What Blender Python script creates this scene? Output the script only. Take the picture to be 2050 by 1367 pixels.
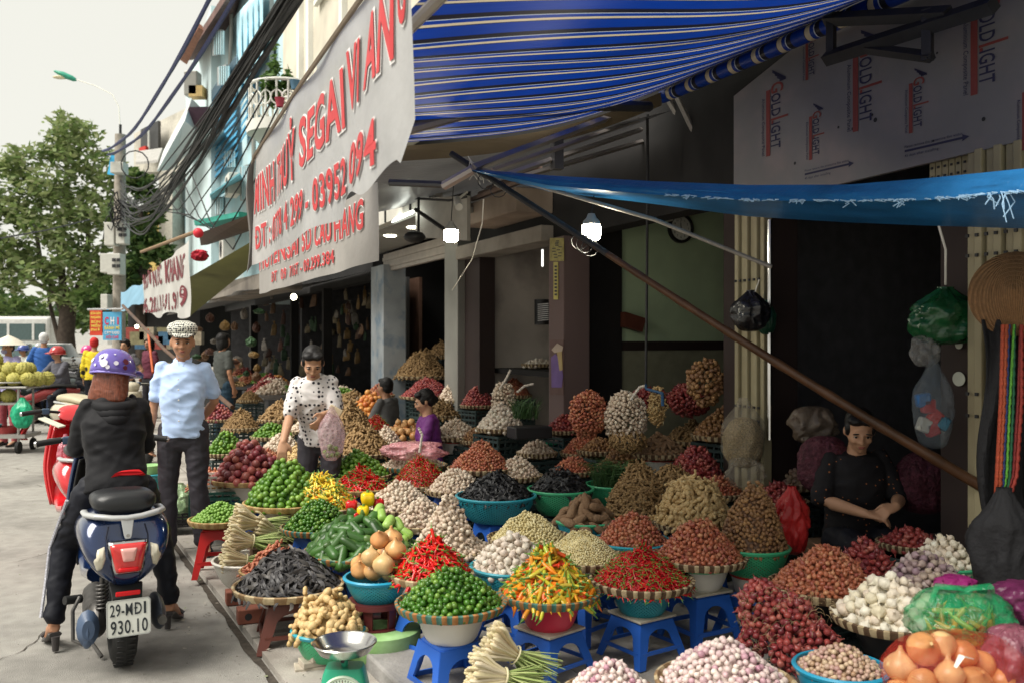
import bpy, math, random
import numpy as np
from mathutils import Vector, Matrix, noise
R = math.radians
random.seed(7)
for o in list(bpy.data.objects): bpy.data.objects.remove(o)
scn = bpy.context.scene
COL = scn.collection
# ---------------------------------------------------------------- camera, sky, sun, exposure
HZ, F, CH = 680.0, 1800.0, 1.6            # horizon row, focal length (px of 2050), camera height
cam_d = bpy.data.cameras.new('camera'); cam = bpy.data.objects.new('camera', cam_d); COL.objects.link(cam)
cam.location = (0, 0, CH); cam.rotation_euler = (R(90), 0, 0)
cam_d.sensor_width = 36; cam_d.lens = F/2050*36; cam_d.clip_start = .05; cam_d.clip_end = 1500
cam_d.shift_y = -3.5/2050
cam_d.dof.use_dof = True; cam_d.dof.focus_distance = 5.4; cam_d.dof.aperture_fstop = 3.2
scn.camera = cam
w = bpy.data.worlds.new('World'); scn.world = w; w.use_nodes = True
nt = w.node_tree; nt.nodes.clear()
wo = nt.nodes.new('ShaderNodeOutputWorld'); bg = nt.nodes.new('ShaderNodeBackground'); bg2 = nt.nodes.new('ShaderNodeBackground')
sky = nt.nodes.new('ShaderNodeTexSky'); sky.sky_type = 'NISHITA'; sky.sun_disc = False
SUN_EL, SUN_AZ = R(54), R(238)
sky.sun_elevation = SUN_EL; sky.sun_rotation = SUN_AZ
bg.inputs['Strength'].default_value = .05
nt.links.new(sky.outputs[0], bg.inputs['Color'])
bg2.inputs['Color'].default_value = (1, .985, .885, 1); bg2.inputs['Strength'].default_value = .395   # the cloud layer
ad = nt.nodes.new('ShaderNodeMixShader'); ad.inputs[0].default_value = .93
nt.links.new(bg.outputs[0], ad.inputs[1]); nt.links.new(bg2.outputs[0], ad.inputs[2]); nt.links.new(ad.outputs[0], wo.inputs[0])
sd = bpy.data.lights.new('sun', 'SUN'); sd.energy = 2.3; sd.angle = R(40); sd.color = (1, .95, .86)
so = bpy.data.objects.new('sun', sd); COL.objects.link(so)
# sun stands to the left of and a little behind the camera
sdir = Vector((math.sin(SUN_AZ)*math.cos(SUN_EL), math.cos(SUN_AZ)*math.cos(SUN_EL), math.sin(SUN_EL)))
so.rotation_euler = (-sdir).to_track_quat('-Z', 'Y').to_euler()
vs = scn.view_settings; vs.view_transform = 'Standard'; vs.look = 'None'; vs.gamma = 1; vs.exposure = 1.27
scn.cycles.max_bounces = 6; scn.cycles.diffuse_bounces = 4; scn.cycles.transparent_max_bounces = 12
scn.cycles.caustics_reflective = False; scn.cycles.caustics_refractive = False

# ---------------------------------------------------------------- frames
D2 = Vector((-.4166, .9091)); N2 = Vector((.9091, .4166))
FA = math.atan2(D2.y, D2.x)                         # local x of a street-frame object runs away along the street
def Wd(s, t, z): return Vector((D2.x*s+N2.x*t, D2.y*s+N2.y*t, z))
def uu(px): return (px-1025)/F
def pix(px, py, Y): return Vector((uu(px)*Y, Y, CH-(py-HZ)/F*Y))
def onz(px, py, z): return pix(px, py, (CH-z)*F/(py-HZ))
def Yt(px, t): return t/(N2.x*uu(px)+N2.y)
def ont(px, py, t): return pix(px, py, Yt(px, t))
def s_at(px, t): Y = Yt(px, t); return Y*(D2.x*uu(px)+D2.y)
def z_at(px, py, t): return ont(px, py, t).z

# ---------------------------------------------------------------- materials
MATS = {}
def _n(t, kind, **kw):
    n = t.nodes.new(kind)
    for k, v in kw.items():
        if k in n.inputs: n.inputs[k].default_value = v
        else: setattr(n, k, v)
    return n
def mat(name, col, rough=.6, spec=.3, metal=0, var=.12, scale=8, bump=0, bscale=40, cols=None, emit=None, alpha=None,
        trans=0, rnd=None, coat=0, sheen=0, stain=None, stretch=None):
    """cols: list of colours picked by random per island+object; var: brightness noise; stain: (colour, amount, scale)"""
    if name in MATS: return MATS[name]
    m = bpy.data.materials.new(name); m.use_nodes = True; t = m.node_tree; L = t.links
    b = t.nodes['Principled BSDF']; MATS[name] = m
    b.inputs['Roughness'].default_value = rough; b.inputs['Metallic'].default_value = metal
    b.inputs['Specular IOR Level'].default_value = spec
    if coat: b.inputs['Coat Weight'].default_value = coat; b.inputs['Coat Roughness'].default_value = .08
    if trans: b.inputs['Transmission Weight'].default_value = trans
    if sheen: b.inputs['Sheen Weight'].default_value = sheen
    if emit: b.inputs['Emission Color'].default_value = (*col[:3], 1); b.inputs['Emission Strength'].default_value = emit
    tc = t.nodes.new('ShaderNodeTexCoord'); vec = tc.outputs['Object']
    if stretch:
        mp = _n(t, 'ShaderNodeMapping'); mp.inputs['Scale'].default_value = stretch; L.new(vec, mp.inputs[0]); vec = mp.outputs[0]
    if cols:
        gi = t.nodes.new('ShaderNodeNewGeometry'); oi = t.nodes.new('ShaderNodeObjectInfo')
        a = _n(t, 'ShaderNodeMath', operation='ADD'); fr = _n(t, 'ShaderNodeMath', operation='FRACT')
        L.new(gi.outputs['Random Per Island'], a.inputs[0]); L.new(oi.outputs['Random'], a.inputs[1]); L.new(a.outputs[0], fr.inputs[0])
        rp = t.nodes.new('ShaderNodeValToRGB'); e = rp.color_ramp.elements
        e[0].position = 0; e[0].color = (*cols[0], 1); e[1].position = 1; e[1].color = (*cols[-1], 1)
        for i, c in enumerate(cols[1:-1]): q = e.new((i+1)/(len(cols)-1)); q.color = (*c, 1)
        L.new(fr.outputs[0], rp.inputs[0]); cs = rp.outputs[0]
    else:
        rg = t.nodes.new('ShaderNodeRGB'); rg.outputs[0].default_value = (*col[:3], 1); cs = rg.outputs[0]
    if stain:
        ns = _n(t, 'ShaderNodeTexNoise'); ns.inputs['Scale'].default_value = stain[2]; ns.inputs['Detail'].default_value = 6; L.new(vec, ns.inputs['Vector'])
        rr = _n(t, 'ShaderNodeMapRange'); rr.inputs['From Min'].default_value = .48; rr.inputs['From Max'].default_value = .68
        rr.inputs['To Max'].default_value = stain[1]; L.new(ns.outputs[0], rr.inputs[0])
        mx = _n(t, 'ShaderNodeMix', data_type='RGBA'); L.new(rr.outputs[0], mx.inputs[0]); L.new(cs, mx.inputs[6]); mx.inputs[7].default_value = (*stain[0], 1); cs = mx.outputs[2]
    if var:
        nz = _n(t, 'ShaderNodeTexNoise'); nz.inputs['Scale'].default_value = scale; nz.inputs['Detail'].default_value = 5; L.new(vec, nz.inputs['Vector'])
        mr = _n(t, 'ShaderNodeMapRange'); mr.inputs['From Min'].default_value = .3; mr.inputs['From Max'].default_value = .7
        mr.inputs['To Min'].default_value = 1-var; mr.inputs['To Max'].default_value = 1+var; L.new(nz.outputs[0], mr.inputs[0])
        hs = _n(t, 'ShaderNodeVectorMath', operation='SCALE'); L.new(cs, hs.inputs[0]); L.new(mr.outputs[0], hs.inputs['Scale']); cs = hs.outputs[0]
    L.new(cs, b.inputs['Base Color'])
    if bump:
        bn = _n(t, 'ShaderNodeTexNoise'); bn.inputs['Scale'].default_value = bscale; bn.inputs['Detail'].default_value = 4; L.new(vec, bn.inputs['Vector'])
        bp = _n(t, 'ShaderNodeBump'); bp.inputs['Strength'].default_value = min(1, bump); bp.inputs['Distance'].default_value = .02; L.new(bn.outputs[0], bp.inputs['Height']); L.new(bp.outputs[0], b.inputs['Normal'])
    if alpha is not None: b.inputs['Alpha'].default_value = alpha
    return m
def pmat(name, col, rough=.35, **k): return mat(name, col, rough, spec=.4, var=.1, scale=3, **k)

# ---------------------------------------------------------------- mesh builder
class MB:
    def __init__(s): s.v = []; s.f = []; s.mi = []; s.cur = 0
    def m(s, i): s.cur = i; return s
    def add(s, vs, fs):
        o = len(s.v); s.v += [tuple(v) for v in vs]; s.f += [tuple(i+o for i in f) for f in fs]; s.mi += [s.cur]*len(fs); return s
    def box(s, c, d, rot=None):
        c = Vector(c); d = Vector(d)/2; M = rot.to_matrix() if isinstance(rot, (bpy.types.Object,)) else rot
        vs = []
        for z in (-1, 1):
            for x, y in ((-1, -1), (1, -1), (1, 1), (-1, 1)):
                p = Vector((x*d.x, y*d.y, z*d.z)); vs.append(c+(M @ p if M else p))
        return s.add(vs, [(3, 2, 1, 0), (4, 5, 6, 7), (0, 1, 5, 4), (1, 2, 6, 5), (2, 3, 7, 6), (3, 0, 4, 7)])
    def sbox(s, s0, s1, t0, t1, z0, z1):
        P = [Wd(a, b, c) for c in (z0, z1) for a, b in ((s0, t0), (s1, t0), (s1, t1), (s0, t1))]
        return s.add(P, [(3, 2, 1, 0), (4, 5, 6, 7), (0, 1, 5, 4), (1, 2, 6, 5), (2, 3, 7, 6), (3, 0, 4, 7)])
    def tube(s, pts, r, n=8, cap=True, flat=None):
        pts = [Vector(p) for p in pts]; k = len(pts); rs = r if isinstance(r, (list, tuple)) else [r]*k
        o = len(s.v); up = None; rings = []
        for i, p in enumerate(pts):
            tg = (pts[min(i+1, k-1)]-pts[max(i-1, 0)]); tg = tg.normalized() if tg.length > 1e-9 else Vector((0, 0, 1))
            if up is None: up = Vector((0, 0, 1)) if abs(tg.z) < .9 else Vector((1, 0, 0))
            a = tg.cross(up); a = a.normalized() if a.length > 1e-6 else tg.orthogonal().normalized()
            b = a.cross(tg).normalized(); up = b
            rings.append([p+a*rs[i]*math.cos(2*math.pi*j/n)+b*rs[i]*(flat or 1)*math.sin(2*math.pi*j/n) for j in range(n)])
        vs = [q for rg in rings for q in rg]
        fs = [(i*n+j, i*n+(j+1) % n, (i+1)*n+(j+1) % n, (i+1)*n+j) for i in range(k-1) for j in range(n)]
        if cap: fs += [tuple(range(n-1, -1, -1)), tuple((k-1)*n+j for j in range(n))]
        return s.add(vs, fs)
    def lathe(s, prof, n=24, c=(0, 0, 0), ax=None, sx=1, sy=1, closed=False):
        c = Vector(c); vs = []; fs = []
        for r, z in prof:
            for j in range(n):
                a = 2*math.pi*j/n; p = Vector((r*math.cos(a)*sx, r*math.sin(a)*sy, z)); vs.append(c+(ax @ p if ax else p))
        k = len(prof)
        for i in range(k-1):
            for j in range(n): fs.append((i*n+j, i*n+(j+1) % n, (i+1)*n+(j+1) % n, (i+1)*n+j))
        if closed: fs += [tuple(range(n-1, -1, -1)), tuple((k-1)*n+j for j in range(n))]
        return s.add(vs, fs)
    def ell(s, c, r, n=12, k=8, rot=None):
        if isinstance(r, (int, float)): r = (r, r, r)
        c = Vector(c); vs = []; fs = []
        vs.append((0, 0, -1))
        for i in range(1, k):
            a = math.pi*i/k-math.pi/2
            for j in range(n): b = 2*math.pi*j/n; vs.append((math.cos(a)*math.cos(b), math.cos(a)*math.sin(b), math.sin(a)))
        vs.append((0, 0, 1)); L = len(vs)-1
        for j in range(n): fs.append((0, 1+(j+1) % n, 1+j)); fs.append((L, L-n+j, L-n+(j+1) % n))
        for i in range(k-2):
            for j in range(n): fs.append((1+i*n+j, 1+i*n+(j+1) % n, 1+(i+1)*n+(j+1) % n, 1+(i+1)*n+j))
        out = []
        for v in vs:
            p = Vector((v[0]*r[0], v[1]*r[1], v[2]*r[2])); out.append(c+(rot @ p if rot else p))
        return s.add(out, fs)
    def loft(s, secs, n=20, e=2.0, cap=True):
        """secs: (centre, A, B) with A, B half-axis vectors; e superellipse exponent"""
        vs = []
        for c, A, B in secs:
            c = Vector(c); A = Vector(A); B = Vector(B)
            for j in range(n):
                a = 2*math.pi*j/n; ca, sa = math.cos(a), math.sin(a)
                x = math.copysign(abs(ca)**(2/e), ca); y = math.copysign(abs(sa)**(2/e), sa); vs.append(c+A*x+B*y)
        k = len(secs); fs = [(i*n+j, i*n+(j+1) % n, (i+1)*n+(j+1) % n, (i+1)*n+j) for i in range(k-1) for j in range(n)]
        if cap: fs += [tuple(range(n-1, -1, -1)), tuple((k-1)*n+j for j in range(n))]
        return s.add(vs, fs)
    def poly(s, pts, th):
        """closed outline extruded by the vector th"""
        pts = [Vector(p) for p in pts]; th = Vector(th); n = len(pts)
        return s.add(pts+[p+th for p in pts], [tuple(range(n-1, -1, -1)), tuple(range(n, 2*n))]+[(i, (i+1) % n, n+(i+1) % n, n+i) for i in range(n)])
    def grid(s, fn, nu, nv, th=None):
        vs = [fn(i/nu, j/nv) for j in range(nv+1) for i in range(nu+1)]
        fs = [(j*(nu+1)+i, j*(nu+1)+i+1, (j+1)*(nu+1)+i+1, (j+1)*(nu+1)+i) for j in range(nv) for i in range(nu)]
        return s.add(vs, fs)
    def xform(s, M): s.v = [tuple(M @ Vector(v)) for v in s.v]; return s
    def mesh(s, name, mats, smooth=True, ang=40):
        me = bpy.data.meshes.new(name); me.from_pydata(s.v, [], s.f)
        for m in (mats if isinstance(mats, (list, tuple)) else [mats]): me.materials.append(m)
        me.polygons.foreach_set('material_index', s.mi)
        if smooth:
            me.shade_smooth()
            if ang < 180: me.set_sharp_from_angle(angle=R(ang))
        me.update(); return me
    def build(s, name, mats, parent=None, smooth=True, ang=40, world=False, solid=0, bevel=0, loc=None, rz=0):
        if world:
            if parent is not None: s.xform(RM[parent.name].inverted())
            elif loc is not None: s.xform((Matrix.Translation(loc) @ Matrix.Rotation(rz, 4, 'Z')).inverted())
        ob = bpy.data.objects.new(name, s.mesh(name, mats, smooth, ang)); COL.objects.link(ob)
        if parent is not None: ob.parent = parent
        elif loc is not None:
            ob.location = loc; ob.rotation_euler = (0, 0, rz); RM[ob.name] = Matrix.Translation(loc) @ Matrix.Rotation(rz, 4, 'Z')
        if parent is None and ob.name not in RM: RM[ob.name] = Matrix.Identity(4)
        if parent is not None: RM[ob.name] = RM[parent.name].copy()
        if solid: md = ob.modifiers.new('s', 'SOLIDIFY'); md.thickness = solid; md.offset = 0
        if bevel: md = ob.modifiers.new('b', 'BEVEL'); md.width = bevel; md.segments = 2; md.limit_method = 'ANGLE'
        return ob
RM = {}
def tag(o, label=None, cat=None, group=None, kind=None):
    if label: o['label'] = label
    if cat: o['category'] = cat
    if group: o['group'] = group
    if kind: o['kind'] = kind
    return o
def thing(name, label, cat, loc=(0, 0, 0), rz=0, group=None):
    o = bpy.data.objects.new(name, None); COL.objects.link(o); o.location = loc; o.rotation_euler = (0, 0, rz); o.empty_display_size = .1
    RM[o.name] = Matrix.Translation(loc) @ Matrix.Rotation(rz, 4, 'Z'); return tag(o, label, cat, group)
def kids(o): return [c for c in bpy.data.objects if c.parent == o]
def clone(tree, loc, rz=0, label=None, group=None, scale=None):
    """tree: (root, [(child, [grandchildren])])"""
    root, ch = tree; r = root.copy(); COL.objects.link(r); r.location = loc; r.rotation_euler = (0, 0, rz)
    if scale: r.scale = (scale,)*3
    if label: r['label'] = label
    if group: r['group'] = group
    for c, gs in ch:
        q = c.copy(); COL.objects.link(q); q.parent = r
        for g in gs: h = g.copy(); COL.objects.link(h); h.parent = q
    return r
def tree_of(root):
    return (root, [(c, [g for g in kids(c)]) for c in kids(root)])

# ---------------------------------------------------------------- lettering
_tc = {}
def glyphs(body, bold=.0, sx=1.0):
    """mesh (verts, faces) of a line of text, cap height 1, starting at x=0; width returned too"""
    key = (body, bold, sx)
    if key in _tc: return _tc[key]
    cu = bpy.data.curves.new('t', 'FONT'); cu.body = body; cu.size = 1.4; cu.offset = bold; cu.resolution_u = 3; cu.align_x = 'LEFT'; cu.space_character = 1.08
    ob = bpy.data.objects.new('t', cu); COL.objects.link(ob); dg = bpy.context.evaluated_depsgraph_get(); dg.update()
    me = bpy.data.meshes.new_from_object(ob.evaluated_get(dg))
    vs = [v.co.copy() for v in me.vertices]; fs = [tuple(p.vertices) for p in me.polygons]
    bpy.data.objects.remove(ob); bpy.data.curves.remove(cu); bpy.data.meshes.remove(me)
    if not vs: return ([], [], 0)
    x0 = min(v.x for v in vs); x1 = max(v.x for v in vs)
    vs = [((v.x-x0)*sx, v.y, 0) for v in vs]; _tc[key] = (vs, fs, (x1-x0)*sx); return _tc[key]
def text_on(mb, body, fn, h, w=None, bold=.02, sx=1.0):
    """fn(x, y) -> world point; text is h tall and, if w is given, squeezed to w wide"""
    raw = body; body = body.replace('Đ', 'D'); vs, fs, tw = glyphs(body, bold, sx)
    k = (w/tw) if w else h
    mb.add([fn(v[0]*k, v[1]*h) for v in vs], fs)
    for i, ch in enumerate(raw):
        if ch == 'Đ': x = (glyphs(body[:i+1], bold, sx)[2]-glyphs('D', bold, sx)[2] if i else 0)*k; mb.add([fn(x-.07*k, h*.46), fn(x+.36*k, h*.46), fn(x+.36*k, h*.58), fn(x-.07*k, h*.58)], [(0, 1, 2, 3)])
    return tw*k
# ================================================================ SETTING: ground
asph = mat('asphalt', (.375, .36, .33), .9, .2, var=.13, scale=9, bump=.7, bscale=220, stain=((.20, .19, .175), .85, .8))
pave = mat('paving', (.36, .335, .30), .9, .2, var=.2, scale=2.5, bump=.3, bscale=90, stain=((.17, .15, .13), .6, 3))
stone = mat('step_stone', (.27, .26, .25), .8, .25, var=.22, scale=5, bump=.3, bscale=60, stain=((.15, .14, .13), .5, 4))
dirt = mat('dirt', (.07, .06, .05), .95, .1, var=.3, scale=30)
g = MB(); g.add([(-300, -60, 0), (300, -60, 0), (300, 500, 0), (-300, 500, 0)], [(0, 1, 2, 3)])
tag(g.build('road', asph), kind='structure')
KA, KB = Vector((-2.44, 6.70)), Vector((-1.083, 4.19)); KD = (KA-KB).normalized(); KN = Vector((KD.y, -KD.x))
def K(a, b, z): p = KB+KD*a+KN*b; return Vector((p.x, p.y, z))       # along the kerb, across towards the shops
# sidewalk: a row of slabs with open joints
sw = MB(); rs = random.Random(3)
a = -4
while a < 70:
    ln = 1.15 if a < 14 else 6
    b = 0
    for wd in (.62, .62, 9 if a > 9 else 5.2):
        z = .035+rs.uniform(-.004, .004)
        P = [K(a+.006, b+.006, z), K(a+.006, b+wd-.006, z), K(a+ln-.006, b+wd-.006, z), K(a+ln-.006, b+.006, z)]
        sw.add(P+[Vector((p.x, p.y, -.01)) for p in P], [(3, 2, 1, 0), (0, 1, 5, 4), (1, 2, 6, 5), (2, 3, 7, 6), (3, 0, 4, 7)]); b += wd
    a += ln
sw.f = [tuple(reversed(f)) for f in sw.f]
tag(sw.build('sidewalk', pave, smooth=False), kind='structure')
gp = MB(); pl = []; pr = []
for i in range(420):
    a = -3+i*.09; o = noise.noise(Vector((a*3, 0, 0)))*.02; wv = .012+.02*abs(noise.noise(Vector((a*7, 5, 0))))
    pl.append(K(a, -.03+o-wv, .006)); pr.append(K(a, -.005, .006))
n = len(pl); gp.add(pl+pr, [(i, i+1, n+i+1, n+i) for i in range(n-1)])
tag(gp.build('gutter', dirt, smooth=False), kind='structure')
# raised stone step the stall stands on
st = MB(); c1, c2 = onz(722, 1296, .11), onz(800, 1372, .11); dd = (c1-c2).normalized(); nn = Vector((dd.y, -dd.x, 0))
P = [c1+dd*0, c1+nn*.55, c2-dd*3+nn*.55, c2-dd*3]
st.poly([Vector((p.x, p.y, .11)) for p in P], (0, 0, -.12))
tag(st.build('stone_step', stone, smooth=False, bevel=.012), kind='structure')
# rubbish specks on the ground: leaf scraps
lf = MB()
for i in range(420):
    a = rs.uniform(-1, 9); b = rs.uniform(-.5, 1.4) if rs.random() < .8 else rs.uniform(-3, -.5); q = K(a, b, .045 if b > 0 else .012); r = rs.uniform(.005, .018); th = rs.uniform(0, 6)
    lf.add([q+Vector((math.cos(th+k*1.57)*r*(1 if k % 2 else .5), math.sin(th+k*1.57)*r*(1 if k % 2 else .5), rs.uniform(0, .004))) for k in range(4)], [(0, 1, 2, 3)])
tag(lf.build('litter_scraps', mat('scraps', (.3, .3, .2), .8, cols=[(.35, .32, .25), (.12, .2, .05), (.5, .45, .38), (.1, .08, .06)]), smooth=False), 'small leaf scraps and crumbs scattered on the pavement and road', 'litter', kind='stuff')

# ================================================================ SHOP HOUSES (right)
cream = mat('cream_plaster', (.62, .58, .48), .85, var=.1, scale=1.2, stain=((.4, .36, .3), .5, .9))
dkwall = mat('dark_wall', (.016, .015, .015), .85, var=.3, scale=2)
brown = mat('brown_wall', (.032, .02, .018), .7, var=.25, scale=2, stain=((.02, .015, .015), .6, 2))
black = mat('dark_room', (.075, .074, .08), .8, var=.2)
conc = mat('concrete', (.30, .27, .235), .9, var=.25, scale=2.5, bump=.3, stain=((.13, .11, .1), .7, 1.6))
green_w = mat('green_wall', (.50, .64, .42), .75, var=.08, scale=2, stain=((.3, .38, .25), .5, 1.1))
grime = mat('grimy_wall', (.52, .48, .44), .85, var=.2, scale=1.6, stain=((.12, .1, .1), .75, 1.3))
alu = mat('pale_metal', (.28, .275, .25), .45, metal=.5, var=.15, scale=2)
steel_dk = mat('dark_steel', (.035, .035, .037), .5, metal=.3, var=.2)
gate_m = mat('gate_metal', (.33, .29, .18), .5, var=.14, scale=3, stain=((.24, .19, .11), .4, 2))
pink_w = mat('pink_wall', (.17, .12, .115), .8, var=.15, scale=1.5, stain=((.12, .08, .08), .4, 1.5))
GZ = 2.57
def shop(label, s0, s1, t1, wallm, backm, H=6.5, z0=2.6, name='shop_house', floor=True, front=None, backt=None):
    r = thing(name, label, 'shop', Wd(s0, 4.1, 0), FA)
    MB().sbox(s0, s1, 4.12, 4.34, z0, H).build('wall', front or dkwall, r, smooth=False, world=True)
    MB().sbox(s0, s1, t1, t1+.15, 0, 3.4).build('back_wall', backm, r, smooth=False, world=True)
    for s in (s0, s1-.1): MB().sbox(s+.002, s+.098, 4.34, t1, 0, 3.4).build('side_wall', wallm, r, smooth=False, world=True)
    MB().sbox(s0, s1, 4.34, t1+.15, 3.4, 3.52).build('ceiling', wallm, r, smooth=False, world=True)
    return r
# shop A: the near, dark one
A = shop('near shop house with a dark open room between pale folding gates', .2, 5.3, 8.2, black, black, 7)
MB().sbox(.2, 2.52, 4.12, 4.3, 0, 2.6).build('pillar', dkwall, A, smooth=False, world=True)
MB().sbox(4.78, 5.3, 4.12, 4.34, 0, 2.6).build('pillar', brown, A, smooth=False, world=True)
MB().sbox(3.28, 3.46, 4.14, 4.34, 0, 2.6).build('pillar', brown, A, smooth=False, world=True)
def gate(s0, s1, lab, dots):
    r = thing('folding_gate', lab, 'gate', Wd(s0, 3.98, 0), FA)
    n = max(4, int(round((s1-s0)/.052))); dsx = (s1-s0)/n
    for i in range(n):
        m = MB(); a = s0+i*dsx; m.sbox(a+.004, a+dsx-.006, 3.99-(.02 if i % 2 else 0), 4.06, .02, 2.55)
        m.build('slat', gate_m, r, smooth=False, world=True, bevel=.006)
    m = MB()
    for z in dots:
        for i in range(n):
            a = s0+(i+.5)*dsx; c = Wd(a, 3.965, z); m.box(c, (.016, .01, .016), Matrix.Rotation(FA, 3, 'Z'))
    m.build('rivet_row', steel_dk, r, smooth=False, world=True); return r
gate(3.07 if False else s_at(2075, 4), s_at(1937, 4), 'cream folding metal gate stacked behind the conical hat and coloured ropes', (2.12, 2.02, 1.33, 1.22, .55))
gate(s_at(1532, 4), s_at(1476, 4), 'narrow cream folding metal gate stacked beside the green walled room', (2.0, 1.15, 1.06))
# upper cream perforated gate panel just under the composite board
m = MB(); r = thing('folding_gate', 'short perforated gate top showing under the printed panel', 'gate', Wd(3, 4.05, 2.4), FA)
for i in range(11): a = s_at(2015, 4.05)+i*.04; m.sbox(a, a+.033, 4.03, 4.06, 2.3, 2.56)
m.build('slat', gate_m, r, smooth=False, world=True)
m = MB()
for i in range(11):
    for k in range(4): a = s_at(2015, 4.05)+i*.04; m.box(Wd(a+.0165, 4.028, 2.36+k*.05), (.012, .008, .012), Matrix.Rotation(FA, 3, 'Z'))
m.build('hole_row', steel_dk, r, smooth=False, world=True)
# chrome pole beside the narrow gate
MB().tube([ont(1541, 440, 3.98), ont(1541, 880, 3.98)], .014).build('gate_rail', mat('chrome', (.6, .6, .6), .2, metal=1), A, world=True)
# shop B: green walled
def ons(px, py, s):
    u = uu(px); t = (u*D2.y*s-D2.x*s)/(N2.x-u*N2.y); return pix(px, py, D2.y*s+N2.y*t)
def t_at(px, s): p = ons(px, 680, s); return p.x*N2.x+p.y*N2.y
B = shop('shop house with a pale green side wall and a dark closed door leaf', 5.3, 8.05, 7.0, brown, brown, 7)
MB().sbox(7.90, 7.94, t_at(1241, 7.9), t_at(1452, 7.9), 0, 3.2).build('green_side_wall', green_w, B, smooth=False, world=True)
MB().sbox(7.86, 7.94, t_at(1131, 7.9), t_at(1241, 7.9), 0, 3.2).build('door_leaf', mat('dark_door', (.022, .02, .02), .6), B, smooth=False, world=True)
m = MB().sbox(7.87, 7.90, t_at(1242, 7.9), t_at(1451, 7.9), 1.49, 1.585); m.build('wall_rail', brown, B, smooth=False, world=True)
m = MB().sbox(7.885, 7.90, t_at(1242, 7.9), t_at(1451, 7.9), .0, 1.49); m.build('lower_wall', mat('khaki_wall', (.26, .26, .18), .8, var=.15), B, smooth=False, world=True)
m = MB().sbox(s_at(1130, 4.06), s_at(1100, 4.06), 4.05, 4.34, 0, 2.6); m.build('pillar', pink_w, B, smooth=False, world=True, bevel=.01)
m = MB().sbox(5.4, 7.8, 4.36, 6.9, 3.22, 3.27); m.build('soffit', mat('soffit', (.55, .55, .52), .6, var=.1), B, smooth=False, world=True)
MB().tube([ont(1296, 410, 4.0), ont(1295, 560, 4.0), ont(1293, 770, 4.0)], .011).build('hook_pole', steel_dk, B, world=True)
# shop C: grimy wall, with display shelf
C = shop('small shop house with a grimy grey wall, meter box and concrete lintel', 8.05, 10.2, 5.4, grime, grime, 7)
m = MB().sbox(8.0, s_at(915, 4), 3.98, 4.3, 2.58, 2.74); m.build('lintel', conc, C, smooth=False, world=True, bevel=.01)
m = MB().sbox(8.0, s_at(925, 3.7), 3.7, 4.12, 2.86, 3.1); m.build('ledge', mat('ledge', (.38, .30, .24), .85, var=.2, scale=3, stain=((.25, .2, .17), .6, 2)), C, smooth=False, world=True, bevel=.015)
for i in range(3):
    m = MB().sbox(8.0, s_at(940, 3.75), 3.75+i*.1, 3.8+i*.1, 3.14+i*.07, 3.18+i*.07); m.build('louvre', mat('louvre', (.42, .3, .25), .7), C, smooth=False, world=True)
m = MB(); m.box(ont(996, 628, 5.3), (.3, .05, .16), Matrix.Rotation(FA, 3, 'Z')); m.build('meter_box', alu, C, smooth=False, world=True)
for p in ([(990, 470), (1000, 520), (1010, 600)], [(1000, 500), (1060, 540), (1100, 560)]):
    MB().tube([ont(a, b, 5.32) for a, b in p], .02).build('pipe', dkwall, C, world=True)
MB().tube([ont(1086, 500, 4.6), ont(1086, 534, 4.6)], .012).build('wall_lamp', mat('tube_lamp', (.9, .9, .85), .5, emit=.8), C, world=True)
MB().sbox(8.2, 10.0, 4.35, 5.1, 1.2, 1.26).build('shelf', dkwall, C, smooth=False, world=True)
# shop D: roller shutter, panels
Dd = shop('shop house with a half raised roller shutter, recessed ceiling lamps and a brown side wall', 10.2, 14.55, 6.2, dkwall, black, 7, z0=3.5)
m = MB().sbox(s_at(923, 4.05), s_at(897, 4.05), 4.0, 4.3, 0, 2.85); m.build('door_post', alu, Dd, smooth=False, world=True, bevel=.01)
m = MB().sbox(s_at(960, 4.1), s_at(925, 4.1), 4.1, 4.3, 0, 2.6); m.build('pillar', brown, Dd, smooth=False, world=True)
m = MB()
for k in range(5): m.sbox(s_at(896, 4.08), s_at(770, 4.08), 4.06-(k % 2)*.015, 4.12, 2.66+k*.055, 2.712+k*.055)
m.build('shutter', mat('shutter', (.42, .38, .34), .5, metal=.2, var=.1), Dd, smooth=False, world=True)
m = MB().sbox(s_at(896, 3.4), 14.4, 3.2, 4.1, 2.98, 3.04); m.build('soffit', mat('soffit2', (.30, .30, .28), .6, var=.1), Dd, smooth=False, world=True)
lampm = mat('lit_lamp', (1, .95, .7), .5, emit=6)
for px, py in ((781, 505), (828, 492)):
    c = ont(px, py, 3.5); m = MB().lathe([(0, -.012), (.075, -.01), (.085, .0), (.085, .03)], 20, (c.x, c.y, 2.975)); m.build('downlight', lampm, Dd, world=True)
m = MB().sbox(s_at(895, 3.25), 13.9, 3.12, 3.2, 3.0, 3.5); m.build('fascia', mat('fascia', (.60, .58, .52), .5, var=.06), Dd, smooth=False, world=True)
m = MB()
for px in (770, 820, 860): m.sbox(s_at(px, 3.1), s_at(px, 3.1)+.02, 3.1, 3.13, 3.0, 3.5)
m.build('fascia_joint', steel_dk, Dd, smooth=False, world=True)
m = MB().sbox(s_at(820, 4.5), s_at(790, 4.5), 4.45, 4.5, 0, 2.6); m.build('side_panel', mat('grey_panel', (.13, .13, .13), .5), Dd, smooth=False, world=True)
m = MB().sbox(s_at(845, 4.7), s_at(818, 4.7), 4.65, 4.7, 0, 2.6); m.build('side_panel', mat('brown_panel', (.15, .085, .06), .5), Dd, smooth=False, world=True)
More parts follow.
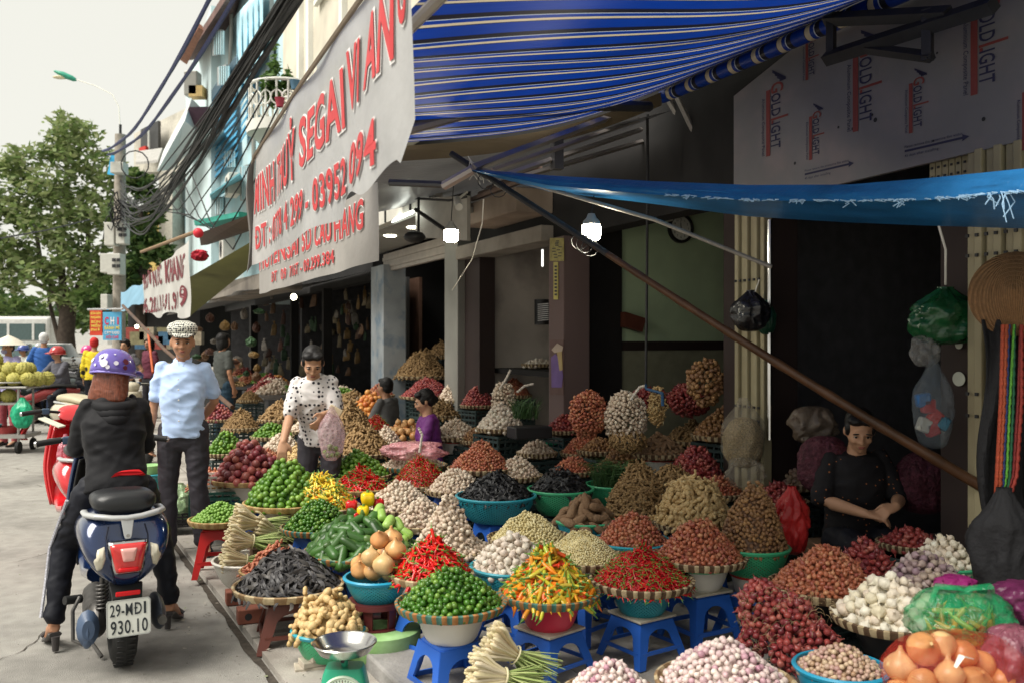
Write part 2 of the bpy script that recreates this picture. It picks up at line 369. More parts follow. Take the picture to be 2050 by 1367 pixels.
m = MB().sbox(s_at(768, 3.95), s_at(743, 3.95), 3.95, 4.3, 0, 2.75); m.build('pillar', mat('blue_pillar', (.32, .35, .37), .8, var=.15, scale=3, stain=((.12, .2, .28), .8, 5)), Dd, smooth=False, world=True)
# shop E: deep dark front with hanging goods; shop F beyond
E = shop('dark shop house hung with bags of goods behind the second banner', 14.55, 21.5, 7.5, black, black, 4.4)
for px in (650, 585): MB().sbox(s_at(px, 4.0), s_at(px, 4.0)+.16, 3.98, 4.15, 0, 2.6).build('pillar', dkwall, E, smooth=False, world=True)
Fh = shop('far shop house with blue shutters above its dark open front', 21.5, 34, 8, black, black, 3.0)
MB().sbox(27, 27.3, 4.0, 4.2, 0, 2.6).build('pillar', dkwall, Fh, smooth=False, world=True)
# ---- upper storeys along the street
def fpx(m, pts, t, th=.12):
    return m.poly([ont(x, y, t) for x, y in pts], Vector((-N2.x, -N2.y, 0))*th)
ltblue = mat('pale_blue_wall', (.42, .62, .68), .7, var=.15, scale=.7, stain=((.6, .65, .63), .6, .8))
blues = mat('blue_shutter', (.06, .30, .50), .6, var=.25, scale=2)
cloth_b = mat('blue_curtain', (.42, .66, .76), .8, cols=None, var=.3, scale=3)
wht = mat('white_wall', (.75, .75, .70), .8, var=.08, scale=.8, stain=((.5, .5, .46), .5, .7))
# cream house above banner: wall comes with shop D/E; pilasters and windows
Eu = thing('apartment_house', 'cream apartment facade with pilasters and grey windows above the big banner', 'building', Wd(12, 4.0, 3.5), FA)
MB().sbox(9, 21.4, 3.9, 4.11, 4.4, 13).build('wall', cream, Eu, smooth=False, world=True)
for px in (603, 622, 690, 726, 800): MB().sbox(s_at(px, 3.85), s_at(px, 3.85)+.25, 3.8, 3.9, 4.4, 13).build('pilaster', wht, Eu, smooth=False, world=True)
for a, b in ((635, 685), (700, 722), (735, 795)):
    for z0, z1 in ((5.4, 7), (8.2, 9.9)):
        fr = MB().sbox(s_at(b, 3.86), s_at(a, 3.86), 3.85, 3.9, z0, z1).build('window', mat('grey_glass', (.25, .27, .27), .3), Eu, smooth=False, world=True)
        MB().sbox(s_at(b, 3.84)-.05, s_at(a, 3.84)+.05, 3.78, 3.86, z0-.12, z0-.02).build('sill', wht, fr, smooth=False, world=True)
# blue shuttered upper floors
Bu = thing('apartment_house', 'tall house with blue slatted shutters and long pale blue curtains', 'building', Wd(22, 3.9, 4), FA)
MB().sbox(21.5, 33.5, 3.92, 4.1, 2.9, 15).build('wall', ltblue, Bu, smooth=False, world=True)
def slats(nm, pts, t, nl, mm, parent):
    # pts: left-top, right-top, right-bottom, left-bottom in pixels on plane t
    q = [ont(x, y, t) for x, y in pts]; m = MB()
    for i in range(nl):
        a0, a1 = i/nl, (i+.8)/nl; L0, L1 = q[0].lerp(q[3], a0), q[0].lerp(q[3], a1); R0, R1 = q[1].lerp(q[2], a0), q[1].lerp(q[2], a1)
        o = Vector((-N2.x, -N2.y, 0))*.06
        m.add([L0, R0, R1+o, L1+o, L0+o*.3, R0+o*.3, R1+o*1.3, L1+o*1.3], [(0, 1, 2, 3), (7, 6, 5, 4), (3, 2, 6, 7), (0, 3, 7, 4), (1, 5, 6, 2), (0, 4, 5, 1)])
    return m.build(nm, mm, parent, smooth=False, world=True)
slats('shutter', [(418, 222), (472, 152), (478, 318), (421, 372)], 3.8, 12, blues, Bu)
slats('shutter', [(486, 140), (512, 100), (512, 250), (486, 290)], 3.8, 10, blues, Bu)
m = MB()
def cur(u, v):
    x = 474+u*52; y = (30-u*60)+(165-u*10)*v+v*0; p = ont(x, y, 3.6+.05*math.sin(u*30)*(.4+v*.6)); return p
m.grid(cur, 60, 10); m.build('curtain', cloth_b, Bu, world=True, solid=.01)
m = MB(); m.poly([ont(410, 208, 3.7), ont(480, 110, 3.7), ont(484, 122, 3.7), ont(414, 225, 3.7)], (-.08, -.04, 0)); m.build('canopy_beam', mat('navy_beam', (.05, .10, .14), .6), Bu, smooth=False, world=True)
m = MB(); fpx(m, [(530, 0), (548, 0), (548, 130), (530, 170)], 3.85, .1); m.build('window', mat('grey_glass', (.1, .1, .1), .3), Bu, smooth=False, world=True)
m = MB(); fpx(m, [(344, 350), (400, 300), (400, 480), (344, 500)], 3.9, .15); m.build('bay', ltblue, Bu, smooth=False, world=True)
for k in range(3):
    x = 352+k*12; m = MB(); fpx(m, [(x, 395-k*9), (x+6, 390-k*9), (x+6, 440-k*7), (x, 445-k*7)], 3.75, .1); m.build('window', mat('grey_glass', (.1, .1, .1), .3), Bu, smooth=False, world=True)
# pipes on the facade
for p in ([(463, 10), (463, 70), (460, 140)], [(508, 240), (508, 400)]):
    MB().tube([ont(a, b, 3.7) for a, b in p], .06).build('drainpipe', alu, Bu, world=True)
# white house with overhanging brown roof
ppb = mat('pale_bluewhite', (.56, .68, .70), .8, var=.1, scale=.8, stain=((.4, .45, .45), .5, .7))
Cu = thing('apartment_house', 'white house with a wide brown overhanging roof at the top of the row', 'building', Wd(34, 3.9, 4), FA)
MB().sbox(33.6, 44, 3.6, 9, 2.9, 13.5).build('wall', ppb, Cu, smooth=False, world=True)
rf = mat('roof_under', (.15, .09, .08), .8, var=.3, scale=2)
rr = MB(); P = [pix(372, 122, 34), pix(452, 0, 25), pix(480, -30, 26), pix(492, 60, 33), pix(418, 118, 38)]
rr.poly(P, (0, 0, .25)); rr.build('roof', rf, Cu, smooth=False, world=True)
m = MB(); m.poly([pix(366, 124, 33.5), pix(405, 52, 28), pix(408, 62, 28), pix(374, 130, 33.5)], (-.15, 0, .1)); m.build('gutter', mat('rust', (.25, .11, .07), .7, var=.3), Cu, smooth=False, world=True)
m = MB(); m.box(pix(386, 170, 33), (.5, .5, .9)); m.build('water_heater', alu, Cu, smooth=False, world=True, bevel=.05)
m = MB(); m.box(pix(396, 186, 33), (.5, .5, .4)); m.build('wall_box', mat('yellowish', (.5, .36, .15), .7), Cu, smooth=False, world=True)
# concrete house with white soffit balcony
Du = thing('apartment_house', 'weathered concrete house with a barred window and a white boxed balcony', 'building', pix(330, 680, 46))
m = MB(); P = [pix(268, 268, 46), pix(330, 238, 44), pix(398, 205, 41), pix(404, 335, 41), pix(345, 345, 43), pix(345, 640, 43), pix(318, 640, 44), pix(318, 345, 44), pix(268, 345, 46)]
m.poly(P, (2.4, 8, 0)); m.build('wall', mat('weathered', (.55, .52, .45), .9, var=.15, stain=((.3, .28, .24), .7, .6)), Du, smooth=False, world=True)
m = MB(); m.poly([pix(287, 262, 44.6), pix(322, 244, 43.3), pix(322, 300, 43.3), pix(287, 306, 44.6)], (-.05, -.2, 0)); wn = m.build('window', mat('win_dark', (.05, .05, .05), .4), Du, smooth=False, world=True)
m = MB()
for x in (298, 310): m.tube([pix(x, 262, 43.5), pix(x, 300, 43.5)], .05, 6)
m.build('bar', wht, wn, world=True)
m = MB(); m.poly([pix(287, 300, 44), pix(300, 296, 43.6), pix(300, 306, 43.6), pix(287, 308, 44)], (-.05, -.4, 0)); m.build('planter', mat('red_plastic', (.55, .04, .03), .4), Du, smooth=False, world=True)
m = MB(); m.poly([pix(314, 344, 36), pix(370, 242, 32), pix(407, 276, 34), pix(345, 340, 38)], (.1, .4, .9)); m.build('balcony', mat('white_soffit', (.62, .66, .66), .6, var=.1, scale=.6), Du, smooth=False, world=True)
m = MB(); m.poly([pix(366, 245, 33), pix(378, 215, 32), pix(412, 214, 32), pix(412, 262, 33)], (.1, .5, .1)); m.build('canopy', mat('maroon', (.10, .05, .07), .7), Du, smooth=False, world=True)
m = MB(); m.poly([pix(272, 308, 41), pix(325, 301, 40), pix(316, 326, 37), pix(272, 330, 39)], (0, 0, .1)); m.build('porch_roof', mat('grey_tin', (.35, .34, .32), .6, var=.2), Du, smooth=False, world=True)
# yellow slim house and far street end
m = MB(); m.poly([pix(292, 400, 60), pix(312, 396, 60), pix(312, 640, 60), pix(292, 640, 60)], (0, 6, 0))
tag(m.build('house', mat('ochre', (.6, .45, .15), .8, var=.1), smooth=False), 'slim ochre yellow house glimpsed behind the cable bundle', 'building')
fb = thing('far_building', 'long pale building with a railed terrace at the end of the street', 'building', pix(50, 680, 95))
m = MB(); m.poly([pix(-200, 590, 95), pix(215, 600, 95), pix(215, 690, 95), pix(-200, 690, 95)], (0, 10, 0)); m.build('wall', mat('pale_far', (.62, .62, .60), .8, var=.1), fb, smooth=False, world=True)
for k in range(6): MB().poly([pix(-150+k*52, 612, 94.8), pix(-118+k*52, 612, 94.8), pix(-118+k*52, 626, 94.8), pix(-150+k*52, 626, 94.8)], (0, -.1, 0)).build('window', mat('win_far', (.1, .12, .13), .4), fb, smooth=False, world=True)
m = MB()
for k in range(60): m.tube([pix(-150+k*5, 597, 94.4), pix(-150+k*5, 606, 94.4)], .07, 5)
m.tube([pix(-150, 597, 94.4), pix(150, 597, 94.4)], .1, 5); m.build('railing', wht, fb, world=True)

# ---- composite panel with print
PT = 3.98
def onpanel(s0, z0, rot):
    # x runs along text, y up from baseline; text reads downwards (rot) on the panel facing the street
    if rot: return lambda x, y: Wd(s0-y, PT-.004, z0-x)
    return lambda x, y: Wd(s0-x, PT-.004, z0+y)
pnl = thing('composite_panel', 'large grey aluminium composite panel printed with blue and red lettering', 'panel', Wd(3.5, PT, GZ), FA)
m = MB(); sA, sB = 1.6, s_at(1469, PT)
m.poly([Wd(sA, PT, 2.57), Wd(sB, PT, 2.50), Wd(sB, PT, 3.28), Wd(sA, PT, 4.2)], (N2.x*.03, N2.y*.03, 0))
m.build('board', mat('panel_film', (.19, .185, .19), .45, var=.10, scale=2, stain=((.27, .22, .22), .5, 3)), pnl, smooth=False, world=True)
navy = mat('print_navy', (.03, .03, .07), .6, var=0); pred = mat('print_red', (.20, .045, .04), .6, var=0)
def logo(px, py0, py1, big, arrow=False):
    s = s_at(px, PT); zt = z_at(px, py0, PT); zb = z_at(px, py1, PT); H = zt-zb; h = H*.165
    m1, m2 = MB(), MB(); fn = onpanel(s, zt, True)
    a = H*.17
    for k in range(4):
        m1.add([fn(a*(.25*k), h*(.1+.25*k)), fn(a*(.25*k+.2), h*(.1+.25*k)), fn(a*1.0, h*1.5-.01*k), fn(a*.8, h*1.5-.01*k)], [(0, 1, 2, 3)])
    x = H*.16; w1 = text_on(m2, 'G', lambda X, Y: fn(x+X, Y), h*1.25, w=H*.12)
    x2 = x+H*.13; text_on(m1, 'OLD', lambda X, Y: fn(x2+X, Y), h*.95, w=H*.26)
    x3 = x2+H*.28; text_on(m1, 'IGHT', lambda X, Y: fn(x3+H*.06+X, Y), h*.95, w=H*.3)
    m2.add([fn(x3, -h*.05), fn(x3+H*.025, -h*.05), fn(x3+H*.025, h*1.7), fn(x3, h*1.7)], [(0, 1, 2, 3)])
    m2.add([fn(x3+H*.03, 0), fn(x3+H*.07, 0), fn(x3+H*.07, h*.2), fn(x3+H*.03, h*.2)], [(0, 1, 2, 3)])
    m2.add([fn(H*.22, -h*.55), fn(H, -h*.55), fn(H, -h*.12), fn(H*.22, -h*.12)], [(0, 1, 2, 3)])
    text_on(m1, 'Aluminium Composite Panel', lambda X, Y: fn(H*.3+X, -h*1.0+Y), h*.32, w=H*.68, bold=.01)
    m1.build('print', navy, pnl, smooth=False, world=True); m2.build('print', pred, pnl, smooth=False, world=True)
logo(1545, 142, 312, 1); logo(1628, 208, 320, 0); logo(1722, 62, 262, 1); logo(1830, 138, 266, 0); logo(1962, -35, 188, 1); logo(1620, 60, 160, 0); logo(2060, 150, 300, 0)
for px, py in ((1612, 352), (1812, 306)):
    s = s_at(px, PT); z = z_at(px, py, PT); m1 = MB(); fn = onpanel(s, z, False)
    L = .36; m1.add([fn(0, 0), fn(L, 0), fn(L, .012), fn(0, .012)], [(0, 1, 2, 3)]); m1.add([fn(L, -.012), fn(L+.04, .006), fn(L, .024)], [(0, 1, 2)])
    text_on(m1, 'Please remove the protective film within', lambda X, Y: fn(X, Y+.022), .014, w=L, bold=.01); text_on(m1, '45 days after installing', lambda X, Y: fn(X, Y-.026), .014, w=L*.6, bold=.01)
    m1.build('print', navy, pnl, smooth=False, world=True)
m = MB()
for k in range(14):
    p = Vector((random.uniform(2.2, 4.9), random.uniform(2.6, 3.2))); m.lathe([(0, 0), (random.uniform(.006, .014), 0)], 8, Wd(p.x, PT-.003, p.y), Matrix.Rotation(FA, 3, 'Z') @ Matrix.Rotation(R(-90), 3, 'X'))
m.build('screw', steel_dk, pnl, smooth=False, world=True)
# steel bracket frame in front of panel
bk = thing('steel_bracket', 'dark triangular steel bracket bolted across the printed panel', 'bracket', ont(1760, 120, 3.6), FA)
def bar(m, a, b, r): m.tube([a, b], r, 4)
m = MB(); q = lambda x, y, t=3.7: ont(x, y, t)
bar(m, q(1655, 118), q(1990, 10), .045); bar(m, q(1655, 40), q(1900, 28), .04); bar(m, q(1664, 30), q(1664, 122), .03); bar(m, q(1857, 20), q(1857, 122), .032); bar(m, q(1735, 98), q(1865, 115), .03)
m.build('frame', steel_dk, bk, smooth=False, world=True)
# unseen dark canopy added above the awning roll to keep the panel dim
m = MB(); m.poly([Wd(-2.0, 3.2, 3.78), Wd(6.0, 3.2, 3.78), Wd(6.0, 4.12, 4.0), Wd(-2.0, 4.12, 4.0)], (0, 0, .06))
tag(m.build('shade_canopy', steel_dk, smooth=False), 'unseen dark canopy added above the striped awning roll to shade the panel', 'canopy')

# grit and cracks on the asphalt near the kerb
ck_ = MB(); rk = random.Random(9)
for j in range(7):
    a = rk.uniform(-1, 8); b = rk.uniform(-1.8, -.2); th = rk.uniform(0, 6.28); L_, R_ = [], []
    for i in range(26): th += rk.uniform(-.5, .5); a += .06*math.cos(th); b += .06*math.sin(th); b = min(b, -.12); w_ = rk.uniform(.0015, .005); L_.append(K(a, b-w_, .004)); R_.append(K(a, b+w_, .004))
    ck_.add(L_+R_, [(i, i+1, 27+i, 26+i) for i in range(25)])
tag(ck_.build('road_crack', dirt, smooth=False), kind='structure')
gr = MB()
for i in range(2600):
    q = K(rk.uniform(-1.5, 9), rk.gauss(-.02, .35) if i % 2 else rk.uniform(-3.2, .6), .0); q.z = .040 if (q.xy-KB).dot(KN) > 0 else .002; r = rk.uniform(.0015, .006); gr.add([q+Vector((r, 0, 0)), q+Vector((-r*.5, r*.8, 0)), q+Vector((-r*.5, -r*.8, 0)), q+Vector((0, 0, r))], [(0, 1, 3), (1, 2, 3), (2, 0, 3)])
tag(gr.build('grit', mat('grit_m', (.3, .28, .25), .9, cols=[(.15, .14, .13), (.4, .38, .34), (.08, .07, .06), (.5, .46, .4)]), smooth=False), 'small grit and crumbs lying on the road and pavement', 'grit', kind='stuff')
# dim shelves and stock deep in the dark shop
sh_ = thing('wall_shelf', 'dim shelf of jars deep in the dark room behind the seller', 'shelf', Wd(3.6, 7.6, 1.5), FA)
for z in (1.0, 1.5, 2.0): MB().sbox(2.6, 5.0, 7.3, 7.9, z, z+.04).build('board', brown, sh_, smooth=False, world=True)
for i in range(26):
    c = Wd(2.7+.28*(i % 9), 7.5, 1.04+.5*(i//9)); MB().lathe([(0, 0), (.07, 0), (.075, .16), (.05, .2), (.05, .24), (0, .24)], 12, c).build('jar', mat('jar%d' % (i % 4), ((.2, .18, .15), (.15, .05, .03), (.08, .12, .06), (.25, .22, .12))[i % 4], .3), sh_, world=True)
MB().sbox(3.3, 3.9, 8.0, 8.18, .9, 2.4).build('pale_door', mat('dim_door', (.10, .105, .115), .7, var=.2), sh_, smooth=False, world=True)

# windows, small awnings and grilles on the blue house
for i, (x0, x1, y0, y1) in enumerate(((428, 446, 395, 430), (452, 470, 300, 335), (430, 448, 60, 110), (440, 458, 130, 170), (486, 502, 330, 400))):
    fr = MB(); fpx(fr, [(x0, y0+6), (x1, y0), (x1, y1), (x0, y1+3)], 3.84 if i not in (2, 3) else 3.5, .08); fr = fr.build('window', MATS['grey_glass'], Bu, smooth=False, world=True)
    m = MB(); xs = [(x0+(x1-x0)*k/4) for k in range(5)]
    for x in xs: m.tube([ont(x, y0+3, 3.74 if i not in (2, 3) else 3.4), ont(x, y1, 3.74 if i not in (2, 3) else 3.4)], .03, 4)
    m.build('grille', ltblue, fr, world=True)
for i, (pts, c_) in enumerate((([(405, 300, 3.2), (446, 262, 3.2), (452, 276, 3.85), (408, 318, 3.85)], (.20, .22, .22)), ([(420, 392, 3.0), (480, 350, 3.0), (486, 362, 3.85), (424, 404, 3.85)], (.10, .30, .36)), ([(425, 470, 2.9), (498, 432, 2.9), (500, 446, 3.85), (430, 486, 3.85)], (.30, .27, .22)))):
    MB().poly([ont(*p) for p in pts], (0, 0, .05)).build('window_awning', mat('wawn%d' % i, c_, .6, var=.2), Bu, smooth=False, world=True)
r = thing('market_stall', 'far dark market stalls behind the standing man, under a faded cloth', 'stall', pix(330, 700, 36))
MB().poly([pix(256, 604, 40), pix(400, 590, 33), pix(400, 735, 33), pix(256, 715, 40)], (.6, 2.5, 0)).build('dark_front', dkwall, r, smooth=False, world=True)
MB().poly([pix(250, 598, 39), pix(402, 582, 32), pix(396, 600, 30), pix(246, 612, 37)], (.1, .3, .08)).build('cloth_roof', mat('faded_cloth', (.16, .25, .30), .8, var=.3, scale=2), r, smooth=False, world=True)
for i in range(14): MB().box(pix(268+i*9.5, 668+(i % 3)*9, 32.5-(i % 2)), (.5, .3, .45)).build('stock_box', mat('stk%d' % (i % 5), ((.25, .05, .04), (.2, .18, .1), (.05, .12, .2), (.3, .25, .18), (.06, .14, .06))[i % 5], .6, var=.3), r, smooth=False, world=True)
# ================================================================ AWNINGS, TARPS, BANNERS
def cloth(name, stripes=None, col=(.5, .5, .5), period=.24, tl=.35, rough=.6, weave=None, axis=0, var=.08, dirt=None):
    if name in MATS: return MATS[name]
    m = mat(name, col, rough, .25, var=0); t = m.node_tree; L = t.links; b = t.nodes['Principled BSDF']
    tc = t.nodes.new('ShaderNodeTexCoord'); out = t.nodes['Material Output']
    if stripes:
        sp = t.nodes.new('ShaderNodeSeparateXYZ'); L.new(tc.outputs['Object'], sp.inputs[0])
        dv = _n(t, 'ShaderNodeMath', operation='DIVIDE'); dv.inputs[1].default_value = period; L.new(sp.outputs[axis], dv.inputs[0])
        fr = _n(t, 'ShaderNodeMath', operation='FRACT'); L.new(dv.outputs[0], fr.inputs[0])
        rp = t.nodes.new('ShaderNodeValToRGB'); rp.color_ramp.interpolation = 'CONSTANT'; e = rp.color_ramp.elements
        x = 0
        for i, (c, wdt) in enumerate(stripes):
            if i == 0: e[0].position = 0; e[0].color = (*c, 1)
            elif i == 1: e[1].position = x; e[1].color = (*c, 1)
            else: q = e.new(x); q.color = (*c, 1)
            x += wdt
        L.new(fr.outputs[0], rp.inputs[0]); cs = rp.outputs[0]
    else:
        rg = t.nodes.new('ShaderNodeRGB'); rg.outputs[0].default_value = (*col, 1); cs = rg.outputs[0]
    nz = _n(t, 'ShaderNodeTexNoise'); nz.inputs['Scale'].default_value = 2.5; nz.inputs['Detail'].default_value = 8; L.new(tc.outputs['Object'], nz.inputs['Vector'])
    mr = _n(t, 'ShaderNodeMapRange'); mr.inputs['From Min'].default_value = .3; mr.inputs['From Max'].default_value = .7; mr.inputs['To Min'].default_value = 1-var*2; mr.inputs['To Max'].default_value = 1+var; L.new(nz.outputs[0], mr.inputs[0])
    hs = _n(t, 'ShaderNodeVectorMath', operation='SCALE'); L.new(cs, hs.inputs[0]); L.new(mr.outputs[0], hs.inputs['Scale']); cs = hs.outputs[0]
    L.new(cs, b.inputs['Base Color'])
    tr = t.nodes.new('ShaderNodeBsdfTranslucent'); L.new(cs, tr.inputs['Color']); mx = t.nodes.new('ShaderNodeMixShader'); mx.inputs[0].default_value = tl
    L.new(b.outputs[0], mx.inputs[1]); L.new(tr.outputs[0], mx.inputs[2]); L.new(mx.outputs[0], out.inputs[0])
    wv = _n(t, 'ShaderNodeTexNoise'); wv.inputs['Scale'].default_value = weave or 30; wv.inputs['Detail'].default_value = 3
    mp = _n(t, 'ShaderNodeMapping'); mp.inputs['Scale'].default_value = (1, .2, 1) if axis == 0 else (1, 1, 1); L.new(tc.outputs['Object'], mp.inputs[0]); L.new(mp.outputs[0], wv.inputs['Vector'])
    bp = _n(t, 'ShaderNodeBump'); bp.inputs['Strength'].default_value = .35; bp.inputs['Distance'].default_value = .01; L.new(wv.outputs[0], bp.inputs['Height']); L.new(bp.outputs[0], b.inputs['Normal'])
    return m
BL, WH, CR, BK = (.004, .038, .29), (.50, .56, .64), (.58, .50, .36), (.012, .012, .022)
strp = cloth('striped_cloth', [(CR, .105), (BK, .03), (BL, .47), (BK, .205), (WH, .03), (BL, .16)], period=.24, tl=.34, rough=.5, weave=12)
alum = mat('aluminium', (.42, .38, .36), .35, metal=.7, var=.1, scale=4)
alum_dk = mat('dark_aluminium', (.10, .10, .105), .4, metal=.6, var=.1)
AS0, AS1 = 2.35, 5.6
aw = thing('striped_awning', 'blue awning with cream and black stripes rolled out over the stall', 'awning', Wd(0, 3.8, 3.45), FA)
def awf(u, v):
    s = AS0+(AS1-AS0)*u; t = 3.8-2.83*v; sag = .10*math.sin(math.pi*v)+.03*math.sin(math.pi*v*2)
    z = 3.46-.74*v-sag*(1+.15*math.sin(u*9)) + .012*math.sin(u*22+v*4)*v
    return Wd(s, t, z)
m = MB(); m.grid(awf, 60, 24); m.build('canopy_cloth', strp, aw, world=True)
m = MB(); m.tube([Wd(AS0-.1, 3.84, 3.42), Wd(AS1+.06, 3.84, 3.42)], .048, 16); m.build('cloth_roll', cloth('striped_roll', [(CR, .17), (BK, .025), (BL, .47), (BK, .17), (WH, .03), (BL, .135)], period=.24, tl=0, rough=.4), aw, world=True)
m = MB(); m.tube([Wd(AS0, .995, 2.70), Wd(AS1+.03, .995, 2.70)], .022, 8); m.build('front_rail', alum, aw, world=True)
# far side hem (yellowish valance)
m = MB()
def hem(u, v):
    p = awf(1, u); return p+Vector((0, 0, -.02-.10*v))+Vector((D2.x, D2.y, 0))*(.02+.02*math.sin(u*14)*v)
m.grid(hem, 30, 2); m.build('side_valance', cloth('hem_cloth', col=(.12, .09, .05), tl=.1), aw, world=True)
for (a, b, c) in (((806, 262, 5.2), (1012, 206, 5.5), (1300, 214, 6.5)), ((1100, -12, 4.2), (1375, 5, 4.3), (1600, -30, 4.8))):
    arm = MB(); arm.tube([pix(*a), pix(*b)], .035, 8).build('folding_arm', alum, aw, world=True)
    j = MB(); j.tube([pix(b[0]-8, b[1], b[2]), pix(b[0]+14, b[1]+3, b[2])], .045, 10).build('elbow_joint', alum_dk, aw, world=True)
    MB().tube([pix(b[0]+12, b[1]+2, b[2]), pix(*c)], .038, 8).build('folding_arm', alum_dk, aw, world=True)
# second awning, grey underside
aw2 = thing('grey_awning', 'dark grey awning sheet over the shops left of the pole tip', 'awning', Wd(7.5, 3.9, 3.3), FA)
def aw2f(u, v):
    s = 5.7+4.1*u; t = 3.95-2.35*v; return Wd(s, t, 3.34-.55*v-.06*math.sin(math.pi*v)+.02*math.sin(u*14)*v)
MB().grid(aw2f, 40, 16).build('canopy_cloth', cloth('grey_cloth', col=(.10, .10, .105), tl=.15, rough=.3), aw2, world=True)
for a, b, r in (((948, 337, 5.3), (1246, 226, 6.7), .026), ((985, 343, 5.5), (1280, 240, 7.0), .018), ((1010, 352, 5.9), (1284, 260, 7.3), .02), ((1040, 356, 6.2), (1300, 280, 7.6), .02)):
    MB().tube([pix(*a), pix(*b)], r, 4).build('rail', alum, aw2, world=True)
MB().tube([pix(780, 366, 5.6), pix(888, 370, 5.5)], .022, 8).build('folding_arm', alum_dk, aw2, world=True)
MB().tube([pix(890, 372, 5.5), pix(950, 338, 5.3)], .03, 8).build('folding_arm', alum, aw2, world=True)
MB().box(pix(1115, 306, 6.3), (.07, .07, .24), Matrix.Rotation(FA, 3, 'Z')).build('bracket', alum_dk, aw2, smooth=False, world=True)
# ---- bamboo pole
bam = mat('bamboo', (.085, .038, .017), .42, .4, var=.35, scale=6, stain=((.05, .025, .012), .6, 4))
bp_ = thing('bamboo_pole', 'long brown bamboo pole slanting down across the stall front', 'pole', pix(1500, 645, 4.9))
a, b = pix(1190, 492, 5.15), pix(1985, 985, 4.45); pts, rad = [], []
for i in range(41):
    f = i/40; p = a.lerp(b, f)+Vector((0, 0, -.02*math.sin(math.pi*f))); pts.append(p); rad.append((.018+.010*f)*(1.12 if i % 5 == 0 else 1))
MB().tube(pts, rad, 12).build('cane', bam, bp_, world=True)
MB().tube([pix(903, 308, 5.5), pix(1215, 508, 5.12)], .019, 8).build('tip_pipe', steel_dk, bp_, world=True)
m = MB()
for f in (.02, .035, .05, .3, .34):
    p = pix(1195, 495, 5.15).lerp(pix(903, 308, 5.5), f*2.2); ring = [p+Vector((.05*math.cos(k*.6), 0, .05*math.sin(k*.6)-.03)) for k in range(12)]; m.tube(ring, .003, 5)
m.build('wire_loop', steel_dk, bp_, world=True)
m = MB()
for k in range(7):
    p = pix(945+rs.uniform(-8, 12), 330+rs.uniform(-6, 14), 5.42); m.tube([p, p+Vector((rs.uniform(-.06, .06), 0, rs.uniform(-.05, .05))), p+Vector((rs.uniform(-.05, .08), 0, -.08))], .003, 5)
m.build('tie_wire', mat('white_string', (.7, .68, .62), .7), bp_, world=True)
MB().tube([pix(1000, 346, 5.4), pix(1300, 430, 5.2), pix(1540, 533, 5.0)], .011, 6)
tag(MB().tube([pix(965, 340, 5.35), pix(1310, 440, 5.2), pix(1545, 535, 4.95)], .012, 8).build('support_rod', mat('grey_rod', (.28, .26, .24), .5, metal=.3), loc=pix(1300, 440, 5.2), world=True), 'thin grey rod running under the blue tarp to the narrow gate', 'rod')
# ---- blue tarp
tarp_m = cloth('tarp_cloth', col=(.025, .18, .44), tl=.12, rough=.33, weave=55, axis=1, var=.22)
def lerpt(tab, x):
    for (x0, y0), (x1, y1) in zip(tab, tab[1:]):
        if x <= x1: return y0+(y1-y0)*(x-x0)/(x1-x0)
    return tab[-1][1]
T_top = [(945, 339), (1100, 352), (1300, 363), (1500, 371), (1700, 370), (1850, 358), (2050, 338), (2300, 312)]
T_mid = [(945, 341), (1100, 372), (1300, 390), (1500, 402), (1700, 404), (1850, 402), (2050, 385), (2300, 372)]
T_bot = [(945, 343), (1100, 384), (1300, 408), (1500, 434), (1700, 446), (1850, 452), (2050, 458), (2300, 470)]
def tarpf(u, v):
    x = 945+1300*u; Y = 5.38-2.35*u
    r = noise.noise(Vector((u*9, v*3, 1)))*.03+noise.noise(Vector((u*40, v*14, 4)))*.010
    if v < .55:
        k = v/.55; y = lerpt(T_top, x)*(1-k)+lerpt(T_mid, x)*k; dY = -.10*math.sin(k*1.57)+r*math.sin(k*2.6+.3)
    else:
        k = (v-.55)/.45; y = lerpt(T_mid, x)*(1-k)+lerpt(T_bot, x)*k; dY = -.10+.75*k*min(1, u*5)+r
    return pix(x, y, Y+dY)
tp = thing('blue_tarp', 'blue woven tarpaulin stretched over the right half of the stall', 'tarp', pix(1600, 400, 4))
MB().grid(tarpf, 160, 22).build('sheet', tarp_m, tp, world=True)
m = MB()
def fray(u, v, n, ln, seedd):
    rr = random.Random(seedd); p = tarpf(u, v)
    for k in range(n):
        q = p+Vector((rr.uniform(-.03, .03), -.02, 0)); L = rr.uniform(.4, 1)*ln
        m.tube([q, q+Vector((rr.uniform(-.02, .02), -.01, -L*.4)), q+Vector((rr.uniform(-.035, .035), -.01, -L))], .0022, 4)
for i, (x, v, n, ln) in enumerate(((1370, .5, 3, .03), (1700, .55, 3, .035), (1790, .55, 4, .035), (1880, .5, 3, .03), (1985, .52, 4, .1), (2000, .52, 4, .12), (1500, .5, 5, .02), (1600, .55, 5, .02), (1930, .54, 8, .02))): fray((x-945)/1300, v, n, ln, i)
for i in range(140): fray(rs.uniform(.3, .95), .52, 1, .012, 50+i)
m.build('frayed_thread', mat('frayed', (.35, .55, .75), .7), tp, world=True)
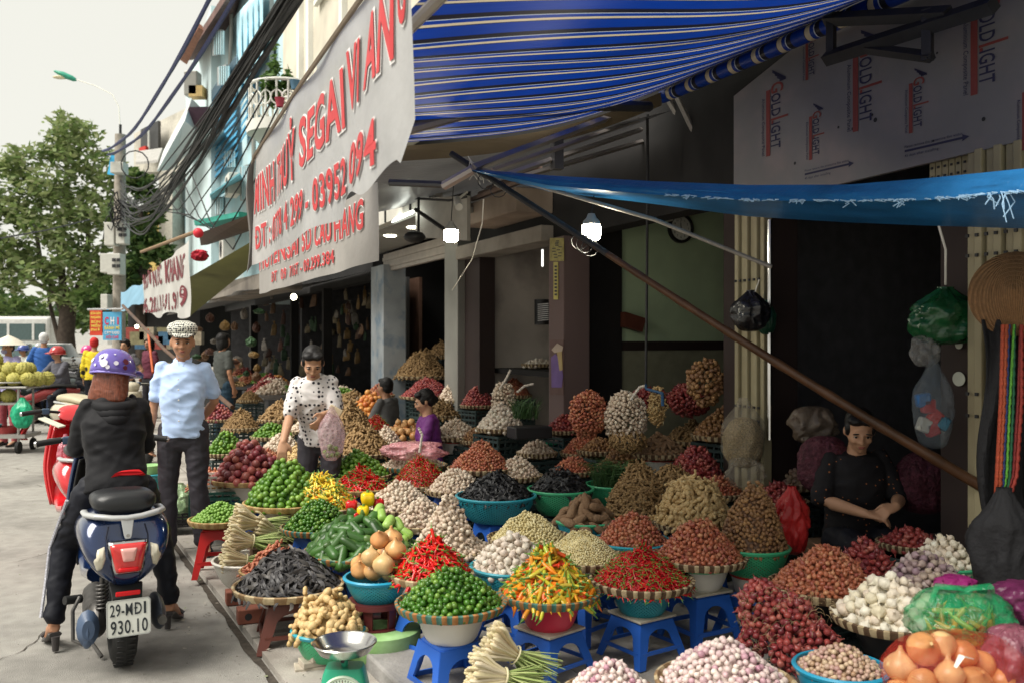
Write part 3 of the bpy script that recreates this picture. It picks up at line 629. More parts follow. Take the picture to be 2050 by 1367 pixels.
# ---- banners
bn_cloth = cloth('banner_vinyl', col=(.70, .70, .69), tl=.5, rough=.30, weave=20, axis=1, var=.10)
red_ink = mat('red_ink', (.50, .025, .03), .45, var=.12, scale=12); wht_ink = mat('white_ink', (.74, .72, .70), .45, var=.05)
dred_ink = mat('dark_red_ink', (.16, .02, .03), .5, var=.1)
def banner(label, P0, P1, z0, z1, lines, cl, botf=None, ink=red_ink, wav=.02, topf=None, side=-1, wf=9):
    """P0 near right end, P1 far left end (XY); text runs from P1 to P0"""
    P0, P1 = Vector(P0), Vector(P1); L = (P1-P0).length; dr = (P1-P0)/L; nr = Vector((dr.y, -dr.x))*side
    if nr.dot(-P0) < 0: nr = -nr
    def f(x, z, off=0):          # x metres from the far left end
        k = 1-x/L; o = wav*math.sin(k*L*wf/2.3)*(.3+.7*(z1-z)/(z1-z0))+wav*.6*math.sin(k*L*6.1+z*5)+off
        p = P0+dr*(k*L)+nr*o; return Vector((p.x, p.y, z))
    r = thing('banner', label, 'banner', (*P0.lerp(P1, .5), z0))
    def g(u, v):
        x = L*u; zb = botf(x) if botf else z0; zt = topf(x) if topf else z1; return f(x, zt+(zb-zt)*v)
    MB().grid(g, 110, 14).build('sheet', cl, r, world=True)
    for body, xa, xb, zb, h, mm in lines:
        if mm is red_ink:
            mw = MB(); text_on(mw, body, lambda X, Y: f(xa+X, zb+Y, .006), h, w=(xb-xa), bold=.075); mw.build('lettering_outline', wht_ink, r, smooth=False, world=True)
        mb = MB(); text_on(mb, body, lambda X, Y: f(xa+X, zb+Y, .010), h, w=(xb-xa), bold=.035); mb.build('lettering', mm, r, smooth=False, world=True)
    return r, f, L
def bXY(px, c0=(-.294, 2.716)): u = uu(px); k = (u*c0[1]-c0[0])/(-.4294-u); return (c0[0]-.4294*k, c0[1]+k)
P0, P1 = bXY(826), bXY(511)
Lb = (Vector(P1)-Vector(P0)).length
xk = lambda px: Lb-(Vector(bXY(px))-Vector(P0)).length
def ZB(z): return 1.6+(z-1.6)*.93
def bot1(x):
    d = Lb-x
    if d < .14: return ZB(2.32-.9*d)
    if d < .98: return ZB(2.19+.03*math.sin(d*9))
    if d < 1.05: return ZB(2.2-(d-.98)*.9)
    return ZB(2.145+.012*math.sin(d*5))
b1, f1, _ = banner('huge grey banner with red lettering and a phone number under the striped awning', P0, P1, ZB(2.16), ZB(2.94),
    [('MINH THUỶ', xk(517), xk(597), ZB(2.49), 0.233, red_ink), ('SEGAI', xk(603), xk(690), ZB(2.52), 0.233, red_ink), ('VI', xk(697), xk(722), ZB(2.56), 0.233, red_ink), ('AN', xk(735), xk(800), ZB(2.57), 0.251, red_ink), ('U', xk(808), xk(822), ZB(2.66), 0.223, red_ink),
     ('ĐT : 0778 4 299 - 03952', xk(519), xk(690), ZB(2.235), 0.144, red_ink), ('094', xk(700), xk(768), ZB(2.245), 0.153, red_ink)], bn_cloth, bot1, wav=.014)
m = MB(); m.tube([f1(-.15, ZB(2.9)), f1(0, ZB(2.93), .01), f1(Lb*.5, ZB(2.945), .01), f1(Lb+.3, ZB(2.945), .01)], .012, 6); m.build('rope', mat('rope', (.25, .20, .15), .9), b1, world=True)
# its dark torn side flap at the far end
m = MB(); m.grid(lambda u, v: Vector((*P1, 0))+Vector((-.05*u-.012*math.sin(v*7), .02*math.sin(u*6), ZB(2.94)-.7*v-.12*u)), 8, 14); m.build('side_flap', cloth('flap', col=(.16, .15, .14), tl=.1), b1, world=True)
q0 = pix(757, 520, 5.7); q1 = pix(519, 570, 9.9); Lc = ((q1-q0).xy).length
def x2(px):
    u = uu(px); d = (q1-q0).xy; k = (u*q0.y-q0.x)/(d.x-u*d.y); return Lc*(1-k)
banner('smaller grey banner with red lettering hanging lower behind the huge one', q0.xy, q1.xy, 2.12, 2.6,
    [('HUYENSAI', x2(521), x2(600), 2.36, .2, red_ink), ('5D CAU', x2(608), x2(665), 2.36, .2, red_ink), ('HANG', x2(670), x2(733), 2.34, .2, red_ink), ('ĐT  09  716T - 09.299.384', x2(548), x2(668), 2.18, .10, red_ink)],
    cloth('banner_grey', col=(.42, .40, .38), tl=.3, rough=.5, weave=20, axis=1), lambda x: 2.10+.05*math.sin(x/Lc*3)*0-.0, wav=.01)
q0 = pix(380, 560, 13); q1 = pix(286, 560, 16.5); Ld = ((q1-q0).xy).length
banner('white banner with dark red lettering hanging over the road behind the man in the cap', q0.xy, q1.xy, 1.94, 2.9,
    [('96', Ld*.02, Ld*.10, 2.5, .28, dred_ink), ('ĐƠN ĐỨC', Ld*.14, Ld*.5, 2.52, .32, dred_ink), ('KHANG', Ld*.55, Ld*.93, 2.52, .36, dred_ink), ('096.28.21.11-91.91.8', Ld*.03, Ld*.84, 2.08, .26, dred_ink), ('9', Ld*.87, Ld*.97, 2.1, .3, dred_ink)],
    cloth('banner_white', col=(.72, .71, .68), tl=.35, rough=.6, axis=1), lambda x: 1.95+.05*math.sin(x*3)+.1*(1-x/Ld), wav=.03, topf=lambda x: 2.68+.36*x/Ld)
tag(MB().tube([pix(283, 505, 16.6), pix(398, 462, 12.6)], .03, 8).build('banner_rod', mat('wood_rod', (.25, .17, .1), .7), loc=pix(340, 480, 14.5), world=True), 'rod holding up the white banner over the road', 'rod')
tag(MB().ell(pix(397, 467, 12.4), .07, 16, 12).build('red_ball', mat('red_ball', (.6, .03, .05), .4), loc=pix(397, 467, 12.4), world=True), 'small red ball on the end of the banner rod', 'ball')
# ---- lamps that are lit
def bulb(px, py, Y, lab, top):
    c = pix(px, py, Y); r = thing('led_bulb', lab, 'lamp', c)
    m = MB().lathe([(0, -.060), (.035, -.058), (.052, -.045), (.056, -.02), (.056, .02), (.052, .035)], 24, c); m.build('glass', mat('lit_bulb', (1, .93, .72), .5, emit=38), r, world=True)
    m = MB().lathe([(.053, .034), (.05, .055), (.03, .075), (.02, .10), (0, .1)], 20, c); m.build('cap', mat('bulb_cap', (.35, .35, .33), .5), r, world=True)
    MB().tube([c+Vector((0, 0, .09)), pix(*top)], .004, 6).build('cord', steel_dk, r, world=True)
bulb(1184, 462, 5.35, 'lit white bulb hanging beside the bamboo pole under the tarp', (1190, 385, 5.4))
bulb(903, 470, 7.0, 'lit white bulb hanging in front of the grey shop below the awning', (908, 370, 6.9))
# fluorescent strip under shop D's front, bulb in shop E
tag(MB().tube([pix(776, 447, 11.2), pix(826, 425, 9.2)], .02, 8).build('tube_light', mat('tube_lit', (.95, 1, .9), .5, emit=3), loc=pix(800, 436, 10.2), world=True), 'lit fluorescent tube below the corner of the second banner', 'lamp')
tag(MB().ell(pix(588, 595, 17), .06, 12, 8).build('bulb', lampm, loc=pix(588, 595, 17), world=True), 'small lit bulb deep in the shop hung with bags', 'lamp')
tag(MB().ell(pix(274, 654, 24), .05, 12, 8).build('bulb', lampm, loc=pix(274, 654, 24), world=True), 'small lit bulb under the far blue stall roof', 'lamp')
# white loose cord and fittings by the lamps
tag(MB().tube([pix(968, 400, 6.2), pix(965, 450, 6.3), pix(945, 520, 6.8), pix(905, 582, 7.4)], .004, 5).build('loose_cord', MATS['white_string'], loc=pix(950, 500, 6.5), world=True), 'loose white cord hanging from the pole tip to the door post', 'cord')
fx = thing('wall_fixture', 'white board with dark brackets and a black clamp beside the left lamp', 'bracket', pix(875, 440, 9))
m = MB(); m.poly([pix(832, 398, 9.4), pix(935, 392, 8.6), pix(935, 482, 8.6), pix(832, 475, 9.4)], (.03, .04, 0)); m.build('board', mat('whiteboard', (.48, .46, .42), .6, var=.12), fx, smooth=False, world=True)
m = MB(); m.tube([pix(830, 398, 9.2), pix(900, 402, 8.6), pix(934, 395, 8.4)], .012, 5); m.build('bracket', steel_dk, fx, world=True)
MB().tube([pix(832, 420, 9.1), pix(893, 462, 8.6)], .02, 6).build('bracket', steel_dk, fx, world=True)
MB().tube([pix(838, 395, 9.1), pix(838, 480, 9.1)], .014, 6).build('bracket', steel_dk, fx, world=True)
m = MB(); m.ell(pix(830, 475, 8.9), (.11, .1, .06)); m.build('clamp', steel_dk, fx, world=True)
cm = thing('security_camera', 'small white camera fixed under the awning by the left lamp', 'camera', pix(918, 408, 6.6))
MB().tube([pix(915, 400, 6.7), pix(919, 415, 6.5)], .028, 12).build('housing', mat('cam_white', (.6, .58, .52), .4), cm, world=True); MB().tube([pix(935, 385, 6.8), pix(916, 400, 6.7)], .01, 6).build('mount', MATS['cam_white'], cm, world=True)
# ---- clock on the green wall
cc = ons(1361, 458, 7.88); ck = thing('wall_clock', 'round black framed wall clock with white face on the green wall', 'clock', cc, FA)
AX = Matrix.Rotation(FA, 3, 'Z') @ Matrix.Rotation(R(-90), 3, 'X') @ Matrix.Rotation(R(180), 3, 'X') @ Matrix.Identity(3)
nf = Vector((-N2.x, -N2.y, 0)); ex = Vector((-D2.x, -D2.y, 0)); ez = Vector((0, 0, 1)); AXf = Matrix((ex, ez, nf)).transposed()
AXm = Matrix((Vector((N2.x, N2.y, 0)), ez, Vector((-D2.x, -D2.y, 0)))).transposed()
MB().lathe([(.125, .0), (.125, .03), (.138, .038), (.155, .03), (.158, 0)], 40, cc, AXm).build('frame', mat('clock_frame', (.02, .02, .02), .3), ck, world=True)
MB().lathe([(0, .02), (.126, .02)], 40, cc, AXm).build('face', mat('clock_face', (.85, .86, .8), .4, var=.03), ck, smooth=False, world=True)
def ckm(pts): return [cc+AXm @ Vector((x, y, .024)) for x, y in pts]
for ang, L_, w_ in ((R(-8), .05, .008), (R(-3), .075, .005)):
    dx, dy = math.sin(ang), math.cos(ang); m = MB(); m.add(ckm([(-w_*dy-dx*.01, w_*dx-dy*.01), (w_*dy-dx*.01, -w_*dx-dy*.01), (dx*L_+w_*.4*dy, dy*L_-w_*.4*dx), (dx*L_-w_*.4*dy, dy*L_+w_*.4*dx)]), [(0, 1, 2, 3)]); m.build('hand', steel_dk, ck, smooth=False, world=True)
m = MB()
for k in range(1, 13):
    a = k*math.pi/6; cx, cy = .092*math.sin(a), .092*math.cos(a); vs, fs, tw = glyphs(str(k), .02, 1); m.add([cc+AXm @ Vector((cx+(v[0]-tw/2)*.02, cy+(v[1]-.5)*.022, .023)) for v in vs], fs)
m.build('numerals', steel_dk, ck, smooth=False, world=True)
tag(MB().box(ons(1338, 432, 7.85), (.08, .08, .12), Matrix.Rotation(FA, 3, 'Z')).build('wall_sensor', mat('cam_white', (.6, .58, .52), .4), loc=ons(1338, 432, 7.85), world=True, bevel=.01), 'small white box on the green wall beside the clock', 'fitting')
tag(MB().poly([ons(1242, 625, 7.8), ons(1283, 638, 7.8), ons(1276, 665, 7.8), ons(1242, 655, 7.8)], (.04, -.09, 0)).build('wall_shelf', mat('redbrown', (.12, .04, .025), .5), loc=ons(1260, 640, 7.8), world=True), 'small dark red shelf on the left edge of the green wall', 'shelf')
# stickers and notices
def sticker(px, py, t, r_, label, c, cat='sticker'):
    p = ont(px, py, t) if t else ons(px, py, 7.85); ax = AXf if t else AXm
    tag(MB().lathe([(0, .004), (r_, .003), (r_, 0)], 24, p, ax).build('round_sticker', mat('stk_'+str(px), c, .5), loc=p, world=True, smooth=False), label, cat)
sticker(1171, 640, 0, .035, 'round green and white sticker on the dark door leaf', (.4, .55, .4))
sticker(1920, 758, 4.13, .038, 'round white sticker on the dark pillar near the hat', (.5, .52, .45))
sticker(1920, 690, 4.13, .022, 'small pale square hook plate above the round white sticker', (.6, .6, .55), 'hook')
pz = [ont(1101, 477, 4.04), ont(1128, 477, 4.04), ont(1128, 523, 4.04), ont(1101, 523, 4.04)]
cal = thing('wall_calendar', 'yellow calendar sheet pinned high on the pinkish pillar', 'calendar', pz[0]); yel = mat('calendar_yellow', (.38, .33, .12), .7, var=.25, scale=20)
MB().poly(pz, (N2.x*.008, N2.y*.008, 0)).build('sheet', yel, cal, smooth=False, world=True)
m = MB()
for k in range(12): a_, b_ = 1104+rs.uniform(0, 16), 482+k*3; m.add([ont(a_, b_, 4.036), ont(a_+7, b_, 4.036), ont(a_+7, b_+1.8, 4.036), ont(a_, b_+1.8, 4.036)], [(0, 1, 2, 3)])
m.build('print', steel_dk, cal, smooth=False, world=True)
st_ = thing('paper_strip', 'narrow yellow paper strip with writing below the calendar', 'notice', ont(1112, 560, 4.03))
MB().poly([ont(1108, 525, 4.04), ont(1117, 525, 4.04), ont(1117, 600, 4.04), ont(1108, 600, 4.04)], (N2.x*.004, N2.y*.004, 0)).build('strip', mat('yellow_strip', (.55, .48, .15), .7), st_, smooth=False, world=True)
m = MB()
for k in range(9): m.add([ont(1110, 532+k*7, 4.035), ont(1115, 532+k*7, 4.035), ont(1115, 536+k*7, 4.035), ont(1110, 536+k*7, 4.035)], [(0, 1, 2, 3)])
m.build('writing', steel_dk, st_, smooth=False, world=True)
fn_ = thing('wire_grille', 'small white wire grille fan hanging right of the grimy wall', 'fan', ont(1088, 625, 4.6))
m = MB()
for k in range(9): m.tube([ont(1077, 610+k*4, 4.7), ont(1098, 608+k*4, 4.7)], .006, 5)
m.build('grille', mat('grille_w', (.55, .55, .55), .5), fn_, world=True)
MB().tube([ont(1085, 600, 4.8), ont(1085, 650, 4.8)], .09, 12).build('drum', steel_dk, fn_, world=True)
# flat picture of a woman in a hat, seen in a mirror and painted as coloured shapes
pw = thing('wall_reflection', 'tall picture of a purple figure in a conical hat, mirrored and painted on the pillar', 'reflection', ont(1114, 730, 4.03))
def flat(nm, pts, m_, dt): MB().poly([ont(x, y, 4.045-dt) for x, y in pts], (N2.x*.004, N2.y*.004, 0)).build(nm, m_, pw, smooth=False, world=True)
flat('backing', [(1101, 680), (1128, 680), (1128, 790), (1101, 790)], mat('refl_b', (.14, .08, .07), .6), 0)
flat('garment', [(1103, 715), (1112, 708), (1122, 722), (1127, 752), (1124, 775), (1104, 775)], mat('refl_p', (.17, .10, .30), .6), .005)
flat('hat', [(1104, 700), (1115, 687), (1127, 694), (1125, 703), (1110, 706)], mat('refl_h', (.5, .40, .32), .6), .008)
flat('scarf', [(1115, 705), (1124, 703), (1126, 740), (1120, 742)], mat('refl_s', (.45, .33, .15), .6), .008)
# ---- struts and small steel above shop B
for i, (a, b, lab) in enumerate((((1352, 188, 6.9), (1440, 372, 6.9), 'thin steel strut leaning down behind the awning roll'), ((1335, 196, 7.1), (1425, 350, 7.1), 'second thin steel strut just left of the leaning one'))):
    tag(MB().tube([pix(*a), pix(*b)], .022, 6).build('steel_strut', MATS['grey_rod'], loc=pix(*a), world=True), lab, 'strut')
tag(MB().tube([pix(1296, 230, 7), pix(1297, 420, 7)], .012, 6).build('hanging_rod', steel_dk, loc=pix(1296, 230, 7), world=True), 'vertical dark rod hanging from the end of the awning arm', 'rod')
hk = thing('blue_hook', 'blue metal hook hanging on the long rod above the garlic', 'hook', ont(1294, 770, 3.7))
MB().tube([ont(1293, 770, 4.0), ont(1294, 778, 3.95), ont(1326, 787, 3.85), ont(1327, 812, 3.85)], .012, 6).build('hook', mat('blue_paint', (.03, .1, .22), .5), hk, world=True)

# ================================================================ CABLES, UTILITY POLE, LAMP, TREES
cab = mat('cable_black', (.02, .02, .022), .5); cabb = mat('cable_blue', (.02, .03, .12), .5)
up = thing('utility_pole', 'concrete utility pole loaded with meter boxes and tangled cable', 'utility pole', pix(240, 680, 28))
m = MB(); m.tube([pix(238, 700, 28), pix(241, 270, 28)], [.2, .16], 10); m.build('pole', mat('pole_conc', (.3, .27, .23), .9, var=.2), up, world=True)
MB().tube([pix(241, 272, 28), pix(241, 250, 28)], .04, 6).build('spike', steel_dk, up, world=True)
boxm = mat('meter_grey', (.55, .54, .49), .5, var=.08)
for x, y, wd, h in ((239, 338, 26, 22), (224, 470, 20, 46), (246, 468, 18, 44), (214, 528, 16, 38), (233, 530, 26, 42), (214, 605, 14, 30)):
    p = pix(x, y, 27.6); bx = MB().box(p, (wd/F*27.6, .4, h/F*27.6)).build('meter_box', boxm, up, smooth=False, world=True, bevel=.02)
    if wd in (26, 18) and y > 400:
        m = MB()
        for k in range(4): m.box(pix(x-5+(k % 2)*9, y-9+(k//2)*12, 27.35), (.1, .04, .1))
        m.build('meter_dial', steel_dk, bx, smooth=False, world=True)
m = MB(); rs2 = random.Random(12)
for k in range(15):
    x0, y0 = 218+rs2.uniform(0, 25), 390+rs2.uniform(0, 65); pts = []
    for i in range(9): pts.append(pix(x0+i*rs2.uniform(3, 7)-8, y0+math.sin(i*.8+k)*14+rs2.uniform(-5, 5), 27.3))
    m.tube(pts, .018, 4)
for k in range(1):
    c_ = pix(270+k*4, 330+k*22, 27.2); m.tube([c_+Vector((.42*math.cos(i*.5), 0, .42*math.sin(i*.5))) for i in range(14)], .02, 4)
m.build('cable_tangle', cab, up, world=True)
m = MB(); m.add([pix(222, 312, 28), pix(250, 312, 28), pix(236, 352, 27.9), pix(215, 350, 28)], [(0, 1, 2, 3)]); m.build('rag', mat('blue_rag', (.05, .35, .6), .8), up, smooth=False, world=True, solid=.02)
cbt = thing('cable_bundle', 'thick bundle of black cables sagging from the utility pole over the shop fronts', 'cables', pix(400, 290, 18))
for k in range(22):
    spread = rs2.uniform(-1, 1); y0 = 372+rs2.uniform(-20, 70); a = pix(240, y0, 28); b = pix(600+spread*26, -30, 7.3+rs2.uniform(-.4, .4)); sag = rs2.uniform(.75, 1.5)
    pts = []
    for i in range(27):
        f = i/26; p = a.lerp(b, f); p.z -= sag*math.sin(math.pi*f)*(1.1-f*.5)+.05*math.sin(f*20+k)*(1-f); p.x += .07*math.sin(f*14+k*2)*math.sin(math.pi*f); pts.append(p)
    MB().tube(pts, .011+.010*(k % 4 == 0), 5).build('cable', cab, cbt, world=True)
for k in range(7):   # looser strands
    a = pix(260+k*20, 400-k*10, 26-k*1.5); b = pix(500+k*14, 170+k*12, 12.5); mid = a.lerp(b, .5); mid.z -= .9+.25*k*.5
    MB().tube([a, a.lerp(mid, .5)-Vector((0, 0, .25)), mid, mid.lerp(b, .5)-Vector((0, 0, .12)), b], .013, 4).build('loose_cable', cab, cbt, world=True)
for i, (x1, lab) in enumerate(((421, 'upper blue power line crossing the white sky'), (470, 'lower blue power line crossing the sky past the roof edge'))):
    cc_ = MB(); a, b = pix(205+i*10, 303+i*8, 28), pix(x1, -4, 12)
    for j in range(2): cc_.tube([a.lerp(b, f/16)-Vector((0, 0, .5*math.sin(math.pi*f/16)+.03*j*math.sin(f))) for f in range(17)], .03, 5)
    tag(cc_.build('power_line', cabb, loc=a, world=True), lab, 'cable')
tag(MB().tube([pix(0, 478, 20), pix(90, 462, 24), pix(180, 440, 28)], .02, 4).build('side_cable', cab, loc=pix(0, 478, 20), world=True), 'single cable crossing in front of the big tree', 'cable')
lp = thing('street_lamp', 'green and white street lamp head on a thin arm against the sky', 'street lamp', pix(241, 262, 28))
hp = MB(); c = pix(128, 151, 28); e = pix(146, 158, 28); dv = (e-c).normalized()
hp.loft([(c-dv*.33, (0, .03, 0), (0, 0, .02)), (c-dv*.24, (0, .14, 0), (0, 0, .05)), (c, (0, .16, 0), (0, 0, .10)), (e, (0, .1, 0), (0, 0, .085)), (e+dv*.1, (0, .05, 0), (0, 0, .05))], 14); hp.build('head', mat('lamp_green', (.04, .30, .20), .4), lp, world=True)
MB().ell(c+Vector((-.1, 0, -.07)), (.25, .13, .055)).build('lens', mat('lamp_lens', (.7, .62, .42), .3), lp, world=True)
MB().tube([e, pix(190, 172, 28), pix(225, 190, 28), pix(238, 215, 28), pix(241, 262, 28)], .016, 6).build('arm', mat('lamp_arm', (.82, .8, .72), .5), lp, world=True)

def leafmat(name, cols): 
    m = mat(name, cols[0], .55, .3, var=0, cols=cols); t = m.node_tree; b = t.nodes['Principled BSDF']; tr = t.nodes.new('ShaderNodeBsdfTranslucent'); src = b.inputs['Base Color'].links[0].from_socket
    t.links.new(src, tr.inputs['Color']); mx = t.nodes.new('ShaderNodeMixShader'); mx.inputs[0].default_value = .42; t.links.new(b.outputs[0], mx.inputs[1]); t.links.new(tr.outputs[0], mx.inputs[2]); t.links.new(mx.outputs[0], t.nodes['Material Output'].inputs[0]); return m
lfA = leafmat('leaf_broad', [(.13, .20, .06), (.22, .29, .10), (.30, .34, .15), (.09, .16, .04), (.42, .44, .26)])
barkm = mat('bark', (.07, .055, .045), .9, .1, var=.3, scale=6)
def leaves(m, blobs, n, size, seed, shell=.55):
    rr = np.random.RandomState(seed); V = []; Fc = []
    tot = sum(b[1][0]*b[1][2] for b in blobs)
    for c, r in blobs:
        k = int(n*r[0]*r[2]/tot); d = rr.normal(size=(k, 3)); d /= np.linalg.norm(d, axis=1)[:, None]; rad = (shell+(1.05-shell)*rr.rand(k))**.8
        # clump along layers
        P = np.array(c)+d*rad[:, None]*np.array(r); P[:, 2] = P[:, 2]*1+.12*np.sin(P[:, 0]*5+P[:, 1]*3); keep = (np.sin(P[:, 0]*2.3+P[:, 2]*3.1)+np.sin(P[:, 1]*2.7-P[:, 2]*2.2)+rr.rand(k)*1.6) > -.1
        for p in P[keep]:
            a = rr.normal(size=3); a[2] *= .5; a /= np.linalg.norm(a); b = np.cross(a, rr.normal(size=3)); b /= np.linalg.norm(b); s = size*(.6+.8*rr.rand()); V.append((p-a*s, p+b*s*.45, p+a*s, p-b*s*.45))
    for q in V: m.add(q, [(0, 1, 2, 3)])
def px_blob(x, y, rx, ry, Y, dy=None): c = pix(x, y, Y); return (tuple(c), (rx/F*Y, dy or rx/F*Y, ry/F*Y))
tr1 = thing('broadleaf_tree', 'big broadleaf tree with layered leafy crown left of the utility pole', 'tree', pix(140, 712, 42))
bl = [px_blob(*a, 42) for a in ((140, 262, 62, 34), (60, 320, 55, 30), (165, 320, 60, 40), (215, 345, 45, 40), (15, 350, 45, 35), (100, 380, 80, 40), (30, 420, 60, 45), (190, 420, 60, 45), (110, 455, 80, 42), (20, 500, 55, 45), (160, 510, 70, 40), (85, 545, 70, 35), (190, 560, 50, 40), (20, 560, 40, 28), (140, 600, 55, 28), (-60, 420, 70, 90), (-60, 530, 60, 60), (120, 300, 40, 25))]
m = MB(); leaves(m, bl, 12500, .19, 5, .25); m.build('crown', lfA, tr1, smooth=False, world=True)
m = MB(); base = pix(135, 720, 42)
m.tube([base, pix(132, 670, 42), pix(136, 620, 42), pix(128, 580, 42)], [.42, .38, .36, .26], 10)
for pts, r in (([(134, 640), (112, 590), (80, 520), (70, 440)], .22), ([(136, 620), (165, 560), (178, 480), (160, 380)], .22), ([(128, 600), (120, 500), (130, 380), (140, 280)], .2), ([(112, 590), (60, 560), (10, 480)], .13), ([(150, 590), (200, 540), (215, 440)], .14), ([(120, 690), (102, 620), (96, 590)], .12)):
    m.tube([pix(x, y, 42+(i*.7)) for i, (x, y) in enumerate(pts)], [r*(1-.22*i) for i in range(len(pts))], 8)
m.build('trunk', barkm, tr1, world=True)
tr2 = thing('broadleaf_tree', 'second tree filling the gap right of the utility pole', 'tree', pix(285, 715, 38))
bl = [px_blob(*a, 38) for a in ((280, 370, 30, 30), (300, 420, 30, 40), (255, 440, 40, 50), (290, 500, 36, 50), (260, 560, 40, 40), (200, 600, 50, 30), (330, 520, 20, 40))]
m = MB(); leaves(m, bl, 5000, .22, 8, .3); m.build('crown', leafmat('leaf_dark', [(.03, .07, .02), (.07, .12, .03), (.12, .17, .05)]), tr2, smooth=False, world=True)
m = MB(); m.tube([pix(285, 755, 38), pix(285, 520, 38), pix(280, 420, 38)], [.3, .25, .12], 8); m.build('trunk', barkm, tr2, world=True)
m = MB(); leaves(m, [px_blob(0, 640, 120, 32, 85), px_blob(60, 655, 90, 22, 85), px_blob(-60, 600, 80, 40, 85), px_blob(30, 612, 70, 22, 70), px_blob(110, 640, 60, 24, 70), px_blob(200, 640, 60, 30, 70), px_blob(255, 600, 40, 40, 60)], 6500, .34, 9, .3); tag(m.build('far_greenery', MATS['leaf_dark'], smooth=False), 'distant greenery beyond the bus', 'trees', kind='stuff')
# balcony with potted plants
bc = thing('round_balcony', 'curved white balcony with ornate rail above the banner', 'balcony', pix(530, 290, 17.5))
c = pix(572, 262, 17.5)
MB().lathe([(0, -.32), (.45, -.3), (.62, -.12), (.70, -.1), (.72, .1), (0, .12)], 32, c, sx=1.05, sy=1.0).build('slab', wht, bc, world=True)
m = MB()
for k in range(20):
    a = k*2*math.pi/20; b = c+Vector((.68*math.cos(a), .68*math.sin(a), .1)); m.tube([b, b+Vector((0, 0, .7))], .022, 6)
    m.tube([b+Vector((.11*math.cos(i*.63)*-math.sin(a), .11*math.cos(i*.63)*math.cos(a), .38+.13*math.sin(i*.63))) for i in range(11)], .018, 5)
m.tube([c+Vector((.68*math.cos(i*.26), .68*math.sin(i*.26), .82)) for i in range(25)], .035, 8)
m.build('rail', mat('rail_white', (.6, .6, .56), .6), bc, world=True)
b2 = MB(); b2.sbox(s_at(598, 3.4), s_at(500, 3.4), 3.3, 3.95, 5.3, 5.5)
pl2 = MB(); leaves(pl2, [px_blob(548, 110, 14, 50, 17), px_blob(545, 180, 22, 34, 17), px_blob(575, 150, 12, 26, 17)], 1500, .07, 3, .2)
pt = thing('balcony_plants', 'leafy climbing plants spilling over the curved balcony', 'plant', pix(545, 200, 17)); pl2.build('foliage', leafmat('leaf_bright', [(.06, .12, .03), (.11, .2, .05), (.05, .1, .03)]), pt, smooth=False, world=True)
for i, (x, y, c_) in enumerate(((560, 215, (.4, .05, .08)), (590, 180, (.1, .2, .3)))): MB().lathe([(.06, 0), (.09, .16), (.1, .17), (0, .15)], 16, pix(x, y, 16.7)).build('pot', mat('pot%d' % i, c_, .5), pt, world=True)
# air conditioners
def aircon(px, py, t, w_, lab):
    c = ont(px, py, t); r = thing('air_conditioner', lab, 'air conditioner', c, FA); rt = Matrix.Rotation(FA, 3, 'Z')
    MB().box(c, (w_, .34, .62), rt).build('casing', mat('ac_white', (.66, .64, .58), .5, var=.06), r, smooth=False, world=True, bevel=.02)
    q = c-Vector((N2.x, N2.y, 0))*.175; m = MB()
    for k in range(6):
        rr_ = .05+.035*k; m.tube([q+ex*(rr_*math.cos(i*.4))+ez*(rr_*math.sin(i*.4)) for i in range(17)], .006, 4)
    m.build('fan_grille', steel_dk, r, world=True)
aircon(466, 372, 3.55, .85, 'white air conditioner high on the blue house beside the banner edge'); aircon(455, 500, 3.2, .8, 'lower white air conditioner above the olive awning')
aircon(655, 330, 3.3, .8, 'air conditioner mostly behind the big banner')
# side awnings beyond the banner
def slab_thing(nm, lab, cat, pts, th, mm): tag(MB().poly([pix(*p) for p in pts], th).build(nm, mm, smooth=False, loc=pix(*pts[0]), world=True), lab, cat)
slab_thing('brown_awning', 'long brown metal awning edge behind the red ball', 'awning', [(398, 468, 15), (505, 428, 11.5), (520, 452, 12.2), (402, 492, 16)], (.05, .2, .03), mat('brown_awn', (.11, .075, .06), .6, var=.2))
def olive(u, v): x = 372+u*130; return pix(x, (560-u*75)*(1-v)+(640-u*105)*v-8*math.sin(math.pi*v)*1, 14.5-3.4*u+2.2*v)
tag(MB().grid(olive, 20, 10).build('olive_awning', cloth('olive_cloth', col=(.10, .10, .035), tl=.3), loc=pix(440, 560, 12), world=True), 'olive green cloth awning sagging beside the white banner', 'awning')
slab_thing('concrete_canopy', 'short concrete canopy above the dark stall fronts', 'canopy', [(402, 578, 17), (520, 548, 14), (520, 578, 14), (412, 602, 17)], (.5, .7, .02), conc)
slab_thing('teal_awning', 'teal and yellow board sticking out below the upper air conditioner', 'awning', [(388, 442, 19), (478, 424, 16), (478, 434, 16), (390, 452, 19)], (.3, .4, 0), mat('teal_board', (.05, .38, .30), .6))
def bluec(u, v): return pix(242+u*60, 585-u*25+v*38+3*math.sin(u*12), 22-3*u-1.2*v)
tag(MB().grid(bluec, 16, 5).build('blue_awning', cloth('lightblue_cloth', col=(.25, .45, .6), tl=.3), loc=pix(270, 590, 20), world=True), 'small pale blue cloth awning beside the hanging signs', 'awning')
# red cloth bundle on the awning


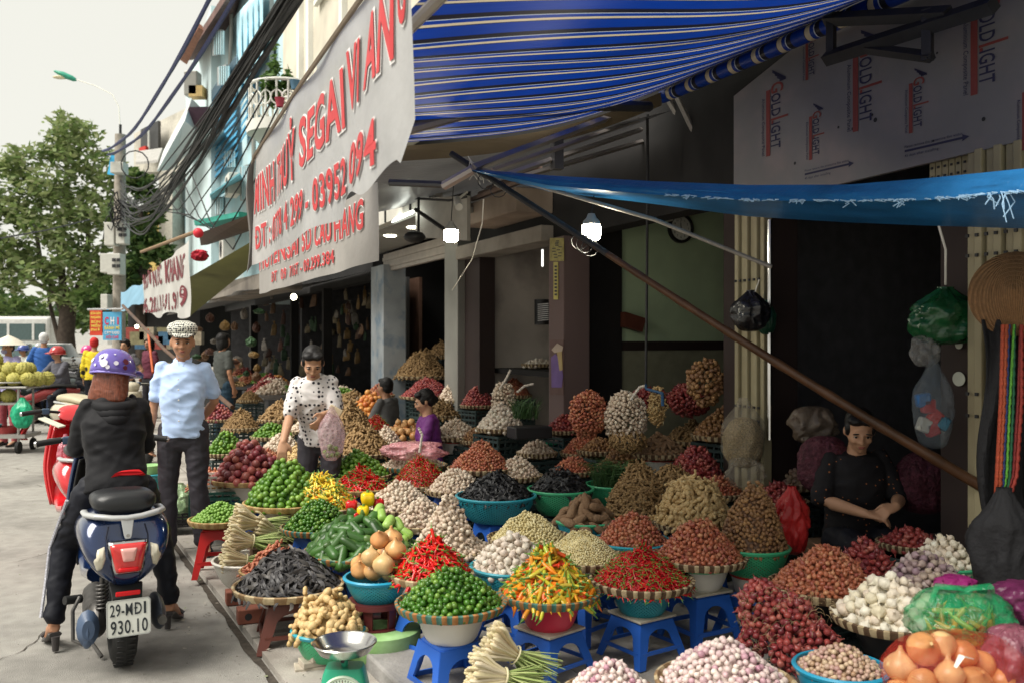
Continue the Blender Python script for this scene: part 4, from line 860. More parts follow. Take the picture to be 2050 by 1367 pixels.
# dark canopies over the far stalls, and an unseen sheet added to shade the near end
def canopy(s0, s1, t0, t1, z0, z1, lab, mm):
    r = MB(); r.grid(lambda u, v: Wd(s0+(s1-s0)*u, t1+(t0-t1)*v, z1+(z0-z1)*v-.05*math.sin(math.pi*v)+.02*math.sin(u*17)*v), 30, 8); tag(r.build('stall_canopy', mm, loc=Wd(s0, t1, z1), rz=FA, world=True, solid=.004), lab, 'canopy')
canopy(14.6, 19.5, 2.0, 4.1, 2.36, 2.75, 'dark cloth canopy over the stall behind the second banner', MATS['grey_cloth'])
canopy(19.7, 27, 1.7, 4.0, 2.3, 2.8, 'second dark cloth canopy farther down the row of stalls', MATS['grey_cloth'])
canopy(-3.0, 2.3, 3.0, 3.95, 3.3, 3.5, 'unseen dark sheet added as shade beyond the right end of the striped awning', MATS['grey_cloth'])
# ================================================================ STALL FURNITURE PROTOTYPES
GZ0 = .04
bluep = pmat('blue_plastic', (.025, .12, .52), .38); redp = pmat('red_stool_plastic', (.55, .02, .02), .38); brnp = pmat('brown_plastic', (.12, .035, .025), .45)
tealp = pmat('teal_plastic', (.03, .30, .38), .35); grnp = pmat('green_plastic', (.06, .42, .20), .35); whtp = pmat('white_plastic', (.62, .60, .54), .4); pinkp = pmat('pinkred_plastic', (.62, .04, .08), .3)
blkp = pmat('black_plastic', (.02, .02, .022), .4); blubp = pmat('blue_tub_plastic', (.02, .28, .45), .35); ltg = pmat('lightgreen_plastic', (.30, .55, .22), .5)
PCOL = {'teal': tealp, 'green': grnp, 'white': whtp, 'pink': pinkp, 'black': blkp, 'blue': blubp, 'red': redp, 'navy': pmat('navy_plastic', (.02, .04, .3), .35), 'lightgreen': ltg}
def holed(name, col, fx=46, fz=42):
    m = mat(name, col, .35, .4, var=.08, scale=3); t = m.node_tree; L = t.links
    if 'holes' in m: return m
    m['holes'] = 1
    tc = t.nodes.new('ShaderNodeTexCoord'); sp = t.nodes.new('ShaderNodeSeparateXYZ'); L.new(tc.outputs['Object'], sp.inputs[0])
    at = _n(t, 'ShaderNodeMath', operation='ARCTAN2'); L.new(sp.outputs[1], at.inputs[0]); L.new(sp.outputs[0], at.inputs[1])
    def mth(op, a, v=None, b=None):
        n = _n(t, 'ShaderNodeMath', operation=op); L.new(a, n.inputs[0])
        if v is not None: n.inputs[1].default_value = v
        if b is not None: L.new(b, n.inputs[1])
        return n.outputs[0]
    z = mth('MULTIPLY', sp.outputs[2], fz*2*math.pi/6.283*3.2); sa = mth('SINE', mth('MULTIPLY', at.outputs[0], fx)); sz = mth('SINE', mth('MULTIPLY', z, 3.1))
    pr = mth('MULTIPLY', sa, b=sz); hole = mth('GREATER_THAN', pr, .32); b = t.nodes['Principled BSDF']; tr = t.nodes.new('ShaderNodeBsdfTransparent'); mx = t.nodes.new('ShaderNodeMixShader')
    L.new(hole, mx.inputs[0]); L.new(b.outputs[0], mx.inputs[1]); L.new(tr.outputs[0], mx.inputs[2]); L.new(mx.outputs[0], t.nodes['Material Output'].inputs[0]); return m
def weave(name, c1, c2, n=44, rim=True):
    if name in MATS: return MATS[name]
    m = mat(name, c1, .7, .2, var=0); t = m.node_tree; L = t.links; tc = t.nodes.new('ShaderNodeTexCoord'); sp = t.nodes.new('ShaderNodeSeparateXYZ'); L.new(tc.outputs['Object'], sp.inputs[0])
    at = _n(t, 'ShaderNodeMath', operation='ARCTAN2'); L.new(sp.outputs[1], at.inputs[0]); L.new(sp.outputs[0], at.inputs[1])
    ml = _n(t, 'ShaderNodeMath', operation='MULTIPLY'); ml.inputs[1].default_value = n; L.new(at.outputs[0], ml.inputs[0]); sn = _n(t, 'ShaderNodeMath', operation='SINE'); L.new(ml.outputs[0], sn.inputs[0])
    nz = _n(t, 'ShaderNodeTexNoise'); nz.inputs['Scale'].default_value = 9; L.new(tc.outputs['Object'], nz.inputs['Vector'])
    ad_ = _n(t, 'ShaderNodeMath', operation='ADD'); L.new(sn.outputs[0], ad_.inputs[0]); 
    sb = _n(t, 'ShaderNodeMapRange'); sb.inputs['To Min'].default_value = -1.2; sb.inputs['To Max'].default_value = 1.2; L.new(nz.outputs[0], sb.inputs[0]); L.new(sb.outputs[0], ad_.inputs[1])
    g_ = _n(t, 'ShaderNodeMath', operation='GREATER_THAN'); g_.inputs[1].default_value = 0; L.new(ad_.outputs[0], g_.inputs[0])
    mx = _n(t, 'ShaderNodeMix', data_type='RGBA'); L.new(g_.outputs[0], mx.inputs[0]); mx.inputs[6].default_value = (*c1, 1); mx.inputs[7].default_value = (*c2, 1)
    n2 = _n(t, 'ShaderNodeTexNoise'); n2.inputs['Scale'].default_value = 60; L.new(tc.outputs['Object'], n2.inputs['Vector']); mr = _n(t, 'ShaderNodeMapRange'); mr.inputs['To Min'].default_value = .6; mr.inputs['To Max'].default_value = 1.35; L.new(n2.outputs[0], mr.inputs[0])
    hs = _n(t, 'ShaderNodeVectorMath', operation='SCALE'); L.new(mx.outputs[2], hs.inputs[0]); L.new(mr.outputs[0], hs.inputs['Scale']); L.new(hs.outputs[0], t.nodes['Principled BSDF'].inputs['Base Color'])
    bp = _n(t, 'ShaderNodeBump'); bp.inputs['Strength'].default_value = .6; bp.inputs['Distance'].default_value = .004; L.new(sn.outputs[0], bp.inputs['Height']); L.new(bp.outputs[0], t.nodes['Principled BSDF'].inputs['Normal']); return m
straw = weave('straw_weave', (.30, .21, .10), (.22, .14, .06), 70)
RIMS = {'nat': weave('rim_natural', (.42, .30, .14), (.34, .21, .09), 22), 'dark': weave('rim_dark', (.10, .06, .035), (.42, .33, .2), 30), 'multi': weave('rim_multi', (.06, .15, .12), (.30, .14, .05), 34), 'pale': weave('rim_pale', (.45, .36, .22), (.26, .17, .09), 16)}
def stool_proto():
    r = thing('plastic_stool', 'x', 'stool'); H = .27; a, b = .105, .16
    m = MB(); m.loft([((0, 0, H-.03), (a, 0, 0), (0, a, 0)), ((0, 0, H-.006), (a*.99, 0, 0), (0, a*.99, 0)), ((0, 0, H), (a*.93, 0, 0), (0, a*.93, 0)), ((0, 0, H-.004), (a*.5, 0, 0), (0, a*.5, 0))], 32, 7)
    m.build('seat', bluep, r)
    for k in range(4):
        m = MB()
        for sd_ in (0, 1):      # two half side panels meeting at the corner
            rot = Matrix.Rotation(math.pi/2*(k+sd_), 3, 'Z'); sg = 1 if sd_ == 0 else -1
            prof = [(0, H-.012), (0, H-.055)]
            for i in range(7): th = i/6*math.pi/2; prof.append((.078*math.sin(th)*1.0, H-.125+.07*math.cos(th)))
            prof += [(.122, 0), (.16, 0), (.105, H-.012)]
            pts = []
            for x, z in prof:
                y = -(a+(b-a)*(1-z/H)); pts.append(rot @ Vector((sg*x, y, z)))
            if sg < 0: pts = pts[::-1]
            inward = rot @ Vector((0, .012, 0)); m.poly(pts, inward)
        m.build('leg', bluep, r, smooth=False)
    m = MB()
    for k in range(4):
        rot = Matrix.Rotation(math.pi/2*k, 3, 'Z'); z = .085; y = -(a+(b-a)*(1-z/H))+.004; m.box(rot @ Vector((0, y, z)), (.25, .01, .022), rot)
    m.build('rung', bluep, r, smooth=False)
    return r
STOOL = stool_proto(); STOOL_T = tree_of(STOOL); used = {'stool': False}
def place_stool(x, y, z, H, rz, label, mt=None, wid=1.0, group='blue plastic stools under the trays'):
    r = clone(STOOL_T, (x, y, z), rz, label, group); r.scale = (wid, wid, H/.27); return r
def tinted_stool(mt, name):
    r, ch = STOOL_T; q = r.copy(); COL.objects.link(q); q.name = 'plastic_stool'; out = []
    for c, _ in ch:
        k = c.copy(); k.data = c.data.copy(); k.data.materials[0] = mt; COL.objects.link(k); k.parent = q; out.append((k, []))
    return (q, out)
def tray(x, y, z, Rr, rim, desc, tilt=None, kind='round woven tray'):
    r = thing('woven_tray', f'{kind} holding the {desc}', 'tray', (x, y, z-.055)); m = MB()
    m.lathe([(0, 0), (Rr*.62, .002), (Rr*.86, .022), (Rr*.985, .052), (Rr*.97, .052), (Rr*.84, .03), (Rr*.6, .010), (0, .008)], 48); m.build('dish', straw, r)
    m = MB(); m.lathe([(Rr*.955, .026), (Rr*.985, .024), (Rr+.008, .046), (Rr+.010, .058), (Rr-.002, .062), (Rr*.955, .05), (Rr*.955, .026)], 48); m.build('rim', RIMS[rim], r)
    if tilt: r.rotation_euler = tilt
    return r
def bowl(x, y, z, Rr, col, desc, h=.13, holes=False, rimc=None, name=None, low=.66):
    kind = ('plastic_basket' if holes else 'plastic_basin'); word = 'basket' if holes else 'basin'
    r = thing(kind, f'{col} plastic {word} {"holding" if name else "under"} the {desc}', word, (x, y, z-h)); body = holed(col+'_holed', tuple(PCOL[col].node_tree.nodes['RGB'].outputs[0].default_value)[:3]) if holes else PCOL[col]
    m = MB(); pr = [(0, 0), (Rr*low*.95, 0), (Rr*low, .006)]
    for i in range(1, 8): f = i/7; pr.append((Rr*(low+(1-low)*math.sin(f*1.4)/math.sin(1.4)), h*f))
    pr += [(p[0]-.004, p[1]+(.004 if i == 0 else 0)) for i, p in enumerate(reversed(pr))]
    m.lathe(pr, 40); m.build('body', body, r)
    m = MB(); m.lathe([(Rr-.006, h-.012), (Rr+.006, h-.014), (Rr+.011, h-.002), (Rr+.004, h+.005), (Rr-.006, h+.003), (Rr-.006, h-.012)], 40); m.build('rim', PCOL[rimc or col], r)
    if holes: m = MB(); m.lathe([(Rr*.8, h*.28), (Rr*.812, h*.33), (Rr*.84, h*.38)], 40)
    return r
def board(x, y, z, rz, desc, sz=.24, th=.012):
    m = MB(); m.box((0, 0, -th/2), (sz, sz, th)); o = m.build('foam_board', mat('foam', (.5, .46, .38), .8, var=.15, stain=((.3, .25, .18), .5, 9)), smooth=False, bevel=.003, loc=(x, y, z), rz=rz); tag(o, f'pale foam board between stool and basin under the {desc}', 'board'); return th
crp = None
def crate_proto():
    r = thing('plastic_crate', 'x', 'crate'); w_, h = .36, .24; m = MB()
    for k in range(4):
        rot = Matrix.Rotation(math.pi/2*k, 3, 'Z')
        for z in (.012, .07, .13, .19, .23): m.box(rot @ Vector((0, -w_/2, z)), (w_, .01, .022), rot)
        for x in (-.17, -.1, -.03, .04, .11, .17): m.box(rot @ Vector((x, -w_/2+.001, h/2)), (.014, .008, h), rot)
    m.build('side_grid', pmat('crate_dark', (.03, .05, .05), .5), r, smooth=False); MB().box((0, 0, .012), (w_-.02, w_-.02, .014)).build('floor', MATS['crate_dark'], r, smooth=False); return r
CRATE = crate_proto(); CRATE_T = tree_of(CRATE)
# ================================================================ PRODUCE
def np_of(mb): return (np.array(mb.v, float), list(mb.f), list(mb.mi))
def bend_tube(L, r, bend, taper, n=6, k=7, stem=True):
    m = MB(); pts = []; rr = []
    for i in range(k+1):
        f = i/k; x = (f-.5)*L; pts.append((x, bend*L*(f*f), .1*L*math.sin(f*3)*bend)); rr.append(r*(taper(f)))
    m.m(0).tube(pts, rr, n)
    if stem:
        m.m(1).tube([pts[0], (pts[0][0]-.18*L, pts[0][1]+.05*L, 0), (pts[0][0]-.3*L, pts[0][1]+.1*L, .02*L)], [r*.75, r*.22, r*.2], 5)
    return m
def chili(L, r, bend): return bend_tube(L, r, bend, lambda f: max(.08, (1-.25*f)*(1-f**4)**.7 if f > 0 else .8))
def bulb_mesh(r, ribs=0, tip=.5, el=1.0, roots=True, n=12):
    m = MB(); pr = [(0, -.85), (.35, -.92), (.75, -.6), (1, -.08), (.95, .3), (.62, .68), (.26, .95), (.14, 1+tip*.5), (.10, 1+tip)]
    vs = []
    m.lathe([(a*r, b*r*el) for a, b in pr], n, closed=True)
    if ribs:
        v = []
        for x, y, z in m.v:
            a = math.atan2(y, x); k = 1+.07*math.cos(a*ribs)-.04; v.append((x*k, y*k, z))
        m.v = v
    return m
def lump(seed, L, r, nk, knob=.75):
    """ginger hand: chain of knobs with side fingers"""
    rr = random.Random(seed); m = MB(); p = Vector((-L/2, 0, 0)); d = Vector((1, 0, 0))
    def knobs(p, d, n_, r_):
        for i in range(n_):
            s_ = r_*rr.uniform(.8, 1.15); m.ell(p, (s_*1.35, s_, s_*.85), 8, 6, d.to_track_quat('X', 'Z').to_matrix()); p = p+d*s_*1.6; d = (d+Vector((rr.uniform(-.35, .35), rr.uniform(-.4, .4), rr.uniform(-.15, .15)))).normalized()
            if i % 2 == 1 and r_ > r*.7:
                d2 = (d+Vector((rr.uniform(-.3, .3), rr.choice((-1, 1))*1.3, rr.uniform(-.3, .6)))).normalized(); knobs(p+d2*s_*.7, d2, 2, r_*knob*.85)
    knobs(p, d, nk, r); return m
def strip(seed, L, wd, curl):
    rr = random.Random(seed); m = MB(); n = 7; vs = []
    for i in range(n+1):
        f = i/n; a = curl*(f-.5)*2; c = Vector((L*(f-.5), L*.22*math.sin(a*1.5+rr.random()*.2), L*.12*math.cos(a*2))); w_ = wd*(math.sin(math.pi*min(.97, max(.05, f)))**.5); tw = .8*math.sin(f*4+seed)
        s_ = Vector((0, math.cos(tw), math.sin(tw)))*w_; th = Vector((0, -math.sin(tw), math.cos(tw)))*wd*.16*(1+.4*math.sin(f*22))
        vs += [c-s_, c+th, c+s_, c-th]
    m.add(vs, [(i*4+j, i*4+(j+1) % 4, (i+1)*4+(j+1) % 4, (i+1)*4+j) for i in range(n) for j in range(4)]); return m
green_stem = mat('stem_green', (.12, .24, .04), .5, var=0)
dry_stem = mat('stem_dry', (.25, .2, .08), .7, var=0)
def P_(name, cols, rough=.4, **k): return mat(name, cols[0], rough, k.pop('spec', .4), var=k.pop('var', .12), scale=k.pop('scale', 60), cols=cols, **k)
garl_c = [(.62, .52, .40), (.55, .42, .32), (.68, .60, .48), (.48, .36, .28)]
KINDS = {
 'lime': dict(w='round green lime', cat='lime', v=[MB().ell((0, 0, 0), (.0215, .0205, .0205), 12, 8), MB().ell((0, 0, 0), (.019, .019, .0185), 12, 8)], m=[P_('lime_skin', [(.07, .17, .014), (.12, .25, .025), (.045, .12, .012), (.2, .33, .05)], .33, bump=.12, bscale=400)], r=.0195),
 'calamansi': dict(w='small dark green lime', cat='lime', v=[MB().ell((0, 0, 0), .0135, 10, 7)], m=[P_('calam_skin', [(.035, .115, .010), (.06, .165, .016), (.025, .08, .008), (.15, .27, .04)], .22)], r=.0130),
 'greenfruit': dict(w='small apple green fruit', cat='green fruit', v=[MB().ell((0, 0, 0), .0118, 8, 6)], m=[P_('greenfruit_skin', [(.16, .30, .05), (.22, .38, .08), (.12, .25, .03)], .35)], r=.0113),
 'passion': dict(w='purple red passion fruit', cat='passion fruit', v=[MB().ell((0, 0, 0), .031, 14, 10), MB().ell((0, 0, 0), (.028, .028, .029), 14, 10)], m=[P_('passion_skin', [(.18, .035, .05), (.28, .05, .055), (.33, .10, .07), (.13, .03, .05)], .35)], r=.0285),
 'onion': dict(w='big golden onion', cat='onion', v=[bulb_mesh(.054, 0, .35, .95, n=20), bulb_mesh(.048, 0, .3, .98, n=20)], m=[P_('onion_skin', [(.55, .27, .10), (.62, .36, .15), (.5, .22, .08), (.6, .42, .2)], .3, scale=14, stretch=(1, 1, .25), var=.3)], r=.050),
 'orange': dict(w='orange fruit', cat='orange', v=[MB().ell((0, 0, 0), .034, 12, 8)], m=[P_('orange_skin', [(.55, .2, .04), (.6, .3, .08), (.5, .14, .04)], .4)], r=.032),
 'garlic': dict(w='small white garlic bulb', cat='garlic', v=[bulb_mesh(.0155, 6, .55), bulb_mesh(.0135, 5, .8)], m=[P_('garlic_skin', garl_c, .55, scale=90, var=.15)], r=.0145),
 'fatgarlic': dict(w='fat white garlic bulb', cat='garlic', v=[bulb_mesh(.028, 8, .5, .85, n=24), bulb_mesh(.025, 7, .7, .85, n=21)], m=[P_('fatgarlic_skin', [(.76, .70, .56), (.68, .57, .46), (.78, .74, .62), (.7, .62, .44)], .5, scale=45, var=.12)], r=.026),
 'midgarlic': dict(w='white garlic bulb', cat='garlic', v=[bulb_mesh(.021, 7, .6, .9, n=14)], m=[P_('midgarlic_skin', [(.66, .6, .5), (.6, .5, .42), (.7, .66, .56)], .5, scale=60, var=.15)], r=.0195),
 'purplegarlic': dict(w='purple streaked garlic bulb', cat='garlic', v=[bulb_mesh(.0185, 7, .6, .95, n=14)], m=[P_('purplegarlic_skin', [(.5, .42, .38), (.22, .13, .18), (.42, .34, .26), (.3, .2, .24)], .5, scale=60, var=.25)], r=.0175),
 'pinkshallot': dict(w='pink and white pearl onion', cat='onion', v=[MB().ell((0, 0, 0), (.0145, .013, .013), 12, 8), bulb_mesh(.013, 0, .3)], m=[P_('pinkshallot_skin', [(.68, .58, .52), (.6, .45, .44), (.70, .62, .55), (.42, .2, .27), (.72, .66, .58)], .35, scale=40, var=.14)], r=.0132),
 'tinyonion': dict(w='tiny brown pearl onion', cat='onion', v=[MB().ell((0, 0, 0), .0108, 8, 6)], m=[P_('tinyonion_skin', [(.48, .35, .25), (.38, .22, .2), (.55, .42, .28), (.33, .2, .12)], .4)], r=.0102),
 'shallot': dict(w='small red brown shallot', cat='shallot', v=[bulb_mesh(.0118, 0, .9, 1.25, n=8), bulb_mesh(.0105, 0, .7, 1.3, n=8)], m=[P_('shallot_skin', [(.36, .10, .055), (.45, .16, .08), (.28, .07, .05), (.5, .24, .12)], .3, var=.2)], r=.0118),
 'redshallot': dict(w='dark red shallot', cat='shallot', v=[bulb_mesh(.0155, 0, .9, 1.15, n=10)], m=[P_('redshallot_skin', [(.22, .03, .035), (.32, .06, .05), (.16, .025, .035), (.4, .12, .09)], .28, var=.2)], r=.015),
 'brownnut': dict(w='small brown root nodule', cat='root', v=[bulb_mesh(.011, 0, .5, 1.2, n=7)], m=[P_('brownnut_skin', [(.28, .15, .06), (.2, .1, .05), (.36, .2, .08), (.14, .07, .04)], .5)], r=.0112),
 'clove': dict(w='peeled garlic clove', cat='garlic clove', v=[MB().ell((0, 0, 0), (.011, .0068, .0068), 7, 5)], m=[P_('clove_skin', [(.62, .53, .27), (.68, .6, .34), (.55, .45, .2)], .35)], r=.0082),
 'crushed': dict(w='small peeled garlic bit', cat='garlic clove', v=[MB().ell((0, 0, 0), (.0075, .0048, .0045), 6, 4)], m=[P_('crushed_skin', [(.68, .6, .33), (.62, .52, .26), (.72, .66, .42)], .4)], r=.0058),
 'redchili': dict(w='glossy red chilli', cat='chilli', v=[chili(.095, .0085, .25), chili(.085, .008, -.3), chili(.10, .0075, .12)], m=[P_('redchili_skin', [(.60, .012, .012), (.45, .008, .01), (.68, .03, .015)], .18), green_stem], r=.0125, flat=1),
 'thinchili': dict(w='thin dark red chilli', cat='chilli', v=[chili(.068, .0042, .25), chili(.06, .004, -.3)], m=[P_('thinchili_skin', [(.42, .008, .012), (.3, .006, .01), (.55, .02, .015)], .2), green_stem], r=.0078, flat=1),
 'mixchili': dict(w='orange, green or red chilli', cat='chilli', v=[chili(.088, .0088, .2), chili(.08, .0092, -.2)], m=[P_('mixchili_skin', [(.72, .16, .01), (.5, .5, .03), (.62, .03, .012), (.75, .28, .015), (.38, .5, .05), (.6, .02, .01)], .2), green_stem], r=.0128, flat=1),
 'yellowchili': dict(w='yellow chilli', cat='chilli', v=[chili(.085, .009, .2), chili(.078, .0095, -.25)], m=[P_('yellowchili_skin', [(.72, .50, .03), (.75, .58, .06), (.6, .55, .08), (.72, .2, .02), (.7, .48, .03)], .22), green_stem], r=.0128, flat=1),
 'pod': dict(w='dried grey black pod', cat='dried pod', v=[strip(1, .10, .0105, .8), strip(2, .12, .0095, -1.1), strip(3, .09, .012, 1.4)], m=[P_('pod_skin', [(.05, .048, .05), (.08, .075, .075), (.035, .034, .038), (.12, .11, .10)], .5)], r=.0155, flat=1),
 'mushroom': dict(w='dried black mushroom strip', cat='dried mushroom', v=[strip(4, .07, .011, 1.8), strip(5, .06, .013, -1.5)], m=[P_('mush_skin', [(.016, .016, .018), (.03, .03, .032), (.01, .01, .012)], .4)], r=.0145, flat=1),
 'cucumber': dict(w='dark green cucumber', cat='cucumber', v=[bend_tube(.155, .0245, .05, lambda f: (1-abs(2*f-1)**5)**.5*.95+.08, 12, 10, False), bend_tube(.13, .0225, -.05, lambda f: (1-abs(2*f-1)**5)**.5*.95+.08, 12, 10, False)], m=[P_('cuc_skin', [(.03, .09, .018), (.05, .13, .025), (.02, .06, .012), (.12, .21, .05)], .35, scale=25, stretch=(.15, 1, 1), var=.35)], r=.026, flat=1),
 'chayote': dict(w='pale ridged bitter gourd', cat='gourd', v=[bend_tube(.10, .029, .05, lambda f: (1-abs(2*f-1)**4)**.5*(.85+.15*f)+.06, 14, 10, False)], m=[P_('chay_skin', [(.32, .5, .12), (.25, .42, .08)], .4, scale=18, stretch=(.1, 1, 1), var=.45)], r=.033, flat=1),
 'ginger': dict(w='knobbly tan ginger root', cat='ginger', v=[lump(1, .09, .020, 3), lump(2, .08, .021, 3), lump(3, .1, .019, 4)], m=[P_('ginger_skin', [(.52, .36, .16), (.58, .42, .2), (.46, .3, .13)], .5, bump=.2, bscale=120)], r=.030, flat=.6),
 'darkginger': dict(w='dusty brown ginger root', cat='ginger', v=[lump(5, .06, .0095, 4), lump(6, .055, .01, 4)], m=[P_('dginger_skin', [(.26, .16, .07), (.33, .21, .09), (.19, .115, .05)], .7, bump=.2, bscale=120)], r=.0175, flat=.6),
 'turmeric': dict(w='orange red galangal root', cat='root', v=[lump(8, .08, .011, 5), lump(9, .07, .012, 4)], m=[P_('turm_skin', [(.45, .13, .07), (.52, .22, .12), (.36, .09, .06)], .5)], r=.02, flat=.6),
 'yam': dict(w='thick ringed brown taro root', cat='taro', v=[bend_tube(.13, .027, .1, lambda f: (1-abs(2*f-1)**3)**.5*(.6+.5*f)+.1, 12, 8, False)], m=[P_('yam_skin', [(.2, .115, .06), (.26, .16, .09)], .8, bump=.6, bscale=60)], r=.033, flat=.7),
}
REG = {}
def quatm(nrm, flat, rr):
    n_ = Vector(nrm).normalized()
    if flat:
        t_ = n_.cross(Vector((rr.uniform(-1, 1), rr.uniform(-1, 1), rr.uniform(-.6, .6)))).normalized(); t_ = (t_+Vector((rr.uniform(-.3, .3), rr.uniform(-.3, .3), rr.uniform(-.35, .1)))*(1.2-flat*.5)).normalized(); b_ = n_.cross(t_).normalized(); n2 = t_.cross(b_); return Matrix((t_, b_, n2)).transposed()
    a = Vector((rr.gauss(0, 1), rr.gauss(0, 1), rr.gauss(0, 1)+.5)).normalized(); return a.to_track_quat('Z', 'Y').to_matrix() @ Matrix.Rotation(rr.uniform(0, 6.28), 3, 'Z')
SEED = [100]
def put(kind, p, M, sc, desc): REG.setdefault(kind, []).append((Vector(p), M, sc, desc))
def heap(kind, c, Rr, H, desc, p=1.6, cover=1.0, sx=1.0, sc=1.0, core=True, noise_a=.12, lay=2, rz=0, ry=None):
    """mound of produce, base centre c, footprint radius Rr, height H"""
    SEED[0] += 1; rr = random.Random(SEED[0]); K = KINDS[kind]; ir = K['r']*sc; fl = K.get('flat', 0); ry = ry or Rr
    sd_ = SEED[0]*3.7
    def surf(a, f): nz_ = 1+noise_a*noise.noise(Vector((math.cos(a)*1.7, math.sin(a)*1.7, f*3+sd_)))*1.6; x = Rr*f*math.cos(a)*sx; y = ry*f*math.sin(a); x, y = x*math.cos(rz)-y*math.sin(rz), x*math.sin(rz)+y*math.cos(rz); return Vector((c[0]+x, c[1]+y, c[2]+H*max(0, 1-f**p)*nz_+.25*ir))
    # surface-area weighted cdf over f
    H *= .9 if c[1] > 4.9 and Rr < .28 else 1
    nf_ = 24; segs = []
    for i in range(nf_):
        f0, f1 = i/nf_, (i+1)/nf_; z0 = H*(1-f0**p); z1 = H*(1-f1**p); segs.append(math.hypot(Rr/nf_, z1-z0)*2*math.pi*Rr*(f0+f1)/2)
    tot = sum(segs); N = int(tot/(ir*ir*3.0)*cover); pts = np.zeros((0, 3)); md = ir*1.62; out = []; tries = 0
    cum = np.cumsum(segs)/tot
    while len(out) < N and tries < N*9:
        tries += 1; i = int(np.searchsorted(cum, rr.random())); f = (i+rr.random())/nf_; a = rr.uniform(0, 2*math.pi); P = surf(a, f)
        if len(out) and ((pts-np.array(P))**2).sum(1).min() < md*md: continue
        pts = np.vstack([pts, np.array(P)]); out.append((a, f, P))
    for a, f, P in out:
        e_ = .04; n_ = (surf(a+e_/max(f, .1), f)-P).cross(surf(a, min(1, f+e_))-P)
        if n_.z < 0: n_ = -n_
        if n_.length < 1e-9: n_ = Vector((0, 0, 1))
        n_.normalize(); s_ = sc*rr.uniform(.86, 1.13); put(kind, P+n_*ir*rr.uniform(-.15, .45), quatm(n_, fl, rr), s_, desc)
    for _ in range(int(len(out)*.55*(lay-1))):      # second layer fills the gaps
        i = int(np.searchsorted(cum, rr.random())); f = (i+rr.random())/nf_*.84; a = rr.uniform(0, 2*math.pi); P = surf(a, f)-Vector((0, 0, ir*1.1)); put(kind, P, quatm(Vector((0, 0, 1)), fl, rr), sc*.95, desc)
    if core: REG.setdefault('core_'+kind, []).append((c, Rr*.93, max(.001, H-ir*1.5), p, sx, ry/Rr, rz))
def flush(limit=300):
    cats = {}
    for kind in REG:
        if not kind.startswith('core_'): cats.setdefault(KINDS[kind]['cat'], []).append(kind)
    for cat_, kinds in cats.items():
        rr = random.Random(5); nm = cat_.replace(' ', '_'); items = []; vs_ = {}; meshes = {}; mats_ = []; base = {}
        for k in kinds:
            K = KINDS[k]; items += [(k, *it) for it in REG[k]]; vs_[k] = [np_of(v) for v in K['v']]; meshes[k] = [v.mesh(nm, K['m'], ang=60) for v in K['v']]; base[k] = len(mats_); mats_ += K['m']
        items.sort(key=lambda it: (it[1].xy.length)/KINDS[it[0]]['r']**.35-.3*it[1].z); big = items[:limit]; rest = items[limit:]
        for k, p, M, sc, desc in big:
            K = KINDS[k]; o = bpy.data.objects.new(nm, meshes[k][rr.randrange(len(meshes[k]))]); COL.objects.link(o); o.matrix_world = Matrix.Translation(p) @ M.to_4x4() @ Matrix.Scale(sc, 4)
            o['label'] = f'{K["w"]} in the {desc}'; o['category'] = cat_; o['group'] = f'{K["w"]}s of the {desc}'
        cores = [(k, c) for k in kinds for c in REG.get('core_'+k, [])]
        if rest or cores:
            V = []; Fc = []; MI = []; o_ = 0
            for k, p, M, sc, desc in rest:
                v, f, mi = vs_[k][rr.randrange(len(vs_[k]))]; V.append((v*sc) @ np.array(M).T+np.array(p)); Fc += [tuple(i+o_ for i in q) for q in f]; MI += [a+base[k] for a in mi]; o_ += len(v)
            mb = MB(); mb.v = [tuple(q) for q in np.vstack(V)] if V else []; mb.f = Fc; mb.mi = MI
            for k, (c, Rr, H, p, sx, sy, rz) in cores:
                pr = [(Rr*i/10, H*(1-(i/10)**p)) for i in range(11)][::-1]; mb.m(base[k]).lathe(pr, 20, c, Matrix.Rotation(rz, 3, 'Z'), sx, sy)
            me = mb.mesh(nm+'_heap', mats_, ang=60); o = bpy.data.objects.new(nm+'_heap', me); COL.objects.link(o); tag(o, f'the rest of the heaped {cat_} filling the trays and baskets', cat_, kind='stuff')
# ================================================================ THE STALL
def rimc(px, py, w_, z): p = onz(px, py, z); return p, w_*p.y/F/2
def stack_under(x, y, z, spec, desc, Rr, k):
    """spec: list top-down of ('basin',col[,rim]) 'board' 'stool' 'crate' 'none'"""
    rz = .75+((k*37) % 10-5)*.05
    for sp in spec:
        if isinstance(sp, tuple):
            nm, col = sp[0], sp[1]; h = min(.12, z-GZ0); r_ = Rr*.62 if nm == 'basin' else Rr*.58
            bowl(x, y, z+.012, max(.1, r_), col, desc, h=h, holes=(nm == 'colander'), rimc=(sp[2] if len(sp) > 2 else None), low=.74); z -= h-.012
        elif sp == 'board': z -= board(x, y, z, rz, desc)
        elif sp == 'stool':
            H = z-GZ0
            if H > .42: 
                clone(CRATE_T, (x, y, GZ0), rz*.4, f'dark plastic crate under the stool of the {desc}', 'dark crates under the trays'); place_stool(x, y, GZ0+.24, H-.24, rz, f'blue plastic stool under the {desc}')
            else: place_stool(x, y, GZ0, H, rz, f'blue plastic stool under the {desc}')
            z = GZ0
        elif sp == 'crate':
            n = max(1, round((z-GZ0)/.24)); H = (z-GZ0)/n
            for i in range(n):
                r = clone(CRATE_T, (x, y, GZ0+i*H), .5+.1*i, f'dark plastic crate, {["lowest","second","third","fourth","fifth"][i]} under the {desc}', 'dark crates under the trays'); r.scale = (1, 1, H/.24)
            z = GZ0
TR = 'tray'
